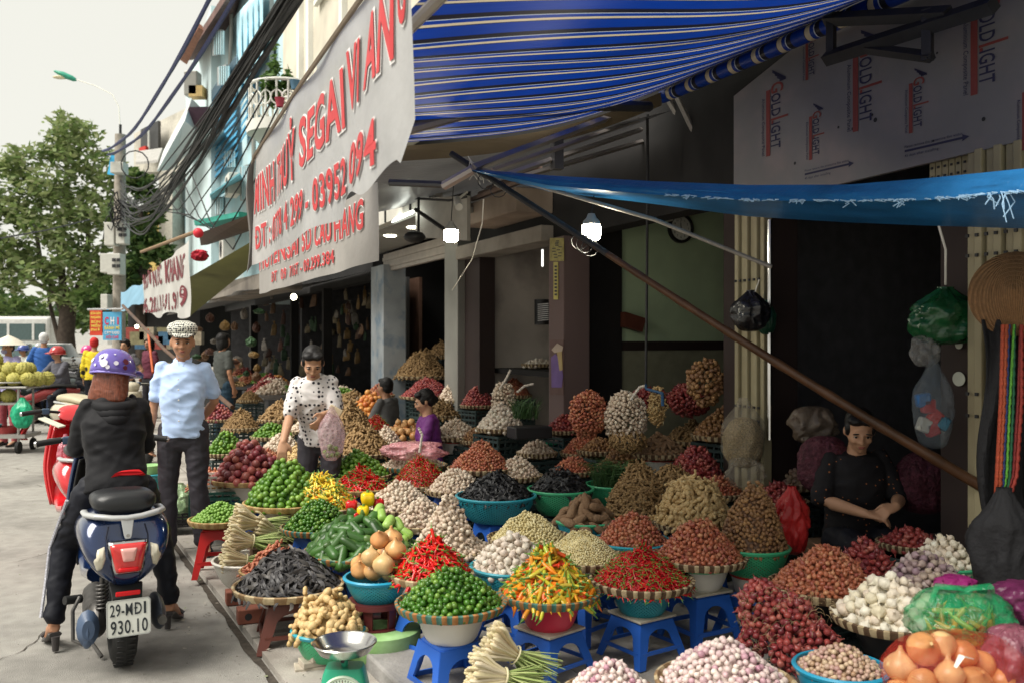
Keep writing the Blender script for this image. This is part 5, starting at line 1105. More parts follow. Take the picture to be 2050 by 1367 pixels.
#  px, py, width, z, container, rim, stand, kind, peak, desc, extra
ROWS = [
 (440, 1037, 118, .405, TR, 'nat', ['RED'], 'greenfruit', 1004, 'small green fruit on the red stool', {}),
 (578, 1168, 213, .30, TR, 'pale', ['BROWN'], 'pod', 1106, 'grey black dried pods at the kerb', dict(p=1.50)),
 (658, 1256, 142, .20, 'basket', 'green', ['BRICK'], 'ginger', 1200, 'tan ginger behind the scale pan', dict(rimc='teal', sc=1.0, p=2.6)),
 (903, 1203, 216, .46, TR, 'multi', [('basin', 'white', 'red'), 'stool'], 'calamansi', 1142, 'small dark limes in front', dict(p=1.58)),
 (865, 1146, 160, .45, TR, 'pale', [('basin', 'white', 'red'), 'stool'], 'redchili', 1082, 'red chillies behind the small dark limes', {}),
 (1100, 1183, 196, .42, TR, 'multi', [('basin', 'pink'), 'board', 'stool'], 'mixchili', 1106, 'mixed orange and green chillies', dict(sc=1.25, p=1.54)),
 (1285, 1158, 203, .42, TR, 'dark', [('colander', 'teal'), 'board', 'stool'], 'thinchili', 1100, 'thin dark red chillies in front', dict(p=1.54)),
 (1027, 1130, 168, .42, 'basket', 'teal', ['stool'], 'midgarlic', 1074, 'white garlic in the teal basket', {}),
 (1165, 1112, 176, .46, TR, 'dark', [('basin', 'white'), 'stool'], 'crushed', 1064, 'fine peeled garlic', dict(p=1.46)),
 (1060, 1074, 165, .49, TR, 'dark', [('basin', 'black'), 'stool'], 'clove', 1022, 'coarse peeled garlic cloves', dict(p=1.54)),
 (1400, 1112, 184, .48, TR, 'dark', [('basin', 'white', 'green'), 'board', 'stool'], 'shallot', 1045, 'shallots on the white basin', dict(p=1.62)),
 (1266, 1080, 150, .48, 'basket', 'teal', ['stool'], 'shallot', 1024, 'shallots in the teal basket', {}),
 (1172, 1040, 115, .50, 'basket', 'teal', ['stool'], 'yam', 998, 'taro roots in the teal basket', dict(rimc='green')),
 (993, 990, 158, .55, 'basket', 'teal', ['stool'], 'mushroom', 942, 'black mushrooms in the teal basket', {}),
 (1122, 977, 130, .56, 'basket', 'green', ['crate'], 'mushroom', 935, 'black mushrooms in the green basket', {}),
 (1228, 968, 110, .55, 'basket', 'green', ['crate'], None, 940, 'leafy plants in the green basket', {}),
 (1282, 1030, 150, .46, TR, 'dark', ['stool'], 'darkginger', 926, 'dusty brown ginger behind the shallots', dict(p=2.2)),
 (1390, 1045, 155, .50, TR, 'dark', ['stool'], 'ginger', 955, 'yellow tan ginger heap in the middle', dict(p=3.0, sc=.75)),
 (1508, 1092, 140, .50, 'basket', 'green', [('basin', 'white', 'red'), 'stool'], 'brownnut', 975, 'tall brown root heap', dict(p=2.0)),
 (1650, 1170, 215, .44, TR, 'dark', [('basin', 'black'), 'crate'], 'shallot', 1100, 'orange shallots on the wide tray', dict(p=1.62)),
 (1735, 1138, 125, .46, 'basin', 'navy', ['crate'], 'redshallot', 1085, 'dark red shallots in the navy tub', {}),
 (1850, 1168, 160, .46, TR, 'dark', ['crate'], 'purplegarlic', 1112, 'purple streaked garlic', dict(p=1.70)),
 (1892, 1128, 120, .5, 'basin', 'green', ['crate'], 'fatgarlic', 1075, 'fat garlic at the back right', dict(sc=.75)),
 (1785, 1232, 228, .42, TR, 'dark', [('basin', 'black'), 'crate'], 'fatgarlic', 1162, 'fat white garlic on the wide tray', dict(p=1.66)),
 (1683, 1332, 178, .34, 'basin', 'blue', ['crate'], 'tinyonion', 1296, 'tiny brown onions in the blue tub', {}),
 (1452, 1362, 272, .30, TR, 'pale', ['crate'], 'pinkshallot', 1290, 'pink and white pearl onions in front', dict(p=1.62)),
 (1222, 1385, 190, .24, TR, 'pale', ['crate'], 'pinkshallot', 1330, 'low pink and white pearl onion tray', dict(p=1.70)),
 (575, 1003, 168, .50, TR, 'nat', [('basin', 'white'), 'stool'], 'lime', 918, 'big pile of round limes in front of the woman', dict(sc=1.12, p=1.62)),
 (642, 1012, 152, .47, TR, 'pale', ['stool'], 'yellowchili', 944, 'yellow chillies', dict(p=1.54)),
 (636, 1052, 142, .42, TR, 'multi', ['stool'], 'calamansi', 997, 'small limes behind the cucumbers', {}),
 (722, 1098, 218, .40, TR, 'multi', ['stool'], 'cucumber', 1040, 'cucumbers and peppers', dict(p=2.2, core=False, lay=2.4, sc=1.15)),
 (722, 975, 118, .5, TR, 'nat', ['stool'], 'redchili', 936, 'red chillies right of the limes', {}),
 (712, 948, 142, .54, TR, 'dark', ['stool'], 'lime', 904, 'darker limes right of the woman', {}),
 (842, 966, 128, .5, TR, 'dark', ['stool'], 'thinchili', 914, 'thin red chillies near the middle', {}),
 (800, 1012, 145, .47, TR, 'dark', ['stool'], 'garlic', 962, 'small garlic left of the braided garlic', {}),
 (845, 1046, 120, .44, TR, 'pale', ['stool'], 'garlic', 998, 'small garlic behind the gourds', {}),
 (912, 978, 118, .54, TR, 'dark', ['stool'], 'garlic', 936, 'small garlic behind the black mushrooms', {}),
 (827, 930, 134, .58, TR, 'multi', ['stool'], 'garlic', 905, 'garlic under the pink bag', {}),
 (500, 956, 148, .52, TR, 'nat', ['PALLET'], 'passion', 878, 'purple passion fruits', dict(p=1.5)),
 (452, 905, 80, .50, TR, 'dark', ['crate'], 'lime', 862, 'limes behind the man in the cap', {}),
 (440, 838, 62, .5, TR, 'dark', ['crate'], 'passion', 808, 'far red onions under the pole', dict(sc=.8)),
 (482, 855, 74, .52, TR, 'dark', ['crate'], 'darkginger', 818, 'far dusty roots beside the red onions', dict(p=1.54)),
 (545, 872, 84, .50, TR, 'dark', ['crate'], 'lime', 846, 'dark limes far left of the woman', {}),
 (565, 898, 84, .46, TR, 'dark', ['crate'], 'garlic', 866, 'garlic far left of the woman', dict(sc=1.2)),
 (596, 925, 84, .48, TR, 'dark', ['crate'], 'ginger', 890, 'pale roots behind the big limes', dict(sc=.5)),
 (562, 838, 88, .60, TR, 'dark', ['crate'], 'darkginger', 803, 'dark ginger heap left of the woman', dict(sc=1.4)),
 (500, 800, 50, .6, TR, 'dark', ['crate'], 'darkginger', 782, 'farthest dusty root heap', {}),
 (728, 905, 116, .62, TR, 'dark', ['crate'], 'darkginger', 848, 'dusty ginger heap right of the woman', dict(p=1.54, sc=1.2)),
 (705, 862, 80, .72, TR, 'dark', ['crate'], 'darkginger', 805, 'tall ginger heap behind the woman', dict(p=1.8, sc=1.2)),
 (740, 826, 78, .72, TR, 'dark', ['crate'], 'orange', 784, 'orange fruits behind the woman', {}),
 (775, 885, 60, .66, TR, 'dark', ['crate'], 'garlic', 852, 'pale garlic left of the onions', {}),
 (752, 858, 66, .7, TR, 'dark', ['crate'], 'thinchili', 830, 'far dark red chillies', {}),
 (812, 886, 104, .56, TR, 'dark', ['crate'], 'onion', 840, 'brown onions in front of the purple clad woman', dict(p=1.62, core=False, lay=2, sc=.8)),
 (912, 872, 98, .68, TR, 'dark', [('basin', 'white', 'red'), 'crate'], 'garlic', 838, 'garlic on the red rimmed white basin', dict(sc=1.2)),
 (1003, 856, 98, .80, TR, 'dark', ['crate'], 'midgarlic', 806, 'garlic before the grimy wall', dict(sc=1.0)),
 (962, 935, 130, .60, TR, 'dark', ['crate'], 'shallot', 882, 'orange shallots in the middle distance', {}),
 (1032, 950, 106, .54, TR, 'dark', ['crate'], 'garlic', 912, 'garlic beside the orange shallots', {}),
 (912, 800, 74, .84, TR, 'dark', ['crate'], 'garlic', 760, 'rear garlic heap left', dict(sc=1.3)),
 (958, 810, 74, .82, TR, 'dark', ['crate'], 'redshallot', 768, 'rear red shallot heap', {}),
 (990, 778, 56, .96, TR, 'dark', ['crate'], 'garlic', 750, 'rear garlic heap at the top', dict(sc=1.3)),
 (1030, 790, 70, .93, TR, 'dark', ['crate'], 'shallot', 756, 'rear shallots near the pillar', {}),
 (760, 790, 60, .8, TR, 'dark', ['crate'], 'shallot', 766, 'rear shallots behind the oranges', {}),
 (845, 752, 112, 1.05, TR, 'dark', ['crate'], 'darkginger', 706, 'pale brown root heap in front of the shutter', dict(p=1.62, sc=1.3)),
 (882, 712, 50, 1.35, TR, 'dark', ['crate'], 'darkginger', 684, 'highest root heap by the door post', dict(sc=1.3)),
 (856, 792, 112, .82, TR, 'dark', ['crate'], 'redshallot', 760, 'dark shallots under the root heap', {}),
 (1172, 905, 100, .62, TR, 'dark', ['crate'], 'shallot', 862, 'shallots below the hanging bunch', {}),
 (1392, 950, 116, .62, TR, 'dark', ['crate'], 'redshallot', 893, 'dark red shallots behind the yellow ginger', dict(p=1.8)),
 (1320, 905, 120, .72, TR, 'dark', [('basin', 'white', 'red'), 'crate'], 'yam', 870, 'dark taro heap by the basin', dict(sc=.6)),
 (1450, 870, 130, .86, TR, 'dark', ['crate'], 'brownnut', 815, 'dark nodules beside the narrow gate', dict(p=1.6, sc=1.6)),
 (1600, 965, 120, .62, TR, 'dark', ['crate'], 'tinyonion', 925, 'shaded onions left of the dark clad seller', dict(sc=1.6)),
 (1820, 1085, 120, .52, TR, 'dark', ['crate'], 'redshallot', 1060, 'shaded red shallots right of the seller', {}),
 (1150, 940, 96, .56, TR, 'dark', ['crate'], 'shallot', 912, 'low shallots beside the green glass bowl', {}),
 (1200, 900, 90, .66, TR, 'dark', ['crate'], 'brownnut', 876, 'low brown nodules under the shallot bunch', dict(sc=1.3)),
 (1345, 965, 110, .60, TR, 'dark', ['crate'], 'darkginger', 930, 'low dusty ginger before the dark red shallots', {}),
 (1440, 985, 100, .58, TR, 'dark', ['crate'], 'shallot', 948, 'shaded shallots below the grain sack', {}),
 (1250, 930, 110, .62, TR, 'dark', ['crate'], 'brownnut', 895, 'brown nodules behind the leafy basket', dict(sc=1.3)),
 (1385, 880, 110, .74, TR, 'dark', ['crate'], 'darkginger', 845, 'dim ginger heap below the bulb bunch', dict(sc=1.3)),
 (1130, 860, 80, .74, TR, 'dark', ['crate'], 'redshallot', 832, 'dim red shallots at the foot of the pillar', dict(sc=1.2)),
 (1075, 905, 80, .62, TR, 'dark', ['crate'], 'garlic', 880, 'dim garlic left of the teal basket', dict(sc=1.1)),
 (960, 880, 80, .66, TR, 'dark', ['crate'], 'brownnut', 852, 'brown nodules between the garlic trays', dict(sc=1.2)),
 (880, 830, 80, .74, TR, 'dark', ['crate'], 'darkginger', 800, 'dim root heap behind the woman in purple', dict(sc=1.4)),
 (1560, 1000, 110, .58, TR, 'dark', ['crate'], 'redshallot', 965, 'shaded red shallots behind the red bag', {}),
 (620, 860, 84, .52, TR, 'dark', ['crate'], 'garlic', 832, 'pale garlic left behind the polka dot woman', dict(sc=1.3)),
 (530, 925, 90, .44, TR, 'dark', ['crate'], 'shallot', 900, 'shallots between the passion fruits and limes', dict(sc=1.2)),
 (668, 905, 80, .5, TR, 'dark', ['crate'], 'redshallot', 880, 'red shallots right behind the woman', dict(sc=1.1)),
 (1990, 1200, 150, .48, 'basin', 'black', ['crate'], 'redshallot', 1165, 'dark shallots at the right edge', {}),
]
red_stool = tinted_stool(redp, 'red'); brown_stool = tinted_stool(brnp, 'brown')
HEAPS = {}
for k, (px, py, w_, z, cont, rim, stand, kind, pk, desc, ex) in enumerate(ROWS):
    ex = dict(ex); rc = ex.pop('rimc', None)
    c, Rr = rimc(px, py, w_, z); x, y = c.x, c.y
    if cont == TR: tray(x, y, z, Rr, rim, desc); zb = z-.055; hz = z-.028; hr = Rr*(.90 if kind == 'fatgarlic' else .95)
    else:
        h = min(.36*2*Rr+.02, .17, z-GZ0-.02); bowl(x, y, z, Rr, rim, desc, h=h, holes=(cont == 'basket'), rimc=rc, name=True); zb = z-h; hz = z-.03; hr = Rr*.95
    if kind:
        H = max(.02, CH-(pk-HZ)/F*y-hz)
        heap(kind, (x, y, hz), hr, H, desc, **ex)
    HEAPS[desc] = (x, y, z, Rr)
    if stand == ['RED']:
        r, ch = red_stool; r.location = (x, y, GZ0); r.scale = (1.0, 1.0, (zb-GZ0)/.27); r.rotation_euler = (0, 0, .2); tag(r, 'red plastic stool under the small green fruit tray', 'stool')
    elif stand == ['BROWN']:
        r, ch = brown_stool; r.location = (x+.03, y-.05, GZ0-.03); r.scale = (1.15, 1.15, (zb-GZ0+.03)/.27); r.rotation_euler = (0, 0, .3); tag(r, 'dark brown plastic stool under the tray of dried pods', 'stool')
    elif stand == ['BRICK']:
        for i in range(4):
            m = MB(); m.box((0, 0, 0), (.18-.01*i, .10, .026)); tag(m.build('folded_carton', mat('carton', (.42, .37, .3), .85, var=.2, scale=9), smooth=False, loc=(x+.02*i-.06, y-.06+.01*i, GZ0-.02+.013+.027*i), rz=.3+.2*i, bevel=.004), f'folded pale carton under the green ginger basket, {["bottom","second","third","top"][i]} of the stack', 'carton')
        for i, dx in enumerate((-.16,)): pass
    elif stand == ['PALLET']: stack_under(x, y, zb, [('basin', 'white'), 'stool'], desc, Rr, k)
    else: stack_under(x, y, zb, stand, desc, Rr, k)
for o in (STOOL, CRATE):
    for c in kids(o): bpy.data.objects.remove(c)
    bpy.data.objects.remove(o)
# tall bunches and braids -------------------------------------------------
def bunch(kind, px, py, Y, rw, rh, desc, sc=1.0, top=None, hang=True):
    """ellipsoidal bunch of bulbs around (px,py); rw, rh half sizes in px"""
    SEED[0] += 1; rr = random.Random(SEED[0]); c = pix(px, py, Y); a, h = rw/F*Y, rh/F*Y; K = KINDS[kind]; ir = K['r']*sc; pts = np.zeros((0, 3)); N = int(4*math.pi*((a*h)**1.6+(a*a)**1.6+(a*h)**1.6)**(1/1.6)/3**(1/1.6)/(ir*ir*3.0)); n_ = 0; t_ = 0
    while n_ < N and t_ < N*8:
        t_ += 1; d = Vector((rr.gauss(0, 1), rr.gauss(0, 1), rr.gauss(0, 1))).normalized(); k = rr.uniform(.85, 1.06)*(1+.12*noise.noise(d*2+Vector((SEED[0], 0, 0)))); P = c+Vector((d.x*a*k, d.y*a*k, d.z*h*k))
        if n_ and ((pts-np.array(P))**2).sum(1).min() < (1.55*ir)**2: continue
        pts = np.vstack([pts, np.array(P)]); n_ += 1; put(kind, P, quatm(d, K.get('flat', 0), rr), sc*rr.uniform(.85, 1.1), desc)
    return c
bunch('shallot', 1177, 828, 6.9, 36, 44, 'shallot bunch piled against the dark door', 1.1)
bunch('garlic', 1252, 838, 6.8, 40, 52, 'garlic bunch below the blue hook', 1.0)
bunch('darkginger', 1258, 880, 6.75, 34, 22, 'root fringe below the garlic bunch', 1.0)
bunch('ginger', 1315, 812, 7.1, 15, 38, 'pale ginger hand hanging right of the garlic bunch', .5)
bunch('brownnut', 1413, 765, 6.7, 34, 44, 'brown bulb bunch beside the narrow gate', 1.7)
bunch('garlic', 1008, 800, 8.3, 22, 34, 'garlic braid rising before the shelf', 1.1)
bunch('redshallot', 1300, 800, 7.6, 34, 22, 'shallots behind the garlic bunch', 1)
bunch('redshallot', 1380, 800, 7.4, 40, 30, 'dark shallots between ginger and bulb bunch', 1.1)
# braided garlic cone
bx, by = onz(897, 1098, .42).xy; heap('garlic', (bx, by, .40), .195, .37, 'tall braided garlic cone', p=1.0, noise_a=.2); heap('garlic', (bx+.02, by+.02, .40), .24, .12, 'tall braided garlic cone', p=1.2)
tray(bx, by, .42, .215, 'dark', 'tall braided garlic cone'); 
STOOL_DONE = True
# braided red shallots at the right front
def shallot_mass(px, py, Y, rw, rh): bunch('redshallot', px, py, Y, rw, rh, 'braided red shallots tumbling over the stool', 1.0)
shallot_mass(1525, 1215, 4.0, 42, 52); shallot_mass(1575, 1240, 3.95, 52, 46); shallot_mass(1635, 1285, 3.85, 38, 36); shallot_mass(1505, 1285, 3.95, 26, 28); shallot_mass(1580, 1310, 3.8, 34, 32)
m = MB(); rr = random.Random(44)
for k in range(220):
    p = pix(1480+rr.random()*190, 1180+rr.random()*150, 3.78+rr.random()*.2); d = Vector((rr.uniform(-1, 1), rr.uniform(-.6, 0), rr.uniform(-1, 1))).normalized()*rr.uniform(.02, .06); m.tube([p, p+d*.5+Vector((0, 0, .01)), p+d], .0011, 3)
tag(m.build('dry_roots', mat('dry_roots', (.30, .22, .12), .8)), 'wispy dry roots and stalks sticking out of the braided red shallots', 'roots', kind='stuff')
clone_l = [(1560, 1300)]
# shelf heaps (shop C)
for px, kind, desc in ((1000, 'redshallot', 'shelf shallots against the grimy wall'), (1080, 'midgarlic', 'shelf garlic against the grimy wall')):
    c = ont(px, 724, 4.7); heap(kind, (c.x, c.y, 1.28), .2, .09, desc); tray(c.x, c.y, 1.315, .21, 'dark', desc)
# onions in the teal basket + stand below
c, Rr = rimc(755, 1152, 128, .42); bowl(c.x, c.y, .42, Rr, 'teal', 'big golden onions', h=.12, holes=True, rimc='blue', name=True)
on = [(722, 1128, .1), (748, 1142, -.02), (782, 1140, 0), (810, 1130, .05), (742, 1115, -.07), (775, 1108, .08), (722, 1140, .0), (792, 1100, -.03), (760, 1080, .0), (784, 1078, .08), (745, 1125, .1), (768, 1130, -.1)]
for x, y_, dY in on: p = pix(x, y_, c.y+dY); put('onion', p, Matrix.Rotation(random.uniform(-.8, .8), 3, 'X') @ Matrix.Rotation(random.uniform(0, 6), 3, 'Z'), random.uniform(.9, 1.12), 'teal basket of big golden onions')
st = thing('stand', 'dark maroon slotted plastic stand holding the basket of big onions', 'stand', (c.x, c.y, .15)); mrn = pmat('maroon_plastic', (.10, .02, .02), .4)
for k in range(6):
    a = k*math.pi/3+.3; m = MB(); m.poly([(.13*math.cos(a-.2), .13*math.sin(a-.2), .15), (.13*math.cos(a+.2), .13*math.sin(a+.2), .15), (.11*math.cos(a+.15), .11*math.sin(a+.15), 0), (.11*math.cos(a-.15), .11*math.sin(a-.15), 0)][::1], (-.012*math.cos(a), -.012*math.sin(a), 0)); m.build('upright', mrn, st, smooth=False)
MB().lathe([(.09, 0), (.135, 0), (.135, .03), (.09, .03), (.09, 0)], 28).build('base_ring', mrn, st); MB().lathe([(.11, .13), (.145, .13), (.145, .155), (.11, .155), (.11, .13)], 28).build('top_ring', mrn, st)
m = MB().lathe([(0, 0), (.165, 0), (.19, .03), (.192, .135), (.185, .14), (0, .14)], 36); tag(m.build('green_tub', mat('green_tub', (.26, .46, .17), .6, var=.2, scale=8, stain=((.4, .55, .35), .5, 4)), loc=(c.x+.03, c.y-.04, .035)), 'low light green round tub under the maroon stand', 'tub')
# peppers and gourds on the cucumber tray
cx, cy, cz, cr = HEAPS['cucumbers and peppers']
for x, y_, dY in ((786, 1030, .0), (800, 1045, -.05), (820, 1050, 0), (795, 1062, -.06), (812, 1070, -.08), (780, 1022, .1), (835, 1066, -.03), (770, 1078, -.14), (800, 1084, -.12), (826, 1082, -.08)):
    put('chayote', pix(x-22, y_, cy+dY*.8), quatm(Vector((.2, -.6, .7)), .8, random), random.uniform(.85, 1.05), 'row of pale gourds on the cucumber tray')
def pepper(px, py, Y, colr, lab, s_=.036):
    c = pix(px, py, Y); r = thing('bell_pepper', lab, 'pepper', c, random.uniform(0, 3)); m = MB(); m.lathe([(0, -.9*s_), (.5*s_, -1.05*s_), (.85*s_, -.8*s_), (1.05*s_, 0), (1.0*s_, .7*s_), (.6*s_, .98*s_), (.2*s_, .85*s_), (0, .8*s_)], 24)
    m.v = [(x*(1+.10*math.cos(4*math.atan2(y, x))), y*(1+.10*math.cos(4*math.atan2(y, x))), z) for x, y, z in m.v]; m.build('flesh', mat('pepper_'+colr, {'yellow': (.75, .5, .01), 'red': (.55, .015, .015)}[colr], .15, .5, var=.06), r, ang=180)
    MB().tube([(0, 0, .8*s_), (.1*s_, 0, 1.3*s_)], .22*s_, 8).build('stem', green_stem, r)
pepper(736, 998, 5.32, 'yellow', 'big yellow pepper on top of the red peppers', .042); pepper(727, 1024, 5.2, 'yellow', 'smaller yellow pepper leaning below the big yellow one', .036)
pepper(704, 1012, 5.3, 'red', 'red pepper left of the yellow peppers'); pepper(710, 1034, 5.18, 'red', 'red pepper between the cucumbers and gourds', .03); pepper(726, 1056, 5.1, 'red', 'lowest red pepper below the yellow ones', .028); pepper(757, 1008, 5.35, 'red', 'red pepper mostly behind the big yellow one', .034)
# lemongrass bundles ------------------------------------------------------
lgw = mat('lemongrass_base', (.62, .55, .36), .5, cols=[(.66, .58, .38), (.55, .48, .27), (.7, .62, .46), (.5, .38, .2)]); lgg = mat('lemongrass_leaf', (.25, .36, .1), .5, cols=[(.3, .4, .12), (.42, .46, .2), (.2, .3, .08)])
def lemongrass(px, py, Y, dirv, n, L, lab, seed, spread=.05, wdth=.07):
    rr = random.Random(seed); c = pix(px, py, Y); r = thing('lemongrass_bundle', lab, 'lemongrass', c, 0, 'lemongrass bundles'); d = Vector(dirv).normalized(); sx = d.orthogonal().normalized(); sy = d.cross(sx); ms, ml = MB(), MB()
    for i in range(n):
        a = rr.uniform(0, 6.28); q = math.sqrt(rr.random())*wdth; o = sx*q*math.cos(a)+sy*q*math.sin(a); s0 = o-d*L*.4*rr.uniform(.8, 1.05)+o*.35; s1 = o*.35+d*L*.1; s2 = o*1.2+d*L*.6+Vector((rr.uniform(-1, 1), rr.uniform(-1, 1), rr.uniform(-.8, .4)))*spread
        b = .0072*rr.uniform(.8, 1.2); ms.tube([s0-d*.008, s0, s0+d*.02, s0.lerp(s1, .5), s1], [b*.5, b*1.25, b*1.15, b*.9, b*.7], 6); ml.tube([s1, s1.lerp(s2, .5), s2], [b*.75, b*.65, b*.3], 5, flat=.5)
    ms.build('stalks', lgw, r); ml.build('leaves', lgg, r)
    m = MB(); rg = [sx*wdth*.62*math.cos(k*.4)+sy*wdth*.62*math.sin(k*.4)+d*L*.08 for k in range(17)]; m.tube(rg, .004, 5); m.build('tie', mat('tie', (.6, .55, .35), .7), r)
lemongrass(510, 1045, 5.75, (.75, .45, -.28), 90, .34, 'top lemongrass bundle on the pile behind the dried pods', 1)
lemongrass(497, 1082, 5.6, (.8, .45, -.2), 100, .32, 'middle lemongrass bundle on the pile behind the dried pods', 2)
lemongrass(485, 1120, 5.5, (.8, .4, -.15), 70, .3, 'lowest lemongrass bundle at the kerb side', 3, wdth=.06)
lemongrass(545, 1062, 5.8, (.8, .5, -.35), 60, .32, 'lemongrass bundle with ends pointing at the cucumbers', 4)
lemongrass(1022, 1305, 3.72, (.62, .2, -.42), 90, .30, 'lemongrass bundle in front of the pink basin stool', 5, wdth=.062)
lemongrass(1000, 1352, 3.62, (.85, .25, -.2), 80, .30, 'lemongrass bundle cut off by the bottom edge', 6, wdth=.055)
c = pix(500, 1130, 5.6); bowl(c.x, c.y, .24, .22, 'white', 'lemongrass bundles', h=.16, holes=True, name=True)
c = pix(515, 1090, 5.75); clone_ = MB().box((0, 0, .12), (.34, .3, .24)); tag(clone_.build('wooden_box', mat('old_wood', (.16, .1, .06), .8, var=.3), loc=(c.x+.1, c.y+.1, GZ0), rz=.4, smooth=False, bevel=.006), 'old wooden box under the lemongrass pile', 'box')
# galangal heap
c = pix(548, 1112, 5.3); heap('turmeric', (c.x, c.y, .22), .17, .17, 'orange red galangal behind the dried pods', p=1.3); tray(c.x, c.y, .25, .19, 'nat', 'orange red galangal behind the dried pods'); m = MB().box((0, 0, .08), (.26, .26, .16)); tag(m.build('wooden_box', MATS['old_wood'], loc=(c.x, c.y, GZ0), rz=.4, smooth=False, bevel=.006), 'small wooden box under the galangal tray', 'box')
c = pix(432, 935, 7.2); heap('turmeric', (c.x, c.y, .42), .20, .14, 'orange roots left of the passion fruits', sc=1.0); tray(c.x, c.y, .45, .21, 'nat', 'orange roots left of the passion fruits')
# crates left of the passion fruits: white on green
def crate(px, py, Y, sz, mt, lab, rz):
    c = pix(px, py, Y); r = thing('plastic_crate', lab, 'crate', c, rz); a, b, h = sz; m = MB()
    for k, (L, o) in enumerate(((a, b), (b, a), (a, b), (b, a))):
        rot = Matrix.Rotation(math.pi/2*k, 3, 'Z')
        for i in range(5): m.box(rot @ Vector((0, -o/2, h*(i/4))), (L, .012, h*.12), rot)
        for i in range(8): m.box(rot @ Vector((L*(i/7-.5), -o/2+.0015, h/2)), (.012, .010, h), rot)
    m.build('side_grid', mt, r, smooth=False); MB().box((0, 0, .01), (a-.03, b-.03, .01)).build('floor', mt, r, smooth=False)
crate(440, 984, 7.0, (.3, .22, .13), whtp, 'white plastic crate under the orange roots beside the man', .3)
crate(438, 1022, 7.0, (.42, .3, .16), pmat('dkgreen_plastic', (.03, .14, .11), .5), 'dark green plastic crate under the white one', .3)
crate(350, 1048, 7.3, (.3, .25, .10), blkp, 'black plastic crate of bagged greens behind the man', .3)
# plants in green basket
x0, y0, z0, r0 = HEAPS['leafy plants in the green basket']; pl3 = thing('leafy_plants', 'dark leafy spring onions standing in the green basket', 'plant', (x0, y0, z0)); m = MB(); rr = random.Random(3)
for i in range(260):
    a = rr.uniform(0, 6.28); q = rr.uniform(0, r0*.8); b = Vector((x0+q*math.cos(a), y0+q*math.sin(a), z0-.05)); h = rr.uniform(.14, .30); o = Vector((rr.uniform(-1, 1)-.15, rr.uniform(-1, .5), 0))*h*.7; m.tube([b, b+o*.35+Vector((0, 0, h*.7)), b+o+Vector((0, 0, h*.75))], [.004, .0045, .0012], 4, flat=.5)
m.build('leaves', mat('leek_leaf', (.05, .12, .04), .5, cols=[(.04, .10, .035), (.08, .16, .05), (.03, .07, .03)]), pl3, world=True)
c = pix(1052, 825, 7.6); pl4 = thing('leafy_plants', 'spiky dark leek tops behind the rear garlic tray', 'plant', c); m = MB()
for i in range(110):
    a = rr.uniform(0, 6.28); b = c+Vector((rr.uniform(-.1, .1), rr.uniform(-.1, .1), -.05)); h = rr.uniform(.1, .24); o = Vector((math.cos(a), math.sin(a), 0))*h*.5; m.tube([b, b+o*.4+Vector((0, 0, h*.6)), b+o+Vector((0, 0, h*.8))], [.005, .005, .001], 4, flat=.5)
m.build('leaves', MATS['leek_leaf'], pl4, world=True)
c = pix(1060, 850, 7.6); tag(MB().box((0, 0, 0), (.34, .2, .10)).build('dark_box', blkp, smooth=False, bevel=.01, loc=(c.x, c.y, c.z-.06), rz=.4), 'dark box under the spiky leek tops', 'box')
place_done = True
# teal basket with green bowl
c, Rr = rimc(1097, 893, 56, .58); bowl(c.x, c.y, .58, Rr, 'teal', 'green glass bowl', h=.13, holes=True, name=True); tag(MB().lathe([(0, 0), (.07, .0), (.105, .035), (.1, .035), (.065, .01), (0, .008)], 28).build('green_bowl', pmat('glass_green', (.03, .35, .2), .15), loc=(c.x, c.y, .575)), 'green bowl lying on the teal basket', 'bowl')
# ---- weighing scale
sc_ = thing('weighing_scale', 'green market scale with a silver pan at the bottom edge', 'scale', (*pix(690, 1340, 3.72).xy, .03), .05)
c = Vector((0, 0, 0)); grn = pmat('scale_green', (.02, .30, .17), .35); mt_ = mat('steel_pan', (.55, .54, .52), .22, metal=1, var=.06)
X0, Y0 = sc_.location.x, sc_.location.y
m = MB(); m.loft([((0, 0, .0), (.12, 0, 0), (0, .09, 0)), ((0, 0, .02), (.12, 0, 0), (0, .09, 0)), ((0, 0, .2), (.085, 0, 0), (0, .06, 0)), ((0, 0, .225), (.075, 0, 0), (0, .05, 0))], 28, 6); m.build('housing', grn, sc_, bevel=0)
AXs = Matrix.Rotation(R(80), 3, 'X')
dl = MB().lathe([(0, .012), (.082, .012), (.088, .02), (.094, .012), (.094, -.02)], 40, (0, -.068, .11), AXs).build('dial', mat('dial_face', (.62, .72, .58), .3, var=.04), sc_)
m = MB(); cD = Vector((0, -.068, .11))
for k in range(40):
    a = k*math.pi/20; r1, r2 = .078, .070 if k % 5 else .062; m.add([cD+AXs @ Vector((r1*math.sin(a+s*.02), r1*math.cos(a+s*.02), .014)) for s in (-1, 1)]+[cD+AXs @ Vector((r2*math.sin(a+s*.02), r2*math.cos(a+s*.02), .014)) for s in (1, -1)], [(0, 1, 2, 3)])
for k in range(0, 8):
    vs_, fs_, tw = glyphs(str(k if k else 0), .02, 1); a = k*math.pi/4; m.add([cD+AXs @ Vector((.05*math.sin(a)+(v[0]-tw/2)*.011, .05*math.cos(a)+(v[1]-.5)*.011, .014)) for v in vs_], fs_)
m.build('dial_marks', steel_dk, dl, smooth=False); m = MB(); m.add([cD+AXs @ Vector(v) for v in ((-.003, -.02, .016), (.003, -.02, .016), (.0008, .072, .016), (-.0008, .072, .016))], [(0, 1, 2, 3)]); m.build('needle', mat('needle_red', (.4, .05, .04), .4), dl, smooth=False)
MB().tube([(0, 0, .22), (0, 0, .27)], .014, 12).build('post', grn, sc_)
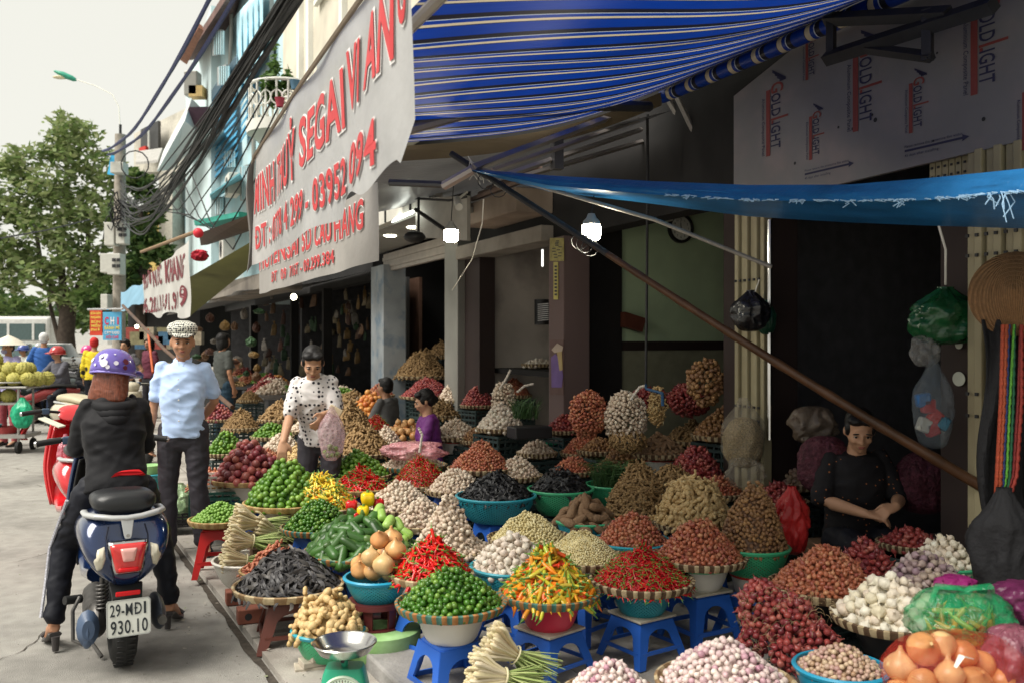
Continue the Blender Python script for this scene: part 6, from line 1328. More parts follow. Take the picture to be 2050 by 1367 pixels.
m = MB(); m.tube([(-.06, 0, .262), (.06, 0, .262)], .008, 6); m.tube([(0, -.06, .262), (0, .06, .262)], .008, 6); m.build('cross_arm', steel_dk, sc_)
MB().lathe([(0, .272), (.06, .273), (.10, .29), (.122, .322), (.13, .326), (.133, .322), (.128, .318), (.105, .283), (.06, .266), (0, .265)], 56).build('pan', mt_, sc_, ang=60)
# bricks under pods tray
for i, (px, py, Y) in enumerate(((487, 1178, 5.35), (512, 1222, 5.0))):
    c = pix(px, py, Y); r = thing('brick', ['red brown brick at the kerb below the dried pods, farther one', 'red brown hollow brick at the kerb below the dried pods, nearer one'][i], 'brick', (c.x, c.y, .04), .4); MB().box((0, 0, .04), (.2, .1, .08)).build('body', mat('brick_red', (.25, .09, .06), .85, var=.25, scale=12), r, smooth=False, bevel=.006)
    for dx in (-.045, .045): MB().lathe([(0, 0), (.02, 0)], 12, (dx, -.0505, .04), Matrix.Rotation(R(90), 3, 'X')).build('hole', steel_dk, r, smooth=False)
# ---- bags
def bag(name, label, cat, c, rad, mt, seed, neck=True, fold=.18, world=True, group=None, yaw=0):
    m = MB(); rr = random.Random(seed); n, k = 60, 34; vs = []
    for i in range(k+1):
        f = i/k; th = math.pi*f; z = -math.cos(th); r_ = math.sin(th)**.7
        if neck and f > .72: q = (f-.72)/.28; r_ = r_*(1-q)**.6+.16*q*(1+.5*q) if f < .97 else .22; z = -math.cos(math.pi*.72)+(f-.72)*2.4
        for j in range(n):
            a = 2*math.pi*j/n; d = Vector((math.cos(a), math.sin(a), z*.8)); w_ = 1+fold*noise.noise(Vector((math.cos(a)*2.2, math.sin(a)*2.2, z*1.5+seed)))+fold*.6*(1-2.2*abs(noise.noise(Vector((math.cos(a)*3.4, math.sin(a)*3.4, z*2.2+seed)))))*.5+fold*.35*(1-2*abs(noise.noise(Vector((math.cos(a)*8, math.sin(a)*8, z*5+seed)))))
            vs.append((rad[0]*r_*w_*math.cos(a), rad[1]*r_*w_*math.sin(a), rad[2]*z))
    m.add(vs, [(i*n+j, i*n+(j+1) % n, (i+1)*n+(j+1) % n, (i+1)*n+j) for i in range(k) for j in range(n)]); o = m.build(name, mt, loc=tuple(c), rz=yaw, ang=180); return tag(o, label, cat, group)
def film(name, col, alpha, rough=.15): return mat(name, col, rough, .6, var=.3, scale=14, alpha=alpha, bump=1, bscale=26)
bag('plastic_bag', 'pink plastic bag lying on the garlic heap', 'bag', pix(828, 902, 7.2), (.20, .13, .075), film('pink_film', (.75, .35, .38), .6), 1, neck=False, fold=.5)
bag('plastic_bag', 'clear sack full of pale grain standing behind the ginger', 'bag', pix(1488, 875, 5.9), (.135, .11, .20), film('clear_film', (.45, .40, .32), .22), 2, fold=.15)
tag(bag('grain', 'pale grain inside the clear sack', 'grain', pix(1488, 885, 5.9), (.125, .10, .165), mat('grain', (.36, .27, .14), .8, var=.45, scale=90, bump=1, bscale=120), 2, neck=False, fold=.12), kind='stuff')
bag('plastic_bag', 'crumpled clear bag below the grain sack', 'bag', pix(1490, 945, 5.8), (.10, .08, .10), MATS['clear_film'], 3, neck=False, fold=.5)
bag('plastic_bag', 'clear shiny bag left of the seated seller', 'bag', pix(1628, 850, 5.7), (.13, .1, .12), film('brown_film', (.16, .12, .09), .7), 4, neck=False, fold=.4)
bag('plastic_bag', 'red plastic bag beside the tall brown root heap', 'bag', pix(1585, 1050, 4.9), (.085, .07, .16), mat('red_bag', (.38, .02, .02), .35, var=.3, scale=5, bump=.8, bscale=16), 5, fold=.4)
bag('plastic_bag', 'black bag hanging on the narrow folding gate', 'bag', pix(1503, 628, 5.75), (.105, .09, .115), mat('black_bag', (.012, .012, .014), .25, .6, bump=.8, bscale=12), 6, fold=.3)
bag('plastic_bag', 'dark green bag hanging just right of the black one', 'bag', pix(1535, 640, 5.9), (.05, .06, .10), mat('dkgreen_bag', (.01, .05, .03), .3, bump=.8, bscale=12), 7, fold=.3)
bag('plastic_bag', 'large dark green bag hanging near the hat', 'bag', pix(1893, 640, 4.7), (.16, .12, .13), mat('green_bag', (.01, .09, .03), .25, .6, var=.4, bump=.8, bscale=12), 8, fold=.35)
bag('plastic_bag', 'clear bag of red and blue packets hanging beside the pillar', 'bag', pix(1868, 820, 4.65), (.09, .08, .20), film('clear_film2', (.22, .26, .30), .28), 9, fold=.25)
pk = thing('packets', 'red and blue packets inside the hanging clear bag', 'packets', pix(1868, 820, 4.65))
for i, (x, y_, c_) in enumerate(((1858, 812, (.45, .02, .02)), (1872, 835, (.5, .03, .02)), (1848, 800, (.03, .15, .4)), (1885, 845, (.04, .25, .4)), (1865, 858, (.45, .02, .02)), (1850, 850, (.5, .5, .45)))): MB().box(pix(x, y_, 4.65), (.07, .05, .075), Matrix.Rotation(i*.7, 3, 'Y')).build('packet', mat('packet%d' % i, c_, .3, bump=.5, bscale=30), pk, world=True, bevel=.012)
bag('plastic_bag', 'pale clear bag hanging above the red and blue packets', 'bag', pix(1852, 700, 4.7), (.06, .06, .09), film('clear_film3', (.25, .25, .25), .5), 10, fold=.4)
tag(MB().tube([pix(1878, 448, 4.6), pix(1893, 500, 4.6), pix(1893, 570, 4.7)], .006, 6).build('hanging_string', MATS['white_string'], loc=pix(1893, 500, 4.6), world=True), 'pale string holding the large dark green bag', 'string')
tag(MB().tube([pix(1520, 560, 5.7), pix(1508, 595, 5.75), pix(1500, 610, 5.75)], .004, 6).build('hanging_string', MATS['white_string'], loc=pix(1508, 590, 5.75), world=True), 'thin string holding the black bag on the gate', 'string')
# conical hat, ropes, black sling on the right
hc = pix(2032, 588, 4.0); hat = thing('conical_hat', 'woven brown conical hat hanging on the right folding gate', 'hat', hc); ah = Vector((-.55, -.8, .12)).normalized().to_track_quat('Z', 'Y').to_matrix()
m = MB().lathe([(.19, 0), (.185, .004)]+[(.19*(1-i/12), .105*(i/12)**.9) for i in range(1, 12)]+[(.0, .108)], 48, hc, ah); m.build('cone', weave('hat_weave', (.24, .13, .06), (.17, .09, .04), 60), hat, world=True)
m = MB()
for i in range(1, 9): rr_ = .19*(1-i/9.5); m.tube([hc+ah @ Vector((rr_*math.cos(a*.26), rr_*math.sin(a*.26), .105*(i/9.5)**.9+.001)) for a in range(25)], .0013, 4)
m.build('hoops', mat('hat_hoop', (.2, .11, .05), .6), hat, world=True)
cols_ = [('orange red', (.32, .05, .02)), ('dark red', (.16, .015, .015)), ('lime green', (.09, .30, .03)), ('deep orange', (.30, .06, .02)), ('brick red', (.25, .03, .02)), ('dark green', (.01, .09, .04)), ('dark blue', (.015, .03, .12))]
for i, (nm_, c_) in enumerate(cols_):
    x0 = 2008+((i*5) % 7)*6.5; m = MB(); pts = [pix(x0+3*math.sin(i), 650, 3.95), pix(x0-4+2*math.sin(i*2), 800, 3.92), pix(x0-12, 950, 3.9), pix(1990+i*3, 1055, 3.9)]
    pp = []
    for a, b in zip(pts, pts[1:]): pp += [a.lerp(b, k/24)+Vector((.0012*math.sin(k*2.1), 0, 0)) for k in range(24)]
    m.tube(pp, [(.0085 if i in (0, 3, 4) else .0055)*(1+.18*math.sin(k*2.1)) for k in range(len(pp))], 6); tag(m.build('hanging_rope', mat('rope_'+nm_.replace(' ', '_'), c_, .6, var=.35, scale=120), loc=pts[1], world=True), f'{nm_} braided rope among the coloured ropes hanging under the hat', 'rope')
bag('black_sling_bag', 'big black cloth bag hanging under the coloured ropes at the right', 'bag', pix(2010, 1110, 3.85), (.13, .1, .22), mat('black_cloth', (.015, .015, .017), .8, bump=.4), 12, fold=.25)
m = MB(); m.grid(lambda u, v: pix(1965+u*110+10*math.sin(v*7), 640+v*420, 4.02+.03*math.sin(u*14+v*4)), 24, 20); tag(m.build('black_garment', MATS['black_cloth'], loc=pix(2010, 850, 4.02), world=True, solid=.004), 'black cloth hanging behind the coloured ropes', 'cloth')
# green bag of chillies and red net of onions in front right
gc = pix(1922, 1238, 3.35)
for k in range(46):
    rr_ = random.Random(900+k); d = Vector((rr_.gauss(0, 1), rr_.gauss(0, 1), rr_.gauss(0, 1))).normalized()*rr_.uniform(.4, .85); put('mixchili', gc+Vector((d.x*.155, d.y*.11, d.z*.085-.03)), quatm(d, 1, rr_), 1.35, 'green bag at the right')
bag('plastic_bag', 'green plastic bag full of green and red chillies', 'bag', gc, (.175, .13, .115), film('green_film', (.02, .36, .14), .42, .12), 21, neck=False, fold=.25)
m = MB()
for sgn in (-1, 1): m.tube([gc+Vector((.12*sgn, -.02, .07)), gc+Vector((.10*sgn, -.03, .13)), gc+Vector((.02*sgn, -.04, .125)), gc+Vector((-.02*sgn, -.03, .10))], [.012, .02, .016, .01], 8, flat=.4)
tag(m.build('bag_handles', MATS['green_film'], loc=tuple(gc), world=True), 'twisted green handles on top of the chilli bag', 'bag handle')
rc_ = pix(1885, 1352, 2.95)
for k, (dx, dy, dz) in enumerate(((-.135, 0, .03), (-.07, -.02, .095), (0, .0, .10), (.07, .0, .07), (.14, .02, .03), (-.09, -.06, .0), (-.01, -.075, .03), (.08, -.06, .0), (-.15, -.03, -.05), (.2, 0, -.02), (.0, .06, .06), (-.05, -.1, -.06), (.06, -.1, -.06))): put('onion', rc_+Vector((dx, dy, dz)), Matrix.Rotation(k, 3, 'X') @ Matrix.Rotation(k*2, 3, 'Z'), 1.0, 'red net bag at the bottom right')
def netmat():
    m = mat('red_net', (.45, .03, .015), .4, .3, var=.1); t = m.node_tree; L = t.links; tc = t.nodes.new('ShaderNodeTexCoord')
    w1 = _n(t, 'ShaderNodeTexWave', wave_type='BANDS', bands_direction='DIAGONAL'); w1.inputs['Scale'].default_value = 95; L.new(tc.outputs['Object'], w1.inputs['Vector'])
    mp = _n(t, 'ShaderNodeMapping'); mp.inputs['Scale'].default_value = (-1, 1, 1); L.new(tc.outputs['Object'], mp.inputs[0]); w2 = _n(t, 'ShaderNodeTexWave', wave_type='BANDS', bands_direction='DIAGONAL'); w2.inputs['Scale'].default_value = 95; L.new(mp.outputs[0], w2.inputs['Vector'])
    mx_ = _n(t, 'ShaderNodeMath', operation='MAXIMUM'); L.new(w1.outputs['Fac'], mx_.inputs[0]); L.new(w2.outputs['Fac'], mx_.inputs[1]); g_ = _n(t, 'ShaderNodeMath', operation='GREATER_THAN'); g_.inputs[1].default_value = .95; L.new(mx_.outputs[0], g_.inputs[0]); L.new(g_.outputs[0], t.nodes['Principled BSDF'].inputs['Alpha']); return m
bag('net_bag', 'red net bag stretched over big golden onions', 'bag', rc_+Vector((.05, 0, .0)), (.235, .15, .14), netmat(), 31, neck=False, fold=.10)
tag(MB().tube([pix(1912, 1335, 2.75), pix(1925, 1312, 2.76), pix(1948, 1318, 2.78)], [.006, .012, .004], 6, flat=.3).build('white_tie', whtp, loc=pix(1925, 1320, 2.76), world=True), 'white plastic tie knotted on the red net bag', 'tie')
bag('plastic_bag', 'magenta patterned bag at the right edge above the green bag', 'bag', pix(2045, 1205, 3.5), (.10, .1, .08), mat('magenta_bag', (.12, .02, .07), .35, var=.4, scale=8, bump=.6, bscale=20), 41, neck=False, fold=.4)
bag('plastic_bag', 'small bright pink bag behind the green bag', 'bag', pix(1915, 1168, 3.7), (.07, .06, .035), mat('pink_bag', (.25, .02, .13), .4, bump=.6, bscale=20), 42, neck=False, fold=.4)
bag('plastic_bag', 'pink and white net of pearl garlic at the bottom right corner', 'bag', pix(2035, 1330, 3.0), (.09, .1, .13), film('pinknet', (.22, .07, .10), .8), 43, neck=False, fold=.4)
bag('net_sack', 'pinkish net sack of shallots behind the seller', 'sack', pix(1650, 930, 5.3), (.14, .12, .17), mat('pink_sack', (.075, .018, .03), .6, var=.5, scale=40, bump=1, bscale=60), 44, neck=False, fold=.2)
bag('net_sack', 'pinkish net sack right of the seller', 'sack', pix(1850, 965, 5.2), (.15, .12, .18), MATS['pink_sack'], 45, neck=False, fold=.2)
# striped tails rising from garlic braids
for i, pts in enumerate(([(1000, 778), (1012, 760), (1022, 740)], [(1035, 785), (1050, 772), (1068, 768)], [(1262, 800), (1280, 775), (1290, 772)], [(840, 905), (845, 870), (838, 855)])):
    m = MB(); P = [pix(a, b, [8, 8, 6.6, 6.9][i]) for a, b in pts]; pp = [P[0].lerp(P[1], k/8) for k in range(8)]+[P[1].lerp(P[2], k/8) for k in range(9)]; m.tube(pp, [.011*(1+.25*math.sin(k*2.4)) for k in range(17)], 6)
    tag(m.build('braid_tail', mat('braid', (.6, .55, .48), .7, var=.3, scale=80), loc=P[0], world=True), ['upright braided garlic tail before the shelf', 'slanting braided garlic tail beside the leeks', 'thick braided garlic tail under the blue hook', 'braided tail standing beside the pink bag'][i], 'garlic braid')
# shelf goods and hanging packets in the dark shops (E, D)
rr = random.Random(77)
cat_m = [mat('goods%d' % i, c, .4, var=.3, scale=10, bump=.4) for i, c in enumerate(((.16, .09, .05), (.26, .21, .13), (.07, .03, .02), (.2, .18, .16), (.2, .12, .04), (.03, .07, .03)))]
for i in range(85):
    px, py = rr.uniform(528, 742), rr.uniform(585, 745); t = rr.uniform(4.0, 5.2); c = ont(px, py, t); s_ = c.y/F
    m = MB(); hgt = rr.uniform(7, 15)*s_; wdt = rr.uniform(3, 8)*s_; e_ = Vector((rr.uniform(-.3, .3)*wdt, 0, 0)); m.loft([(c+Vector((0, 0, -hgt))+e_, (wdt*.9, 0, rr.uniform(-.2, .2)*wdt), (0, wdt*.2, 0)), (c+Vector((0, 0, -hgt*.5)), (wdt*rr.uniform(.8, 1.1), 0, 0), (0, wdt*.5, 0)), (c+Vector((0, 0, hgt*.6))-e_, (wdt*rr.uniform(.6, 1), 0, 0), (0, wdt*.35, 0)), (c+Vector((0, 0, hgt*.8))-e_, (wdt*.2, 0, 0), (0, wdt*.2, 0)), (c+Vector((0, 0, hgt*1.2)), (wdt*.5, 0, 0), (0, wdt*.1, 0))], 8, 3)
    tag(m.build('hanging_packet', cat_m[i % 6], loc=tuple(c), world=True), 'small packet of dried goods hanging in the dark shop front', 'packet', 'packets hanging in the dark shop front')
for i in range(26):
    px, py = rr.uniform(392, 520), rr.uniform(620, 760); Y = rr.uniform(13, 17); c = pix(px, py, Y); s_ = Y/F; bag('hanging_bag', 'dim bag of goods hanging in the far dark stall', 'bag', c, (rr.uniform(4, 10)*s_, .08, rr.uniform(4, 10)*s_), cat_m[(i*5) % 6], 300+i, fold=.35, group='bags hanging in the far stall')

# dim tables of goods in the far stalls
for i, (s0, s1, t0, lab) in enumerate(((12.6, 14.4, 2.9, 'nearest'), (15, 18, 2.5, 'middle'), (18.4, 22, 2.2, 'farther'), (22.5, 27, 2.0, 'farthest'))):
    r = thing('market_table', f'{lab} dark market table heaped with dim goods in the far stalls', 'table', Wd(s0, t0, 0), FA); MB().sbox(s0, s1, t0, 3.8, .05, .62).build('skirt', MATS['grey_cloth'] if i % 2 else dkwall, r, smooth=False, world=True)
    for k in range(9):
        c = Wd(rr.uniform(s0+.3, s1-.3), rr.uniform(t0+.3, 3.5), .62); kd = ('garlic', 'shallot', 'lime', 'darkginger', 'redshallot', 'orange', 'garlic')[(k+i) % 7]; heap(kd, tuple(c), rr.uniform(.22, .34), rr.uniform(.12, .28), f'{lab} dark market table', sc=2.2 if kd in ('garlic', 'shallot', 'darkginger', 'redshallot') else 1.2, lay=1)
bag('red_bundle', 'red cloth bundle lying on the olive awning', 'bundle', pix(400, 512, 14), (.10, .10, .09), mat('redcl', (.45, .02, .04), .7, var=.4, scale=9), 500, neck=False, fold=.5)
# ================================================================ PEOPLE
REM = []
skin_m = lambda i, c: mat('skin_%d' % i, c, .5, .35, var=.08, scale=9)
SK = [skin_m(0, (.40, .20, .115)), skin_m(1, (.46, .255, .155)), skin_m(2, (.33, .165, .095))]
hair_m = mat('hair_black', (.008, .007, .007), .5, .3, var=.3, scale=30, stretch=(6, 6, 1)); hair_b = mat('hair_auburn', (.16, .045, .022), .38, .5, var=.45, scale=22, stretch=(8, 8, .6))
eye_w = mat('eye_white', (.55, .52, .48), .25); eye_d = mat('eye_dark', (.012, .008, .006), .15); lipm = mat('lip', (.30, .10, .075), .45)
def V(*a): return Vector(a)
BASE = dict(pelvis=V(0, 0, .93), waist=V(0, 0, 1.06), chest=V(0, .01, 1.27), neck=V(0, -.01, 1.44), head=V(0, .015, 1.585),
  shL=V(-.152, 0, 1.40), shR=V(.152, 0, 1.40), elL=V(-.205, -.02, 1.12), elR=V(.205, -.02, 1.12), wrL=V(-.215, .05, .88), wrR=V(.215, .05, .88), hdL=V(0, .15, -1), hdR=V(0, .15, -1),
  hipL=V(-.095, 0, .92), hipR=V(.095, 0, .92), knL=V(-.105, .02, .5), knR=V(.105, .02, .5), anL=V(-.11, -.03, .09), anR=V(.11, -.03, .09), toL=V(-.13, .15, .03), toR=V(.13, .15, .03))
def seg(m, pts, rs, n=12):
    """tapered limb with rounded joints, closed for remeshing"""
    pts = [Vector(p) for p in pts]
    m.tube(pts, rs, n)
    for p, r in zip(pts, rs): m.ell(p, r*.985, n, 8)
def torso(m, J, inf, z_lo='hip', wid=1.0, dep=1.0, belly=0):
    P, W, C, N = J['pelvis'], J['waist'], J['chest'], J['neck']; lh = (J['hipR']-J['hipL']).normalized(); ls = (J['shR']-J['shL']).normalized(); S = (J['shL']+J['shR'])/2
    secs = []
    def s_(c, lat, up, a, b): d = up.cross(lat).normalized(); secs.append((c, lat*(a*wid+inf), d*(b*dep+inf)))
    up1 = (W-P).normalized(); up2 = (C-W).normalized(); up3 = (S-C).normalized()
    if z_lo == 'hip': s_(P-up1*.07, lh, up1, .12, .09)
    elif z_lo == 'hem': s_(P-up1*.05, lh, up1, .160, .118)
    s_(P, lh, up1, .155, .115); s_(P.lerp(W, .5), lh, up1, .145, .108+belly*.5); s_(W, (lh+ls).normalized(), up1, .138, .103+belly); s_(W.lerp(C, .5), ls, up2, .15, .11+belly*.5); s_(C, ls, up2, .152, .115); s_(S-up3*.03, ls, up3, .142, .092); s_(S+up3*.02, ls, up3, .11, .07); s_(N, ls, (N-S).normalized() if (N-S).length > .01 else up3, .055, .055)
    m.loft(secs, 24, 2.3)
def hand(m, w, d, side, curl=.5, nrm=None, s=1.0):
    """palm, four fingers of different length and a thumb from the side of the palm"""
    d = Vector(d).normalized(); nrm = Vector(nrm or (-side, 0, 0)); nrm = (nrm-d*nrm.dot(d)).normalized(); lat = d.cross(nrm).normalized()*side   # lat points to the thumb side
    m.loft([(w-d*.01, lat*.026*s, nrm*.020*s), (w+d*.03*s, lat*.038*s, nrm*.017*s), (w+d*.07*s, lat*.042*s, nrm*.014*s), (w+d*.092*s, lat*.038*s, nrm*.011*s)], 14, 2.4)
    for i, (o, L) in enumerate(((.030, .072), (.010, .08), (-.011, .075), (-.031, .058))):
        p = w+d*.085*s+lat*o*s; dd = (d+lat*o*3).normalized(); pts = [p]
        for k in range(3): dd = (dd*math.cos(curl*.7)+nrm*math.sin(curl*.7)).normalized(); pts.append(pts[-1]+dd*L*s*(.45, .32, .23)[k])
        m.tube(pts, [.0098*s, .0092*s, .0085*s, .0065*s], 8); [m.ell(q, .0088*s, 8, 6) for q in pts[1:]]
    p = w+d*.02*s+lat*.03*s; q = p+(lat*.8+d*.7+nrm*.2)*.035*s; r_ = q+(d+nrm*.4+lat*.15).normalized()*.032*s; m.tube([p, q, r_, r_+(d+nrm*.5)*.018*s], [.015*s, .012*s, .0105*s, .008*s], 8); m.ell(q, .0122*s, 8, 6); m.ell(r_, .010*s, 8, 6)
def headframe(J, yaw, pitch, roll=0): return Matrix.Rotation(yaw, 3, 'Z') @ Matrix.Rotation(pitch, 3, 'X') @ Matrix.Rotation(roll, 3, 'Y')
def head(m, c, M, s=1.0):
    def e(p, r, rot=None): m.ell(c+M @ (Vector(p)*s), tuple(a*s for a in r), 18, 12, M @ (rot or Matrix.Identity(3)))
    e((0, -.015, .035), (.074, .092, .088)); e((0, .018, -.015), (.066, .076, .085)); e((0, .03, -.062), (.048, .055, .045)); e((0, .062, -.088), (.022, .022, .018))   # skull, face, jaw, chin
    e((0, .082, .028), (.05, .016, .012)); e((.034, .066, -.022), (.024, .026, .022)); e((-.034, .066, -.022), (.024, .026, .022))           # brow, cheeks
    e((0, .096, -.002), (.0105, .016, .03), Matrix.Rotation(R(-14), 3, 'X')); e((0, .108, -.02), (.013, .012, .011)); e((.013, .098, -.024), (.009, .01, .008)); e((-.013, .098, -.024), (.009, .01, .008))
    e((0, .088, -.052), (.025, .012, .012)); e((.077, -.008, -.005), (.010, .020, .030)); e((-.077, -.008, -.005), (.010, .020, .030))
def figure(label, loc, rz, H, J=None, skin=0, top=None, bottom=None, shoes=None, hair=None, yaw=0, pitch=0, roll=0, build=1.0, name='person', vox=.009, hands=True, curl=(.5, .5), belly=0, cat='person', group=None, feet=True, sub=None, hnr=(None, None), hs=1.0):
    """top/bottom: dict(mat, sleeve 0..1, inf, fold); returns root and joints"""
    k = H/1.70; JJ = {a: (b.copy() if a[:2] != 'hd' else b.copy()) for a, b in BASE.items()}
    for a, b in (J or {}).items(): JJ[a] = Vector(b)
    for a in JJ:
        if a[:2] != 'hd': JJ[a] = JJ[a]*k
    J = JJ; r = thing(name, label, cat, loc, rz, group); M = headframe(J, yaw, pitch, roll); b_ = build
    m = MB(); torso(m, J, -.012 if top else 0, wid=b_*k, dep=b_*k)
    m.tube([J['neck']-V(0, 0, .03), J['head']-M @ V(0, .01, .05)], [.056*k*b_, .05*k], 12); head(m, J['head'], M, k*.98*hs)
    for s, sg in (('L', -1), ('R', 1)):
        seg(m, [J['sh'+s], J['el'+s], J['wr'+s]], [.042*k*b_, .038*k*b_, .026*k]); seg(m, [J['el'+s].lerp(J['wr'+s], .3)]*1+[J['wr'+s]], [.040*k*b_, .027*k])
        if hands: hand(m, J['wr'+s], J['hd'+s], sg, curl[0 if s == 'L' else 1], hnr[0 if s == 'L' else 1], k)
        seg(m, [J['hip'+s], J['kn'+s], J['kn'+s].lerp(J['an'+s], .3), J['an'+s]], [.07*k*b_, .055*k*b_, .056*k*b_, .036*k])
        if feet: t_ = J['to'+s]; a_ = J['an'+s]; dr = (t_-a_); dr.z = min(dr.z, 0); m.tube([a_-V(dr.x, dr.y, 0)*.22-V(0, 0, .025), a_.lerp(t_, .4)-V(0, 0, .01), t_], [.032*k, .036*k, .028*k], 10); m.ell(t_, (.036*k, .036*k, .018*k), 10, 6)
    o = m.build('body', SK[skin], r, ang=180); REM.append((o, vox, 3, 0, 0))
    hd = J['head']
    def at(p): return hd+M @ (Vector(p)*k*.98*hs)
    for sx in (-1, 1):
        e = MB().ell(at((.031*sx, .080, .006)), tuple(a*k for a in (.0135, .008, .0062)), 12, 8, M).build('eye', eye_w, r, ang=180)
        MB().ell(at((.031*sx, .0865, .0055)), tuple(a*k for a in (.0062, .004, .0058)), 10, 8, M).build('iris', eye_d, e, ang=180)
        MB().ell(at((.033*sx, .090, .0125)), tuple(a*k for a in (.016, .004, .0022)), 10, 6, M).build('eyelid', eye_d, r, ang=180)
        MB().ell(at((.034*sx, .094, .030)), tuple(a*k for a in (.020, .006, .0040)), 10, 6, M @ Matrix.Rotation(R(8*sx), 3, 'Y')).build('eyebrow', hair_m, r, ang=180)
    MB().ell(at((0, .0985, -.049)), tuple(a*k for a in (.021, .006, .0035)), 12, 6, M).build('upper_lip', lipm, r, ang=180)
    MB().ell(at((0, .0975, -.057)), tuple(a*k for a in (.017, .006, .0042)), 12, 6, M).build('lower_lip', lipm, r, ang=180)
    if top:
        m = MB(); inf = top.get('inf', .014)*k; torso(m, J, inf, 'hem', wid=b_*k, dep=b_*k, belly=belly*k); sl = top.get('sleeve', .6)
        for s in 'LR':
            if sl <= 1: seg(m, [J['sh'+s], J['sh'+s].lerp(J['el'+s], sl)], [.050*k*b_+inf*.35, .046*k*b_+inf*.9])
            else: seg(m, [J['sh'+s], J['el'+s], J['el'+s].lerp(J['wr'+s], sl-1)], [.054*k*b_+inf*.5, .042*k*b_+inf*.8, .033*k*b_+inf*.7])
        o = m.build(top.get('name', 'shirt'), top['mat'], r, ang=180); REM.append((o, .010, 3, top.get('fold', .006), top.get('fs', 9)))
    if bottom:
        m = MB(); inf = bottom.get('inf', .012)*k; P, W = J['pelvis'], J['waist']; lh = (J['hipR']-J['hipL']).normalized(); up = (W-P).normalized(); d = up.cross(lh)
        m.loft([(P-up*.15*k, lh*(.07*k*b_+inf), d*(.06*k*b_+inf)), (P-up*.11*k, lh*(.125*k*b_+inf), d*(.096*k*b_+inf)), (P, lh*(.148*k*b_+inf), d*(.108*k*b_+inf)), (W-up*.05, lh*(.128*k*b_+inf*.5), d*(.095*k*b_+inf*.5))], 20, 2.3)
        for s in 'LR':
            e = bottom.get('end', 1.0); a_ = J['kn'+s].lerp(J['an'+s], e); w_ = bottom.get('flare', .050)
            seg(m, [J['hip'+s], J['hip'+s].lerp(J['kn'+s], .5), J['kn'+s], a_], [.086*k*b_+inf, .073*k*b_+inf, .056*k*b_+inf, w_*k+inf])
        o = m.build(bottom.get('name', 'trousers'), bottom['mat'], r, ang=180); REM.append((o, .010, 3, bottom.get('fold', .005), 8))
    if shoes:
        for s in 'LR':
            a_, t_ = J['an'+s], J['to'+s]; m = MB(); f = V(t_.x-a_.x, t_.y-a_.y, 0).normalized(); l_ = V(f.y, -f.x, 0); h0 = a_-f*.06*k; zb = t_.z-.025*k
            def sec(q, wd, ht): c = V(q.x, q.y, zb+ht/2); return (c, l_*wd*k, V(0, 0, ht/2))
            m.loft([sec(h0, .03, .07*k), sec(a_, .037, .09*k), sec(a_.lerp(t_, .45), .042, .07*k), sec(a_.lerp(t_, .85), .048, .045*k), sec(t_+f*.03*k, .04, .035*k), sec(t_+f*.065*k, .02, .022*k)], 16, 2.6); m.build('shoe', shoes, r, ang=60)
    if hair:
        m = MB(); t = hair.get('type', 'short'); e = lambda p, r_, rot=None: m.ell(at(p), tuple(a*k for a in r_), 20, 12, M @ (rot or Matrix.Identity(3)))
        if t == 'short': e((0, -.028, .042), (.083, .092, .092)); e((0, -.05, .0), (.078, .062, .07)); e((0, .045, .092), (.058, .04, .028))
        if t == 'bun': e((0, -.026, .044), (.084, .094, .092)); e((0, -.055, .0), (.078, .06, .07)); e((.03, .04, .088), (.052, .045, .03)); e((-.03, .04, .088), (.05, .045, .03)); e((0, -.105, -.01), (.042, .04, .042)); e((.065, .01, .02), (.018, .035, .045)); e((-.065, .01, .02), (.018, .035, .045))
        if t == 'long': e((0, -.026, .044), (.084, .094, .092)); e((0, -.055, -.03), (.082, .055, .12)); e((0, .04, .09), (.058, .045, .03)); e((.068, -.01, -.03), (.02, .05, .08)); e((-.068, -.01, -.03), (.02, .05, .08))
        if t == 'bob': e((0, -.03, .03), (.088, .098, .09)); m.loft([(at((0, -.02, .04)), M @ V(.09, 0, 0)*k, M @ V(0, .09, 0)*k), (at((0, -.028, -.05)), M @ V(.10, 0, 0)*k, M @ V(0, .088, 0)*k), (at((0, -.035, -.12)), M @ V(.115, 0, 0)*k, M @ V(0, .08, 0)*k), (at((0, -.05, -.175)), M @ V(.122, 0, .01)*k, M @ V(0, .055, 0)*k), (at((0, -.05, -.20)), M @ V(.10, 0, .01)*k, M @ V(0, .035, 0)*k)], 24, 2.4)
        o = m.build('hair', hair.get('mat', hair_m), r, ang=180); REM.append((o, .007, 2, .002, 40))
    return r, J, M, at
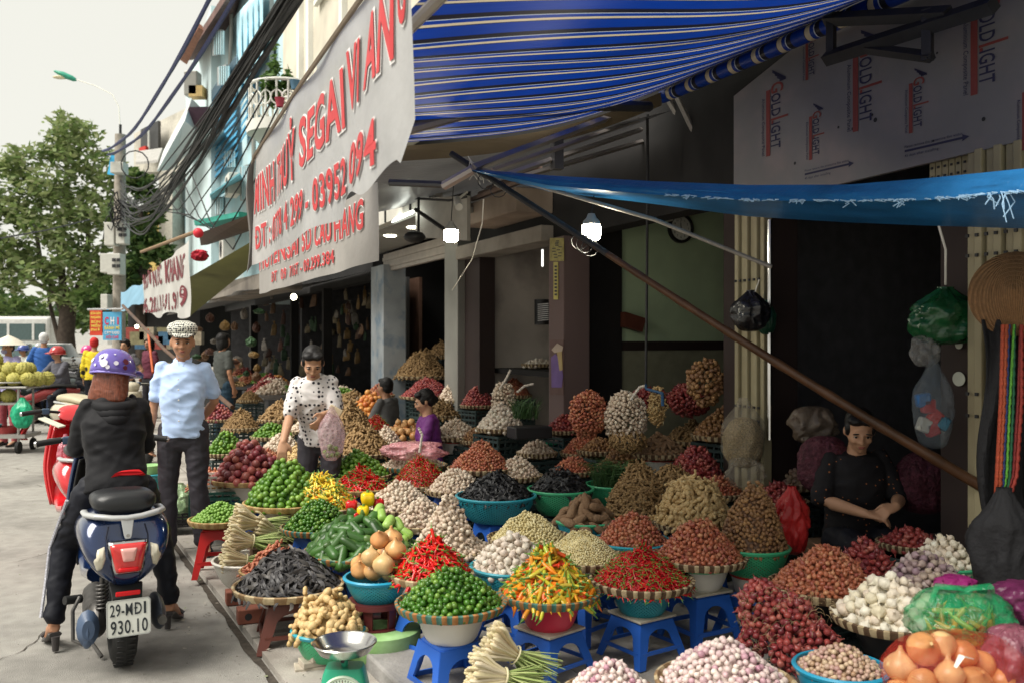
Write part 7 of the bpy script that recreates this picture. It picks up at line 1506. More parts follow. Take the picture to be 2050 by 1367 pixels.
def finish_rem():
    for o, vox, sm, fold, fs in REM:
        a = o.modifiers.new('r', 'REMESH'); a.mode = 'VOXEL'; a.voxel_size = vox; a.use_smooth_shade = True
        b = o.modifiers.new('s', 'SMOOTH'); b.factor = .5; b.iterations = sm
    dg = bpy.context.evaluated_depsgraph_get(); dg.update()
    for o, vox, sm, fold, fs in REM:
        me = bpy.data.meshes.new_from_object(o.evaluated_get(dg)); o.modifiers.clear(); me.name = o.name
        if fold:
            n = len(me.vertices); co = np.empty(n*3); me.vertices.foreach_get('co', co); nn_ = np.empty(n*3); me.vertices.foreach_get('normal', nn_); co = co.reshape(-1, 3); nn_ = nn_.reshape(-1, 3); d = np.empty(n)
            for i in range(n):
                x, y, z = co[i]; q = noise.noise(Vector((x*fs*.55+y*fs*.3, y*fs*.55, z*fs*1.5+x*fs*.6))); q2 = noise.noise(Vector((x*fs*1.3+9, y*fs*1.2, z*fs*3.2-x*fs*1.2)))
                d[i] = (1-abs(q)*2.6)*fold*.9+(1-abs(q2)*2.4)*fold*.45-fold*.35
            me.vertices.foreach_set('co', (co+nn_*d[:, None]).ravel())
        me.shade_smooth(); o.data = me
# cloth looks
blue_shirt = mat('shirt_lightblue', (.45, .59, .86), .75, .2, var=.05, scale=3, bump=.25, bscale=7, sheen=.2)
trous = mat('trousers_grey', (.035, .032, .04), .6, .25, var=.15, scale=5, bump=.3, bscale=8, sheen=.05)
blackc = mat('hoodie_black', (.009, .009, .011), .7, .2, var=.15, scale=4, bump=.3, bscale=7, sheen=.04)
pantsk = mat('pants_black', (.009, .010, .016), .6, .25, var=.15, scale=4, bump=.3, bscale=7)
def dotted(name, base, dots, sc=26, th=.42, w=.10):
    m = mat(name, base, .75, .2, var=.05); t = m.node_tree; L = t.links; tc = t.nodes.new('ShaderNodeTexCoord'); vo = _n(t, 'ShaderNodeTexVoronoi'); vo.inputs['Scale'].default_value = sc; vo.inputs['Randomness'].default_value = .35 if th > .3 else 1; L.new(tc.outputs['Object'], vo.inputs['Vector'])
    lt = _n(t, 'ShaderNodeMath', operation='LESS_THAN'); lt.inputs[1].default_value = th; L.new(vo.outputs['Distance'], lt.inputs[0]); mx = _n(t, 'ShaderNodeMix', data_type='RGBA'); L.new(lt.outputs[0], mx.inputs[0]); mx.inputs[6].default_value = (*base, 1); mx.inputs[7].default_value = (*dots, 1); L.new(mx.outputs[2], t.nodes['Principled BSDF'].inputs['Base Color']); return m
# ---- man in the cap
ml = pix(367, 680, 6.62)
J = dict(elR=V(.215, -.01, 1.12), wrR=V(.235, .06, .88), hdR=V(-.02, .25, -1), elL=V(-.21, -.10, 1.14), wrL=V(-.10, -.20, 1.0), hdL=V(.7, -.2, -.35), hipL=V(-.095, 0, .93), knL=V(-.115, .03, .5), anL=V(-.15, -.01, .10), toL=V(-.20, .13, .03), anR=V(.11, .05, .10), toR=V(.15, .20, .03), head=V(.0, .03, 1.59))
man, JM, MM, atM = figure('man in a patterned flat cap and light blue shirt standing beside the scooter', (ml.x, ml.y, .03), R(188), 1.655, J, skin=0, build=.93, top=dict(mat=blue_shirt, sleeve=.72, inf=.022, fold=.011, fs=6), bottom=dict(mat=trous, inf=.016, flare=.058, fold=.008), shoes=mat('shoe_black', (.012, .011, .011), .15, .6), hair=dict(type='short'), yaw=R(12), pitch=R(-6), curl=(.5, .8), vox=.008, belly=.03, hs=1.08, hnr=(None, V(-1, .2, 0)))
k = 1.655/1.7
def collar(r, J, mt, w_=.07, k=1.0, up=.0):
    for sx in (-1, 1):
        n_ = J['neck']; m = MB(); a = [n_+V(.055*sx, -.03, .035+up), n_+V(.068*sx, .03, .015+up), n_+V(.055*sx, .078, -.05+up), n_+V(.012*sx, .088, -.03+up), n_+V(.028*sx, .06, .012+up)]
        m.poly(a, (0, .004, .008)); m.build('collar', mt, r, smooth=False, bevel=.003)
collar(man, JM, blue_shirt)
m = MB(); z0 = JM['chest'].z
for i in range(5): m.ell(V(0, .160-.004*i, z0+.05-i*.075), (.006, .003, .006), 10, 6)
m.build('button_row', whtp, man)
capm = dotted('cap_pattern', (.62, .62, .55), (.03, .03, .035), 62, .44)
m = MB(); q = lambda p: atM(p)
MC = MM
m.loft([(atM((0, -.01, .055)), MC @ V(.094, 0, 0), MC @ V(0, .108, 0)), (atM((0, -.012, .075)), MC @ V(.104, 0, 0), MC @ V(0, .118, .01)), (atM((0, -.008, .105)), MC @ V(.108, 0, 0), MC @ V(0, .122, .01)), (atM((0, -.015, .135)), MC @ V(.09, 0, 0), MC @ V(0, .10, .005)), (atM((0, -.02, .15)), MC @ V(.05, 0, 0), MC @ V(0, .06, 0)), (atM((0, -.02, .154)), MC @ V(.01, 0, 0), MC @ V(0, .01, 0))], 28, 2.2)
m.build('cap', capm, man, ang=180)
m = MB(); m.loft([(atM((0, .085, .072)), MC @ V(.072, 0, 0), MC @ V(0, .012, .006)), (atM((0, .115, .062)), MC @ V(.066, 0, 0), MC @ V(0, .010, .004)), (atM((0, .140, .050)), MC @ V(.045, 0, 0), MC @ V(0, .006, .003))], 20, 2.4); m.build('cap_brim', capm, man, ang=180)
# ---- woman choosing limes
wl = pix(633, 680, 6.95)
J = dict(pelvis=V(0, -.05, .90), waist=V(0, -.02, 1.02), chest=V(.0, .06, 1.22), neck=V(.0, .12, 1.38), head=V(-.015, .175, 1.495), shL=V(-.135, .09, 1.34), shR=V(.135, .11, 1.33), elR=V(.165, .20, 1.08), wrR=V(.13, .42, .90), hdR=V(-.05, .25, -.6), elL=V(-.185, .12, 1.10), wrL=V(-.15, .33, 1.10), hdL=V(.0, .6, -.5), hipL=V(-.095, -.05, .9), hipR=V(.095, -.05, .9))
pol = dotted('polka_blouse', (.66, .63, .62), (.03, .028, .035), 30, .33)
wom, JW, MW, atW = figure('woman in a black and white polka dot blouse reaching down to the limes', (wl.x+.02, wl.y, .0), R(172), 1.62, J, skin=1, top=dict(mat=pol, sleeve=.85, inf=.022, fold=.009, fs=7, name='blouse'), bottom=dict(mat=trous, inf=.012), shoes=MATS['shoe_black'], hair=dict(type='bun'), yaw=R(22), pitch=R(-34), curl=(.9, .5), vox=.008, hs=1.08, hnr=(V(1, 0, -.3), V(0, .2, -1)))
bag('plastic_bag', 'thin clear bag of limes held by the woman in polka dots', 'bag', pix(664, 875, 6.55), (.085, .07, .17), film('pinkclear_film', (.62, .42, .45), .38), 51, fold=.25)
for k_ in range(9): put('lime', pix(664+random.uniform(-14, 16), 905+random.uniform(-12, 10), 6.55+random.uniform(-.04, .04)), Matrix.Identity(3), 1, 'clear bag held by the woman in polka dots')
tag(MB().box(pix(671, 822, 6.6), (.10, .02, .06), Matrix.Rotation(.5, 3, 'Y')).build('banknote', mat('note', (.55, .45, .3), .7), loc=pix(671, 822, 6.6), world=True, bevel=.004), 'folded pale banknote in the hand of the polka dot woman', 'banknote')
# ---- woman in purple, seated, seen from the side
pl_ = pix(862, 680, 8.35)
SIT = dict(pelvis=V(0, 0, .40), waist=V(0, .0, .53), chest=V(0, .03, .74), neck=V(0, .03, .91), head=V(0, .06, 1.05), shL=V(-.145, .02, .87), shR=V(.145, .02, .87), elL=V(-.22, .10, .62), elR=V(.22, .10, .62), wrL=V(-.10, .32, .56), wrR=V(.10, .32, .56), hdL=V(.4, 1, -.1), hdR=V(-.4, 1, -.1), hipL=V(-.1, .03, .38), hipR=V(.1, .03, .38), knL=V(-.14, .42, .42), knR=V(.14, .42, .42), anL=V(-.13, .40, .09), anR=V(.13, .40, .09), toL=V(-.14, .56, .03), toR=V(.14, .56, .03))
figure('woman in a purple blouse sitting among the garlic and onion trays', (pl_.x, pl_.y, .07), R(100), 1.55, SIT, skin=1, top=dict(mat=mat('purple_blouse', (.14, .025, .17), .6, var=.1, bump=.2, bscale=8), sleeve=.8, inf=.02, fold=.008, name='blouse'), bottom=dict(mat=trous), shoes=MATS['shoe_black'], hair=dict(type='bun'), yaw=R(0), pitch=R(-18), vox=.010)
tag(MB().box((0, 0, .17), (.34, .34, .34)).build('low_bench', MATS['old_wood'], smooth=False, loc=(pl_.x+.02, pl_.y, .04), rz=.2, bevel=.01), 'low wooden seat under the woman in purple', 'bench')
# ---- seller in black, seated at the right
dl_ = pix(1708, 680, 5.25)
J = dict(SIT); J.update(head=V(0, .085, 1.045), shL=V(-.155, .02, .87), shR=V(.155, .02, .87), elR=V(.24, .09, .64), elL=V(-.24, .09, .64), wrR=V(.08, .33, .60), wrL=V(-.10, .33, .64), hdR=V(-.9, .35, -.15), hdL=V(.9, .35, -.2))
blk_top = dotted('flower_top', (.014, .013, .015), (.35, .12, .04), 26, .13)
sel, JS, MS_, atS = figure('seller in a black flowered top sitting in the dark shop door', (dl_.x, dl_.y, .07), R(184), 1.64, J, skin=1, top=dict(mat=blk_top, sleeve=.95, inf=.018, fold=.006, name='blouse'), bottom=dict(mat=pantsk, inf=.014), shoes=MATS['shoe_black'], hair=dict(type='bun'), pitch=R(-24), curl=(.7, .7), vox=.008, hnr=(V(0, -.3, -1), V(0, -.3, -1)), build=1.05, hs=1.08, yaw=R(-16))
tag(MB().box((0, 0, .18), (.4, .4, .36)).build('low_bench', MATS['old_wood'], smooth=False, loc=(dl_.x, dl_.y+.05, .04), rz=.2, bevel=.01), 'low wooden seat under the seller in black', 'bench')
# ---- others farther along the street
def shirtm(n_, c): return mat('cloth_'+n_, c, .75, .2, var=.12, scale=5)
f = pix(778, 680, 10.2); figure('person with black hair and white collar sitting below the shutter', (f.x, f.y, .10), R(60), 1.55, SIT, skin=2, top=dict(mat=shirtm('white', (.10, .10, .10)), sleeve=.8, inf=.018), bottom=dict(mat=trous), hair=dict(type='short'), vox=.014)
tag(MB().box((0, 0, .16), (.4, .4, .30)).build('crate_seat', MATS['old_wood'], smooth=False, loc=(f.x, f.y, .04), rz=.2), 'high wooden seat under the person with the white collar', 'bench')
f = pix(446, 680, 13.2); figure('dim figure in a grey top and teal trousers turned away at the far stall', (f.x, f.y, .03), R(-40), 1.66, dict(elL=V(-.24, .12, 1.18), wrL=V(-.12, .3, 1.3)), skin=2, top=dict(mat=shirtm('grey', (.06, .065, .06)), sleeve=.7), bottom=dict(mat=shirtm('tealc', (.02, .045, .07)), inf=.02), shoes=MATS['shoe_black'], hair=dict(type='long'), vox=.014)
f = pix(88, 680, 17); figure('man in a blue T shirt walking away with a white cap', (f.x, f.y, 0), R(15), 1.72, dict(elL=V(-.27, -.02, 1.12), elR=V(.27, .02, 1.12), knL=V(-.1, .12, .5), anL=V(-.1, .12, .1), toL=V(-.1, .28, .04)), skin=0, top=dict(mat=shirtm('royal', (.03, .10, .32)), sleeve=.7, inf=.02), bottom=dict(mat=shirtm('navyc', (.02, .03, .06))), shoes=MATS['shoe_black'], hair=dict(type='short', mat=shirtm('capwhite', (.6, .6, .6))), vox=.016)
f = pix(251, 680, 15.5); figure('woman in a grey top standing with her hand on her hip beside the signs', (f.x, f.y, 0), R(175), 1.6, dict(elL=V(-.30, -.04, 1.14), wrL=V(-.17, .06, 1.0), hdL=V(.6, .3, -.4)), skin=1, top=dict(mat=shirtm('greyb', (.14, .14, .15)), sleeve=.5), bottom=dict(mat=trous), shoes=MATS['shoe_black'], hair=dict(type='bun'), vox=.014)
f = pix(300, 680, 18); figure('person in maroon behind the man in the cap, farther down the pavement', (f.x, f.y, 0), R(150), 1.62, None, skin=2, top=dict(mat=shirtm('maroonc', (.12, .03, .05)), sleeve=.7), bottom=dict(mat=trous), shoes=MATS['shoe_black'], hair=dict(type='long'), vox=.016)
RIDE = dict(pelvis=V(0, 0, .80), waist=V(0, .03, .93), chest=V(0, .08, 1.13), neck=V(0, .11, 1.29), head=V(0, .14, 1.44), shL=V(-.185, .1, 1.25), shR=V(.185, .1, 1.25), elL=V(-.25, .26, 1.06), elR=V(.25, .26, 1.06), wrL=V(-.28, .48, 1.04), wrR=V(.28, .48, 1.04), hdL=V(0, 1, -.2), hdR=V(0, 1, -.2), hipL=V(-.1, 0, .8), hipR=V(.1, 0, .8), knL=V(-.22, .40, .66), knR=V(.22, .40, .66), anL=V(-.24, .30, .25), anR=V(.24, .30, .25), toL=V(-.24, .46, .2), toR=V(.24, .46, .2))
def helmet(r, at, M, col, k=1.0, peak=True, decor=None, nm='helmet'):
    m = MB(); hm = mat('helm_'+nm, col, .2, .5, var=.08, scale=8, coat=.5)
    secs = []
    for i in range(9):
        a = i/8*math.pi/2*.98; secs.append((at((0, -.012-.006*math.sin(a), -.002+.157*math.sin(a))), M @ V(.118*math.cos(a)**.75*k, 0, 0), M @ V(0, .136*math.cos(a)**.75*k, 0)))
    m.loft(secs, 32, 2.1); h = m.build('helmet', hm, r, ang=180)
    m = MB(); m.tube([at((.119*k*1.09*math.cos(j*.2618), -.012+.137*k*1.09*math.sin(j*.2618), -.002)) for j in range(25)], .006, 6); m.build('edge_trim', mat('helm_trim_'+nm, tuple(min(1, c*1.3+.1) for c in col), .3), h)
    if peak: m = MB(); m.loft([(at((0, .115, .035)), M @ V(.088*k, 0, 0), M @ V(0, .012, .006)), (at((0, .17, .022)), M @ V(.078*k, 0, 0), M @ V(0, .01, .005)), (at((0, .215, .008)), M @ V(.045*k, 0, 0), M @ V(0, .008, .004))], 20, 2.4); m.build('peak', hm, h, ang=180)
    return h
f = pix(163, 680, 17.5); r, JJ, M_, at_ = figure('rider in a black jacket and pink helmet sitting on a parked motorbike', (f.x, f.y, 0), R(-75), 1.6, dict(RIDE, elR=V(.2, .34, 1.12), wrR=V(.08, .3, 1.36), hdR=V(-.3, -.2, 1)), skin=1, top=dict(mat=blackc, sleeve=1.9), bottom=dict(mat=pantsk), shoes=MATS['shoe_black'], hair=dict(type='short'), vox=.016); helmet(r, at_, M_, (.55, .03, .2), nm='pink')
f = pix(189, 680, 17.2); figure('person in a yellow vest and red cap beside the pink helmet rider', (f.x, f.y, 0), R(10), 1.63, None, skin=1, top=dict(mat=dotted('yellow_vest', (.65, .50, .03), (.02, .02, .02), 5, .25), sleeve=1.7, inf=.025), bottom=dict(mat=pantsk), shoes=MATS['shoe_black'], hair=dict(type='short', mat=shirtm('redcap', (.5, .03, .03))), vox=.016)
# ---- durian seller with her cart
dxy = pix(17, 680, 13.6); r, JJ, M_, at_ = figure('durian seller in a conical hat, lavender shirt and yellow scarf behind her cart', (dxy.x, dxy.y, 0), R(170), 1.58, dict(elL=V(-.3, .12, 1.15), wrL=V(-.25, .35, 1.02), elR=V(.3, .12, 1.15), wrR=V(.25, .35, 1.02), hdL=V(0, 1, -.3), hdR=V(0, 1, -.3)), skin=1, top=dict(mat=shirtm('lavender', (.36, .33, .55)), sleeve=1.8, inf=.025), bottom=dict(mat=shirtm('pinkc', (.4, .1, .12))), shoes=MATS['shoe_black'], hair=dict(type='short'), vox=.012)
m = MB(); m.lathe([(.25, -.01), (.235, 0), (.12, .085), (.0, .145)], 36, at_((0, -.02, .06)), M_); m.build('conical_hat', mat('hat_pale', (.62, .58, .48), .7, var=.1, scale=20), r)
m = MB(); m.tube([JJ['neck']+V(-.07, .03, .0), JJ['chest']+V(-.07, .14, .05), JJ['waist']+V(-.08, .15, 0)], .028, 8, flat=.5); m.tube([JJ['neck']+V(.07, .03, .0), JJ['chest']+V(.07, .14, .05), JJ['waist']+V(.08, .15, 0)], .028, 8, flat=.5); m.build('scarf', shirtm('scarfy', (.65, .55, .3)), r)
m = MB(); m.ell(at_((0, .085, -.055)), (.05, .03, .035)); m.build('face_mask', shirtm('maskc', (.3, .28, .42)), r)
ctl = pix(8, 680, 12.9); cart = thing('fruit_cart', 'metal two tier cart stacked with durians at the left edge', 'cart', (ctl.x, ctl.y, 0), .1); stl = mat('cart_steel', (.35, .34, .32), .45, metal=.5, var=.2)
MB().box((0, 0, .93), (.86, .6, .03)).build('upper_tray', stl, cart, smooth=False, bevel=.01); MB().box((-.05, 0, .70), (.66, .5, .03)).build('middle_tray', stl, cart, smooth=False); MB().box((0, 0, .24), (.8, .55, .05)).build('lower_deck', stl, cart, smooth=False)
for sx in (-.36, .30):
    for sy in (-.24, .24): MB().tube([(sx, sy, .1), (sx, sy, .93)], .018, 8).build('post', stl, cart)
for sx in (-.34, .30):
    for sy in (-.24, .24): w_ = MB().lathe([(.0, -.02), (.03, -.02), (.07, -.025), (.085, -.02), (.085, .02), (.07, .025), (.03, .02), (0, .02)], 20, (sx, sy, .085), Matrix.Rotation(R(90), 3, 'Y')).build('wheel', mat('tyre', (.02, .02, .02), .8, var=.2), cart)
m = MB(); m.tube([(.44*math.cos(i*.26), .3*math.sin(i*.26), 1.0) for i in range(25)], .012, 6); m.build('guard_rail', stl, cart)
for i, (x, z, c_) in enumerate(((-.2, .33, (.05, .3, .3)), (.05, .3, (.4, .05, .05)))): MB().lathe([(0, 0), (.12, 0), (.16, .12), (.165, .13)], 20, (x, 0, z-.07)).build('tub', pmat('cart_tub%d' % i, c_), cart)
dur = MB(); dur.ell((0, 0, 0), (.105, .095, .10), 22, 16); dur.v = [tuple(Vector(v)*(1+(.10 if (i*7) % 3 == 0 else -.02))) for i, v in enumerate(dur.v)]; dme = dur.mesh('durian', P_('durian_skin', [(.36, .33, .08), (.42, .38, .1), (.28, .28, .06)], .7), ang=20)
k_ = 0
for (x, y_, z) in [(a*.19-.36+b*.06, b*.17-.16, 1.04) for a in range(5) for b in range(3)]+[(a*.19-.27, b*.17-.08, 1.18) for a in range(4) for b in range(2)]+[(a*.19-.27, -.1, .80) for a in range(3)]+[(-.1, -.05, 1.31)]:
    o = bpy.data.objects.new('durian', dme); COL.objects.link(o); p = Matrix.Rotation(.1, 3, 'Z') @ V(x, y_, z); o.location = (ctl.x+p.x, ctl.y+p.y, z); o.rotation_euler = (random.random()*3, random.random()*3, 0); tag(o, 'spiky yellow green durian piled on the cart', 'durian', 'durians on the cart')
bag('plastic_bag', 'green bag hanging from the durian cart', 'bag', pix(45, 830, 12.7), (.13, .1, .19), mat('green_bag2', (.02, .38, .2), .3, var=.3, bump=.6, bscale=9), 61, fold=.3)
m = MB(); m.grid(lambda u, v: pix(40+u*14+6*math.sin(v*6)+v*4, 835+v*45, 12.8+.05*math.sin(u*9)), 6, 12); tag(m.build('red_ribbon', mat('red_rib', (.55, .04, .04), .5), loc=pix(45, 860, 12.8), world=True, solid=.004), 'red cloth streamer hanging off the cart', 'cloth')
# ================================================================ VEHICLES
tyre = MATS['tyre']; rimm = mat('rim_metal', (.22, .22, .22), .4, metal=.7); engm = mat('engine_metal', (.10, .095, .09), .45, metal=.6, var=.3, scale=20); rubber = mat('rubber', (.018, .018, .018), .6, var=.15); chr_ = mat('chrome2', (.5, .5, .5), .18, metal=1)
def wheel(r, y, Rw, tw, loc_x=0, steer=0):
    AX_ = Matrix.Rotation(steer, 3, 'Z') @ Matrix.Rotation(R(90), 3, 'Y'); rt = Rw-tw*.55
    w_ = MB(); pr = []
    for i in range(17): a = i/16*math.pi*2; pr.append((Rw-tw*.5+tw*.5*math.cos(a), tw*.5*math.sin(a)))
    w_.lathe(pr, 44, (loc_x, y, Rw), AX_); o = w_.build('wheel', tyre, r)
    m = MB(); 
    for k in range(44):
        a = k*2*math.pi/44
        for sg in (-1, 1): c = V(sg*tw*.2, (Rw-.002)*math.cos(a+.05*sg), (Rw-.002)*math.sin(a+.05*sg)); m.box(V(loc_x, y, Rw)+Matrix.Rotation(steer, 3, 'Z') @ c, (tw*.3, .009, .006), Matrix.Rotation(steer, 3, 'Z') @ Matrix.Rotation(a+math.pi/2, 3, 'X'))
    m.build('tread', rubber, o, smooth=False)
    m = MB(); m.lathe([(0, -.03), (.05, -.03), (.06, -.018), (rt-.01, -.018), (rt+.012, -.03), (rt+.012, .03), (rt-.01, .018), (.06, .018), (.05, .03), (0, .03)], 36, (loc_x, y, Rw), AX_); m.build('rim', rimm, o); return o
def scooter(label, loc, rz, paint, seatm=None, detail=True, name='motor_scooter', rail=True, steer=0, lean=0):
    r = thing(name, label, 'scooter', loc, rz); r.rotation_euler = (0, lean, rz); seatm = seatm or mat('seat_vinyl', (.010, .011, .013), .38, .5, var=.2, scale=5, bump=.1, bscale=200)
    wheel(r, .0, .235, .125)                  # rear wheel, contact point at the origin
    X = V(1, 0, 0); Z = V(0, 0, 1)
    S = [(-.305, .10, .10, .60), (-.30, .15, .145, .61), (-.275, .192, .172, .615), (-.20, .212, .188, .62), (-.10, .222, .19, .62), (.05, .225, .175, .62), (.22, .205, .155, .60), (.42, .165, .14, .55), (.58, .12, .12, .48), (.66, .09, .09, .42)]
    m = MB(); n = 40; secs = [(V(0, y, z-(0)), X*a, Z*b) for y, a, b, z in S]; m.loft(secs, n, 2.9)
    vv = []
    for i, (x, y, z) in enumerate(m.v):        # pinch the lower half so that the tail narrows towards the number plate
        yy = S[i//n][0] if i < n*len(S) else 0; zc = S[min(i//n, len(S)-1)][3]; b = S[min(i//n, len(S)-1)][2]
        t = max(0, min(1, (zc+b*.9-z)/(1.9*b))); x *= 1.06-.62*t**2.1; t = max(0, (zc-z)/b); y += .07*t; y += .08*max(0, (z-zc)/b); vv.append((x, y, z))
    m.v = vv; from mathutils.bvhtree import BVHTree; bvh = BVHTree.FromPolygons([Vector(v) for v in m.v], m.f); body = m.build('body', paint, r, ang=60)
    for sx in (-1, 1):                          # crease lines on the tail
        m = MB(); m.tube([V(x, (bvh.ray_cast(V(x, -.6, z), V(0, 1, 0))[0] or V(0, -.2, 0)).y, z) for x, z in ((sx*.085, .74), (sx*.098, .69), (sx*.092, .62), (sx*.078, .56), (sx*.062, .50), (sx*.05, .46))], .004, 6); m.build('panel_seam', mat('seam', (.01, .012, .03), .3), body)
    m = MB(); SS = [(-.21, .09, .03, .835), (-.19, .135, .05, .838), (-.12, .155, .056, .84), (.05, .155, .052, .835), (.22, .145, .045, .815), (.38, .13, .04, .79), (.50, .10, .035, .765), (.53, .05, .02, .755)]
    m.loft([(V(0, y, z), X*a, Z*b) for y, a, b, z in SS], 28, 2.8); m.build('seat', seatm, r, ang=60)
    if rail:
        gm = mat('grab_grey', (.42, .43, .43), .35, metal=.2, var=.05); m = MB(); pts = [(-.165, .12, .765), (-.185, -.02, .785), (-.18, -.14, .788), (-.14, -.215, .79), (-.07, -.245, .782), (0, -.252, .778), (.07, -.245, .782), (.14, -.215, .79), (.18, -.14, .788), (.185, -.02, .785), (.165, .12, .765)]
        m.tube(pts, [.012, .018, .02, .021, .02, .02, .02, .021, .02, .018, .012], 10, flat=.7); m.poly([(-.032, -.262, .785), (.032, -.262, .785), (.018, -.287, .70), (.012, -.289, .685), (-.012, -.289, .685), (-.018, -.287, .70)][::-1], (0, .03, 0)); g_ = m.build('grab_rail', gm, r, bevel=.004); MB().lathe([(0, 0), (.009, 0)], 12, (0, -.2895, .70), Matrix.Rotation(R(100), 3, 'X')).build('bolt', chr_, g_, smooth=False)
    # tail light, indicators
    def lens(nm, outline, y0, mt, dep=.03, dome=.012, par=r):
        c = V(sum(p[0] for p in outline)/len(outline), y0, sum(p[1] for p in outline)/len(outline)); m = MB(); n = len(outline); v = [V(x, y0+dep+.06*max(0, (z-.6)/.2)*0, z) for x, z in outline]+[V(x, y0+.006, z) for x, z in outline]+[c.lerp(V(x, y0-dome*.6, z), .82)-V(0, dome*.2, 0) for x, z in outline]+[c.lerp(V(x, y0-dome, z), .45)-V(0, dome*.5, 0) for x, z in outline]
        f = [(k*n+i, k*n+(i+1) % n, (k+1)*n+(i+1) % n, (k+1)*n+i) for k in range(3) for i in range(n)]+[tuple(range(3*n, 4*n))]; m.add(v, f); return m.build(nm, mt, par, ang=180, bevel=0)
    def rnd(pts, q=.25): 
        o = []
        for i, p in enumerate(pts): a, b = pts[i-1], pts[(i+1) % len(pts)]; o += [(p[0]+(a[0]-p[0])*q*.5, p[1]+(a[1]-p[1])*q*.5), (p[0]+(a[0]-p[0])*q*.08+(b[0]-p[0])*q*.08, p[1]+(a[1]-p[1])*q*.08+(b[1]-p[1])*q*.08), (p[0]+(b[0]-p[0])*q*.5, p[1]+(b[1]-p[1])*q*.5)]
        return o
    tl = rnd([(-.088, .668), (.088, .668), (.058, .53), (-.058, .53)]); fr = rnd([(-.096, .676), (.096, .676), (.064, .522), (-.064, .522)])
    lens('tail_light_frame', fr, -.308, chr_, .05, .004); tlo = lens('tail_light', tl, -.314, mat('red_lens', (.55, .02, .02), .08, .6, var=.1, scale=30, coat=.6), .04, .014)
    lens('reflector', rnd([(-.04, .648), (.04, .648), (.026, .585), (-.026, .585)]), -.335, mat('pink_lens', (.75, .38, .34), .1, .6, coat=.6), .03, .004, tlo); lens('reflector', rnd([(-.05, .556), (.05, .556), (.047, .538), (-.047, .538)]), -.329, mat('red_lens2', (.6, .01, .015), .2), .03, .004, tlo)
    for sx in (-1, 1):
        o = [(sx*.105, .655), (sx*.140, .645), (sx*.158, .59), (sx*.140, .535), (sx*.118, .55), (sx*.105, .60)]; o = rnd(o if sx > 0 else o[::-1], .3); cxo = sum(p[0] for p in o)/len(o); czo = sum(p[1] for p in o)/len(o); hy = lambda x, z: ((bvh.ray_cast(V(x, -.6, z), V(0, 1, 0))[0] or V(0, -.25, 0)).y); il = MB(); n_ = len(o); il.add([V(x, hy(x, z)+.012, z) for x, z in o]+[V(x, hy(x, z)-.004, z) for x, z in o]+[V(cxo+(x-cxo)*.8, hy(cxo+(x-cxo)*.8, czo+(z-czo)*.8)-.011, czo+(z-czo)*.8) for x, z in o]+[V(cxo+(x-cxo)*.4, hy(cxo+(x-cxo)*.4, czo+(z-czo)*.4)-.014, czo+(z-czo)*.4) for x, z in o], [(k*n_+i, k*n_+(i+1) % n_, (k+1)*n_+(i+1) % n_, (k+1)*n_+i) for k in range(3) for i in range(n_)]+[tuple(range(3*n_, 4*n_))]); il.build('indicator', mat('amber_clear', (.60, .56, .44), .12, .6, coat=.5), r, ang=180)
    if detail:
        m = MB(); m.poly([(-.08, -.20, .45), (.08, -.20, .45), (.07, -.26, .40), (.085, -.30, .24), (-.085, -.30, .24), (-.07, -.26, .40)][::-1], (0, .03, 0)); m.build('rear_fender', rubber, r, smooth=False, bevel=.006)
        MB().box((0, -.285, .425), (.115, .012, .022)).build('lower_reflector', MATS['red_lens2'], r, smooth=False, bevel=.004)
        plt = thing_p = MB(); pw, ph, zc = .205, .170, .318; Mx = Matrix.Rotation(R(-8), 3, 'X')
        pts = [(-pw/2+.01, -ph/2), (pw/2-.01, -ph/2), (pw/2, -ph/2+.01), (pw/2, ph/2-.01), (pw/2-.01, ph/2), (-pw/2+.01, ph/2), (-pw/2, ph/2-.01), (-pw/2, -ph/2+.01)]
        def pf(x, y, o=0): return V(0, -.318, zc)+Mx @ V(x, -o, y)
        m = MB(); m.poly([pf(x, y) for x, y in pts], Mx @ V(0, .004, 0)); pl = m.build('licence_plate', mat('plate_white', (.62, .63, .58), .35, var=.08, scale=10), r, smooth=False)
        m = MB(); k8 = len(pts); inn = [(x*.955, y*.945) for x, y in pts]; m.add([pf(x, y, .0015) for x, y in pts]+[pf(x, y, .0015) for x, y in inn], [(i, (i+1) % k8, k8+(i+1) % k8, k8+i) for i in range(k8)]); m.build('plate_border', mat('plate_edge', (.45, .46, .44), .3, metal=.5), pl, smooth=False)
        inkp = mat('plate_ink', (.025, .03, .035), .5, var=.1)
        m = MB(); [text_on(m, tx, lambda x, y, xo=xo: pf(xo+x, .012+y, .003), .056, w=ww, bold=.018) for tx, xo, ww in (('29-M', -.086, .104), ('Đ', .028, .033), ('1', .070, .011))]; m.build('lettering', inkp, pl, smooth=False); m = MB(); text_on(m, '930.10', lambda x, y: pf(-.084+x, -.070+y, .003), .062, w=.172, bold=.018); m.build('lettering', inkp, pl, smooth=False)
        m = MB(); m.tube([(-.13, -.02, .235), (-.12, .15, .24), (-.10, .36, .28)], [.05, .06, .07], 12); m.ell((-.12, .02, .24), (.055, .12, .09)); m.build('gear_case', engm, r)
        m = MB(); m.tube([(-.155, -.03, .24), (-.175, -.16, .25), (-.175, -.20, .25)], [.02, .055, .03], 12, flat=1.6); m.ell((-.178, -.13, .235), (.037, .075, .092)); m.build('side_cover', mat('side_blue_grey', (.06, .09, .15), .35, var=.2), r)
        m = MB(); m.ell((.165, -.06, .265), (.040, .20, .082)); m.build('exhaust', mat('exhaust', (.07, .08, .10), .35, metal=.4, var=.2), r); MB().tube([(.165, -.24, .27), (.165, -.275, .27)], .022, 12).build('exhaust_tip', engm, r)
        m = MB()
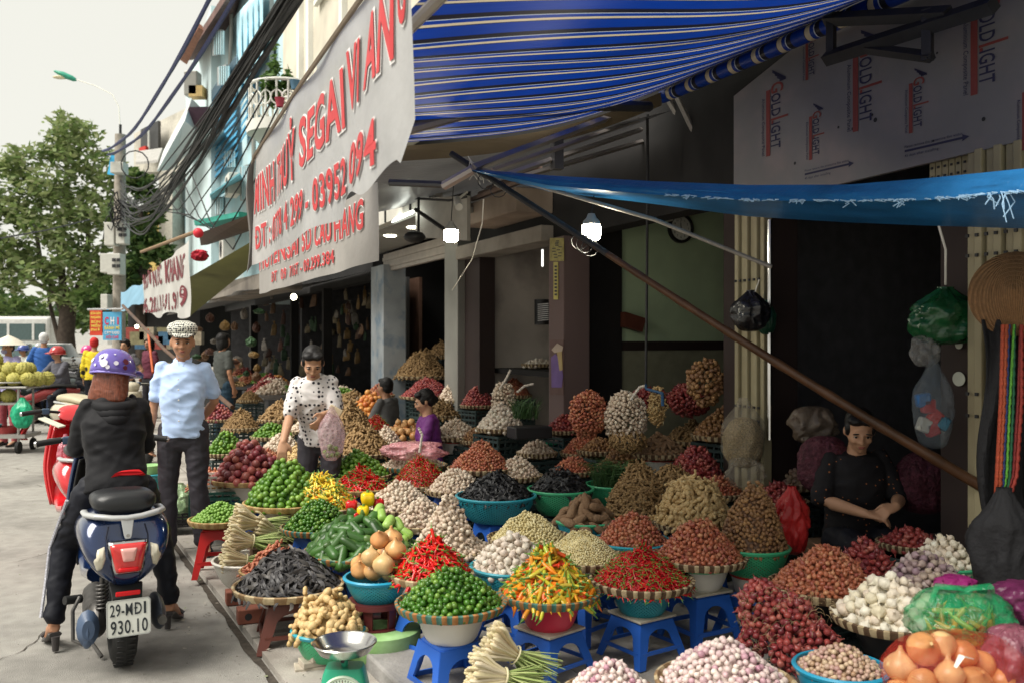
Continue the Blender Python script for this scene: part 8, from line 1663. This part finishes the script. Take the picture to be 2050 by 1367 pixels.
        for i in range(9): a0 = [V(-.105+.03*math.cos(k*.6), -.045, .37+i*.012+.03*math.sin(k*.6)*.0) for k in range(2)]
        pts = [(-.10+.028*math.cos(k*.7), -.05+.028*math.sin(k*.7), .30+k*.0021) for k in range(66)]; m.tube(pts, .006, 6); m.tube([(-.10, -.05, .27), (-.10, -.05, .46)], .012, 8); m.build('shock_absorber', engm, r)
        m = MB(); m.tube([(-.20, .02, .36), (-.235, .0, .30), (-.235, -.02, .16), (-.17, -.05, .13)], .010, 8); m.build('kick_start', engm, r); MB().tube([(-.19, .1, .33), (-.27, .06, .34)], .022, 10).build('passenger_peg', rubber, r)
        m = MB(); m.tube([(-.09, .1, .02), (-.15, .2, .10), (-.07, .25, .25)], .011, 8); m.build('stand', engm, r)
    # floor, leg shield, front
    MB().loft([(V(0, .60, .33), X*.13, Z*.05), (V(0, .8, .30), X*.15, Z*.04), (V(0, 1.0, .32), X*.15, Z*.05), (V(0, 1.1, .42), X*.17, Z*.08)], 20, 3).build('floor_board', paint, r, ang=60)
    def sh(u, v): x = (u-.5)*2; w_ = .215*(1-.35*abs(v-.45)**1.5*2); return V(x*w_, 1.06+.10*v*.2+.12*(1-x*x)-.02+.05*v, .30+.66*v)
    m = MB(); m.grid(sh, 16, 14); m.build('leg_shield', paint, r, solid=.018)
    def sh2(u, v): p = sh(u, v); return V(p.x*.90, p.y-.035, .33+(p.z-.33)*.93)
    m = MB(); m.grid(sh2, 16, 14); m.build('inner_shield', rubber if detail else paint, r, solid=.012)
    m = MB(); m.loft([(V(0, 1.02, 1.0), X*.09, V(0, .02, .03)), (V(0, 1.05, 1.02), X*.12, V(0, .05, .06)), (V(0, 1.14, 1.0), X*.11, V(0, .05, .07)), (V(0, 1.2, .98), X*.06, V(0, .02, .04))], 20, 2.4); m.build('headlight_cowl', paint, r, ang=60)
    hb = MB(); ca = Matrix.Rotation(steer, 3, 'Z'); cc_ = V(0, 1.07, 1.0); pt = lambda *p: cc_+ca @ V(*p)
    hb.tube([pt(-.36, -.10, .03), pt(-.22, -.07, .045), pt(-.08, 0, .02), pt(.08, 0, .02), pt(.22, -.07, .045), pt(.36, -.10, .03)], .012, 10); h = hb.build('handlebar', mat('bar_black', (.03, .03, .03), .4, metal=.4), r)
    for sx in (-1, 1): MB().tube([pt(sx*.24, -.075, .043), pt(sx*.255, -.078, .042), pt(sx*.36, -.10, .03), pt(sx*.372, -.103, .028)], [.019, .0185, .0185, .021], 12).build('grip', rubber, h); MB().tube([pt(sx*.375, -.104, .028), pt(sx*.385, -.106, .027)], [.018, .014], 12).build('bar_end', chr_, h); MB().box(pt(sx*.205, -.065, .04), (.055, .05, .045), ca).build('switch_box', mat('switch', (.04, .07, .12), .4), h, smooth=False, bevel=.008); MB().tube([pt(sx*.20, -.02, .05), pt(sx*.30, -.0, .045), pt(sx*.37, -.03, .03)], .006, 6).build('brake_lever', chr_, h)
    wheel(r, 1.30, .225, .10, 0, steer)
    m = MB(); m.loft([(V(0, 1.12, .40), X*.055, V(0, .02, .03)), (V(0, 1.2, .48), X*.07, V(0, .02, .03)), (V(0, 1.32, .49), X*.07, V(0, 0, .03)), (V(0, 1.48, .42), X*.05, V(0, .02, .03))], 16, 2.4); m.build('front_fender', paint, r, ang=60); MB().tube([(0, 1.12, .95), (0, 1.28, .25)], .028, 8).build('fork', engm, r)
    return r
bluepaint = mat('scooter_blue', (.006, .022, .085), .18, .5, metal=.25, var=.12, scale=5, coat=1.0)
redpaint = mat('scooter_red', (.55, .012, .018), .2, .5, var=.08, coat=1.0); creampaint = mat('scooter_cream', (.55, .50, .38), .25, .5, var=.08, coat=.8)
sp = onz(244, 1328, 0); RZ = R(29)
bsc = scooter('shiny dark blue scooter seen from behind with a white number plate', (sp.x, sp.y, 0), RZ, bluepaint, steer=R(-6)); bsc.scale = (.93, .96, .98)
sp2 = pix(178, 680, 6.3); scooter('red scooter parked just ahead of the blue one, half hidden by its rider', (sp2.x, sp2.y, 0), R(31), redpaint, detail=False)
bag('plastic_bag', 'pink plastic bag hanging on the red scooter', 'bag', pix(131, 915, 6.5), (.05, .05, .13), film('pink_film2', (.65, .22, .28), .7), 71, fold=.3)
tag(MB().box(pix(104, 845, 6.7), (.17, .10, .012), Matrix.Rotation(.4, 3, 'Y')).build('paper_folder', mat('paper', (.65, .66, .55), .7), loc=pix(104, 845, 6.7), world=True, bevel=.003), 'pale flat folder resting on the red scooter', 'folder')
sp3 = pix(150, 680, 11.8); scooter('cream scooter parked facing the stalls beyond the red one', (sp3.x, sp3.y, 0), R(-120), creampaint, detail=False, seatm=mat('seat_beige', (.45, .4, .28), .6))
# ---- rider on the blue scooter
rp = V(sp.x, sp.y, 0)+Matrix.Rotation(RZ, 3, 'Z') @ V(0, .30, 0)
J = dict(pelvis=V(0, 0, .935), waist=V(0, .045, 1.08), chest=V(0, .10, 1.27), neck=V(0, .14, 1.43), head=V(.01, .19, 1.555), shL=V(-.137, .13, 1.352), shR=V(.137, .13, 1.352), elL=V(-.185, .20, 1.13), elR=V(.185, .22, 1.13), wrL=V(-.10, .42, 1.09), wrR=V(.10, .42, 1.10), hdL=V(.6, .7, .3), hdR=V(-.6, .7, .3),
  hipL=V(-.12, .02, .90), hipR=V(.12, .02, .90), knL=V(-.255, .20, .56), knR=V(.27, .26, .56), anL=V(-.315, .10, .16), anR=V(.325, .20, .16), toL=V(-.33, .24, .045), toR=V(.38, .33, .045))
rider, JR, MR, atR = figure('woman in a black hoodie and purple helmet sitting on the blue scooter', tuple(rp), RZ, 1.545, J, skin=0, top=dict(mat=blackc, sleeve=1.9, inf=.020, fold=.010, fs=7, name='hoodie'), bottom=dict(mat=pantsk, inf=.014, fold=.008, flare=.046, end=.92), hair=dict(type='bob', mat=hair_b), yaw=R(-42), pitch=R(-10), vox=.008, build=1.0)
hl = helmet(rider, atR, MR, (.14, .10, .42), k=.93, nm='purple')
# hood, waistband, stripes, shoes
m = MB(); n0 = JR['neck']; 
for k_ in range(3): m.tube([n0+V((.105-.012*k_)*math.cos(a), -.035-.085*math.sin(a)+.05*math.cos(a)**2-.01*k_, -.025-.03*k_-.035*math.sin(a)) for a in [i*math.pi/12 for i in range(-2, 15)]], [.018+.018*math.sin(max(0, min(math.pi, i*math.pi/12))) for i in range(-2, 15)], 10)
m.build('hood', blackc, rider, ang=180)
wz = JR['waist']; m = MB(); m.loft([(wz+V(.05, -.138, -.085), V(.085, .012, 0), V(0, 0, .003)), (wz+V(.055, -.146, -.068), V(.07, .010, -.004), V(0, 0, .010)), (wz+V(.06, -.138, -.055), V(.045, .008, 0), V(0, 0, .003))], 12); m.build('red_underlayer', shirtm('redunder', (.6, .015, .02)), rider)
m = MB(); pts = [JR['hipL']+V(-.12, 0, -.04), JR['hipL'].lerp(JR['knL'], .5)+V(-.09, -.01, 0), JR['knL']+V(-.072, -.01, 0), JR['knL'].lerp(JR['anL'], .5)+V(-.066, -.01, 0), JR['knL'].lerp(JR['anL'], .92)+V(-.064, -.01, 0)]
m.tube(pts, .009, 6); m.build('side_stripe', mat('stripe_white', (.45, .45, .5), .7, var=.4, scale=120), rider)
for s in 'LR':
    a_, t_ = JR['an'+s], JR['to'+s]; f = V(t_.x-a_.x, t_.y-a_.y, 0).normalized(); l_ = V(f.y, -f.x, 0); m = MB(); h0 = a_-f*.055; m.tube([V(h0.x, h0.y, .085), V(h0.x, h0.y, .01)], [.022, .016], 10); m.loft([(V(h0.x, h0.y, .093), l_*.03, V(0, 0, .012)), (V(a_.x, a_.y, .085), l_*.03, V(0, 0, .01)), (a_.lerp(t_, .5)*1.0+V(0, 0, -.05), l_*.034, V(0, 0, .01)), (V(t_.x, t_.y, .018), l_*.042, V(0, 0, .01)), (V(t_.x+f.x*.05, t_.y+f.y*.05, .016), l_*.03, V(0, 0, .01))], 12, 2.5); m.tube([t_+l_*.042, t_+V(0, 0, .035), t_-l_*.042], .010, 6); m.build('sandal', mat('sandal', (.05, .045, .045), .4), rider)
# stars and flowers on the helmet
hm_c = mat('decal_white', (.62, .60, .68), .4); hm_r = mat('decal_maroon', (.10, .015, .03), .4)
def decal(az, el, sz, mt, shape, nm='decal'):
    a, e = R(az), R(el); p = V(.1265*math.cos(e)**.75*math.cos(a), -.012+.1455*math.cos(e)**.75*math.sin(a), -.002+.160*math.sin(e)); nrm = V(p.x, p.y+.012, (p.z-.02)).normalized(); t1 = V(-nrm.y, nrm.x, 0).normalized(); t2 = nrm.cross(t1); m = MB(); c = [(sz*(1 if i % 2 else .5)*math.cos(i*math.pi/5), sz*(1 if i % 2 else .5)*math.sin(i*math.pi/5)) for i in range(10)] if shape == 'star' else [(sz*math.cos(i*.45)*(1+.15*math.sin(i*2)), sz*1.1*math.sin(i*.45)) for i in range(14)]
    m.add([atR(p+t1*x+t2*y+nrm*(.004+.0)) for x, y in c], [tuple(range(len(c)))]); m.build(nm, mt, hl, smooth=False)
for az, el, sz, mt, sh_ in ((-75, 18, .022, hm_c, 'blob'), (-88, 34, .014, hm_c, 'blob'), (-64, 10, .012, hm_c, 'blob'), (-100, 14, .012, hm_c, 'star'), (-45, 20, .013, hm_c, 'blob'), (-20, 26, .018, hm_r, 'blob'), (-22, 12, .013, hm_r, 'blob'), (-50, 42, .008, hm_c, 'star'), (-120, 26, .014, hm_c, 'blob')): decal(az, el, sz, mt, sh_)
# ---- parked motorbikes
def motorbike(label, loc, rz, col, group=None):
    r = thing('motorbike', label, 'motorbike', loc, rz, group); wheel(r, 0, .29, .08); wheel(r, 1.22, .29, .07); p = mat('bikepaint_'+str(col), col, .3, coat=.5)
    MB().loft([(V(0, -.25, .72), V(.06, 0, 0), V(0, 0, .04)), (V(0, -.05, .72), V(.11, 0, 0), V(0, 0, .09)), (V(0, .3, .68), V(.12, 0, 0), V(0, 0, .10)), (V(0, .6, .55), V(.07, 0, 0), V(0, 0, .10)), (V(0, .85, .62), V(.07, 0, 0), V(0, 0, .16))], 16, 2.3).build('body', p, r); MB().loft([(V(0, -.2, .80), V(.09, 0, 0), V(0, 0, .03)), (V(0, .1, .82), V(.13, 0, 0), V(0, 0, .04)), (V(0, .5, .78), V(.09, 0, 0), V(0, 0, .03))], 16, 2.5).build('seat', rubber, r)
    MB().ell((0, .5, .36), (.12, .17, .13)).build('engine', engm, r); MB().tube([(.13, .5, .25), (.15, .1, .28), (.15, -.3, .36)], [.02, .03, .045], 10).build('exhaust', chr_, r); MB().tube([(0, 1.22, .29), (0, 1.02, .95)], .025, 8).build('fork', engm, r)
    m = MB(); m.tube([(-.33, .88, 1.0), (0, .98, .98), (.33, .88, 1.0)], .014, 8); h = m.build('handlebar', rubber, r)
    for sx in (-1, 1): MB().tube([(sx*.2, .93, 1.0), (sx*.28, .98, 1.16)], .006, 6).build('mirror_stem', rubber, h); MB().ell((sx*.29, .98, 1.19), (.05, .015, .035)).build('mirror', chr_, h)
    MB().ell((0, 1.06, .93), (.09, .08, .09)).build('headlight', mat('lampglass', (.6, .6, .6), .1), r); MB().loft([(V(0, 1.0, .62), V(.04, 0, 0), V(0, 0, .02)), (V(0, 1.22, .62), V(.05, 0, 0), V(0, 0, .02)), (V(0, 1.45, .5), V(.03, 0, 0), V(0, 0, .02))], 12).build('front_fender', p, r); return r
for px, Y, rz, col, lab in ((150, 19.5, 60, (.03, .04, .04), 'dark motorbike under the pink helmet rider'), (112, 17.5, 150, (.02, .03, .03), 'dark motorbike standing nearest in the road behind the durian cart'), (60, 26, 120, (.2, .02, .02), 'dark red motorbike half hidden beyond the man in blue'), (140, 24, 70, (.05, .05, .06), 'grey motorbike parked by the tree trunk'), (205, 21, 80, (.04, .04, .05), 'dark motorbike parked under the hanging signs'), (128, 15.5, 120, (.25, .03, .03), 'red motorbike nearest behind the cream scooter'), (85, 30, 100, (.1, .1, .12), 'distant grey motorbike before the bus'), (235, 18, 60, (.03, .03, .08), 'dark blue motorbike beside the woman in grey'), (55, 21, 160, (.03, .03, .03), 'black motorbike just right of the durian seller')):
    p = pix(px, 680, Y); motorbike(lab, (p.x, p.y, 0), R(rz), col)
for px, Y, c_, sk_, lab in ((128, 15.6, (.10, .10, .12), 1, 'rider in dark grey on the red motorbike behind the cream scooter'), (85, 30.1, (.3, .05, .05), 0, 'distant rider in a red top before the bus'), (57, 21.1, (.5, .5, .45), 2, 'rider in a pale shirt right of the durian seller')):
    f = pix(px, 680, Y); r, JJ, M_, at_ = figure(lab, (f.x, f.y, 0), R(150), 1.6, RIDE, skin=sk_, top=dict(mat=shirtm('rd%d' % px, c_), sleeve=1.8), bottom=dict(mat=pantsk), shoes=MATS['shoe_black'], hair=dict(type='short'), vox=.018); helmet(r, at_, M_, [(.5, .5, .5), (.4, .03, .03), (.05, .08, .3)][sk_], nm='h%d' % px)
# ---- bus, cars at the far end
bs = thing('city_bus', 'long white bus crossing at the far end of the street', 'bus', pix(20, 700, 48)); bw = mat('bus_white', (.62, .62, .60), .4); c = pix(20, 700, 48)
MB().box((c.x-2.5, 48, 1.65), (10.5, 2.4, 2.3)).build('body', bw, bs, smooth=False, bevel=.15, world=True); m = MB(); m.box((c.x-2.5, 46.78, 2.0), (10, .04, .85)); m.build('window_band', mat('busglass', (.08, .12, .12), .15), bs, smooth=False, world=True)
for k_ in range(8): MB().box((c.x-7.2+k_*1.3, 46.755, 2.0), (.12, .03, .85)).build('window_post', bw, bs, smooth=False, world=True)
for k_ in (-5.5, .8): MB().lathe([(0, -.1), (.42, -.1), (.42, .1), (0, .1)], 20, (c.x-2.5+k_+1, 46.8, .45), Matrix.Rotation(R(90), 3, 'X')).build('wheel', tyre, bs, world=True)
MB().box((c.x-2.5, 46.77, 1.25), (10.4, .03, .14)).build('stripe', mat('bus_green', (.05, .3, .2), .4), bs, smooth=False, world=True)
for i, (px, Y, colr, lab) in enumerate(((112, 40, (.6, .6, .6), 'white car at the far end beside the tree'), (30, 38, (.12, .14, .16), 'dark grey car beyond the durian seller'))):
    p = pix(px, 700, Y); r = thing('parked_car', lab, 'car', (p.x, p.y, 0), R(100+i*10)); pm = mat('carpaint%d' % i, colr, .25, coat=.8)
    MB().loft([(V(-2.0, 0, .55), V(0, .75, 0), V(0, 0, .22)), (V(-1.8, 0, .6), V(0, .85, 0), V(0, 0, .32)), (V(1.6, 0, .6), V(0, .85, 0), V(0, 0, .32)), (V(2.05, 0, .52), V(0, .75, 0), V(0, 0, .2))], 20, 4).build('body', pm, r, ang=50); MB().loft([(V(-.1, 0, .85), V(1.5, 0, 0), V(0, .78, 0)), (V(-.2, 0, 1.2), V(1.1, 0, 0), V(0, .7, 0)), (V(-.2, 0, 1.42), V(.85, 0, 0), V(0, .6, 0))], 20, 4).build('cabin', MATS['busglass'], r, ang=50); MB().loft([(V(-.2, 0, 1.4), V(.9, 0, 0), V(0, .62, 0)), (V(-.2, 0, 1.45), V(.8, 0, 0), V(0, .55, 0))], 20, 4).build('roof', pm, r)
    for sx in (-1.25, 1.25):
        for sy in (-.8, .8): MB().lathe([(0, -.1), (.3, -.1), (.3, .1), (0, .1)], 20, (sx, sy, .3), Matrix.Rotation(R(90), 3, 'X')).build('wheel', tyre, r)
# ---- hanging signs
def sign(px0, px1, y0, y1, Y, bg_, lab, lines, nm):
    a, b = pix(px0, y0, Y), pix(px1, y1, Y); r = thing('hanging_sign', lab, 'sign', (a.x, a.y, b.z)); W_, H_ = b.x-a.x, a.z-b.z
    MB().poly([(a.x, Y, b.z), (b.x, Y, b.z), (b.x, Y, a.z), (a.x, Y, a.z)], (0, .02, 0)).build('panel', mat('sign_'+nm, bg_, .5, var=.06), r, smooth=False, world=True)
    for body, x, y, w_, h, cm in lines: m = MB(); text_on(m, body, lambda X, Y_: V(a.x+x*W_+X, Y-.006, b.z+y*H_+Y_), h*H_, w=w_*W_, bold=.04); m.build('lettering', mat('ink_'+cm[0], cm[1], .5), r, smooth=False, world=True)
ye, re_, wi = ('yel', (.75, .6, .1)), ('rd', (.6, .03, .08)), ('wh', (.7, .7, .7))
sign(180, 204, 622, 672, 15, (.62, .06, .03), 'narrow red hanging sign with yellow lettering', [('BÚN BÁN', .08, .84, .84, .1, ye), ('NGAN', .1, .68, .8, .1, ye), ('BÚN', .12, .5, .76, .1, ye), ('MIẾN', .12, .34, .76, .1, ye), ('PHỞ', .12, .18, .76, .1, ye)], 'red')
sign(206, 243, 625, 681, 14.6, (.10, .38, .62), 'blue hanging sign with large red letters beside the red sign', [('C', .1, .56, .22, .26, re_), ('H', .42, .56, .2, .26, wi), ('I', .78, .56, .08, .26, re_), ('BÁNH MÌ', .1, .38, .8, .12, ye), ('CƠM RANG', .1, .22, .8, .1, wi), ('XÔI CHÈ', .15, .06, .7, .1, re_)], 'blue')
tag(MB().tube([pix(176, 620, 14.8), pix(246, 619, 14.5)], .02, 6).build('sign_rod', chr_, loc=pix(210, 620, 14.6), world=True), 'rod from which the red and blue signs hang', 'rod')
tag(MB().tube([pix(246, 612, 14.4), pix(330, 700, 11), pix(465, 815, 8.6)], .022, 8).build('wooden_pole', MATS['bamboo'], loc=pix(400, 760, 9.5), world=True), 'thin wooden pole slanting behind the man in the cap', 'pole')
tag(MB().tube([pix(296, 660, 16), pix(306, 745, 15)], .02, 8).build('orange_pole', mat('orange_paint', (.5, .1, .03), .5), loc=pix(300, 700, 15.5), world=True), 'short orange pole right of the standing woman', 'pole')
# blue basket and bagged greens behind the man
c = pix(303, 975, 7.4); bowl(c.x, c.y, .50, .10, 'teal', 'pale green greens by the man', h=.2, holes=True, name=True, low=.8); c2 = c.copy(); tag(MB().lathe([(0, 0), (.07, 0), (.085, .07), (.08, .075), (0, .06)], 20).build('green_tub', ltg, loc=(c.x, c.y, .50)), 'small pale green tub on the basket beside the man', 'tub')
c = pix(303, 990, 7.4); tag(MB().box((0, 0, .13), (.24, .24, .26)).build('storage_box', tealp, smooth=False, bevel=.01, loc=(c.x, c.y, GZ0)), 'teal box under the small basket beside the man', 'box')
bag('plastic_bag', 'clear bag of leafy greens on the black crate behind the man', 'bag', pix(360, 1008, 7.3), (.12, .1, .13), film('leafbag', (.28, .42, .22), .8), 81, fold=.35)
finish_rem()
flush()
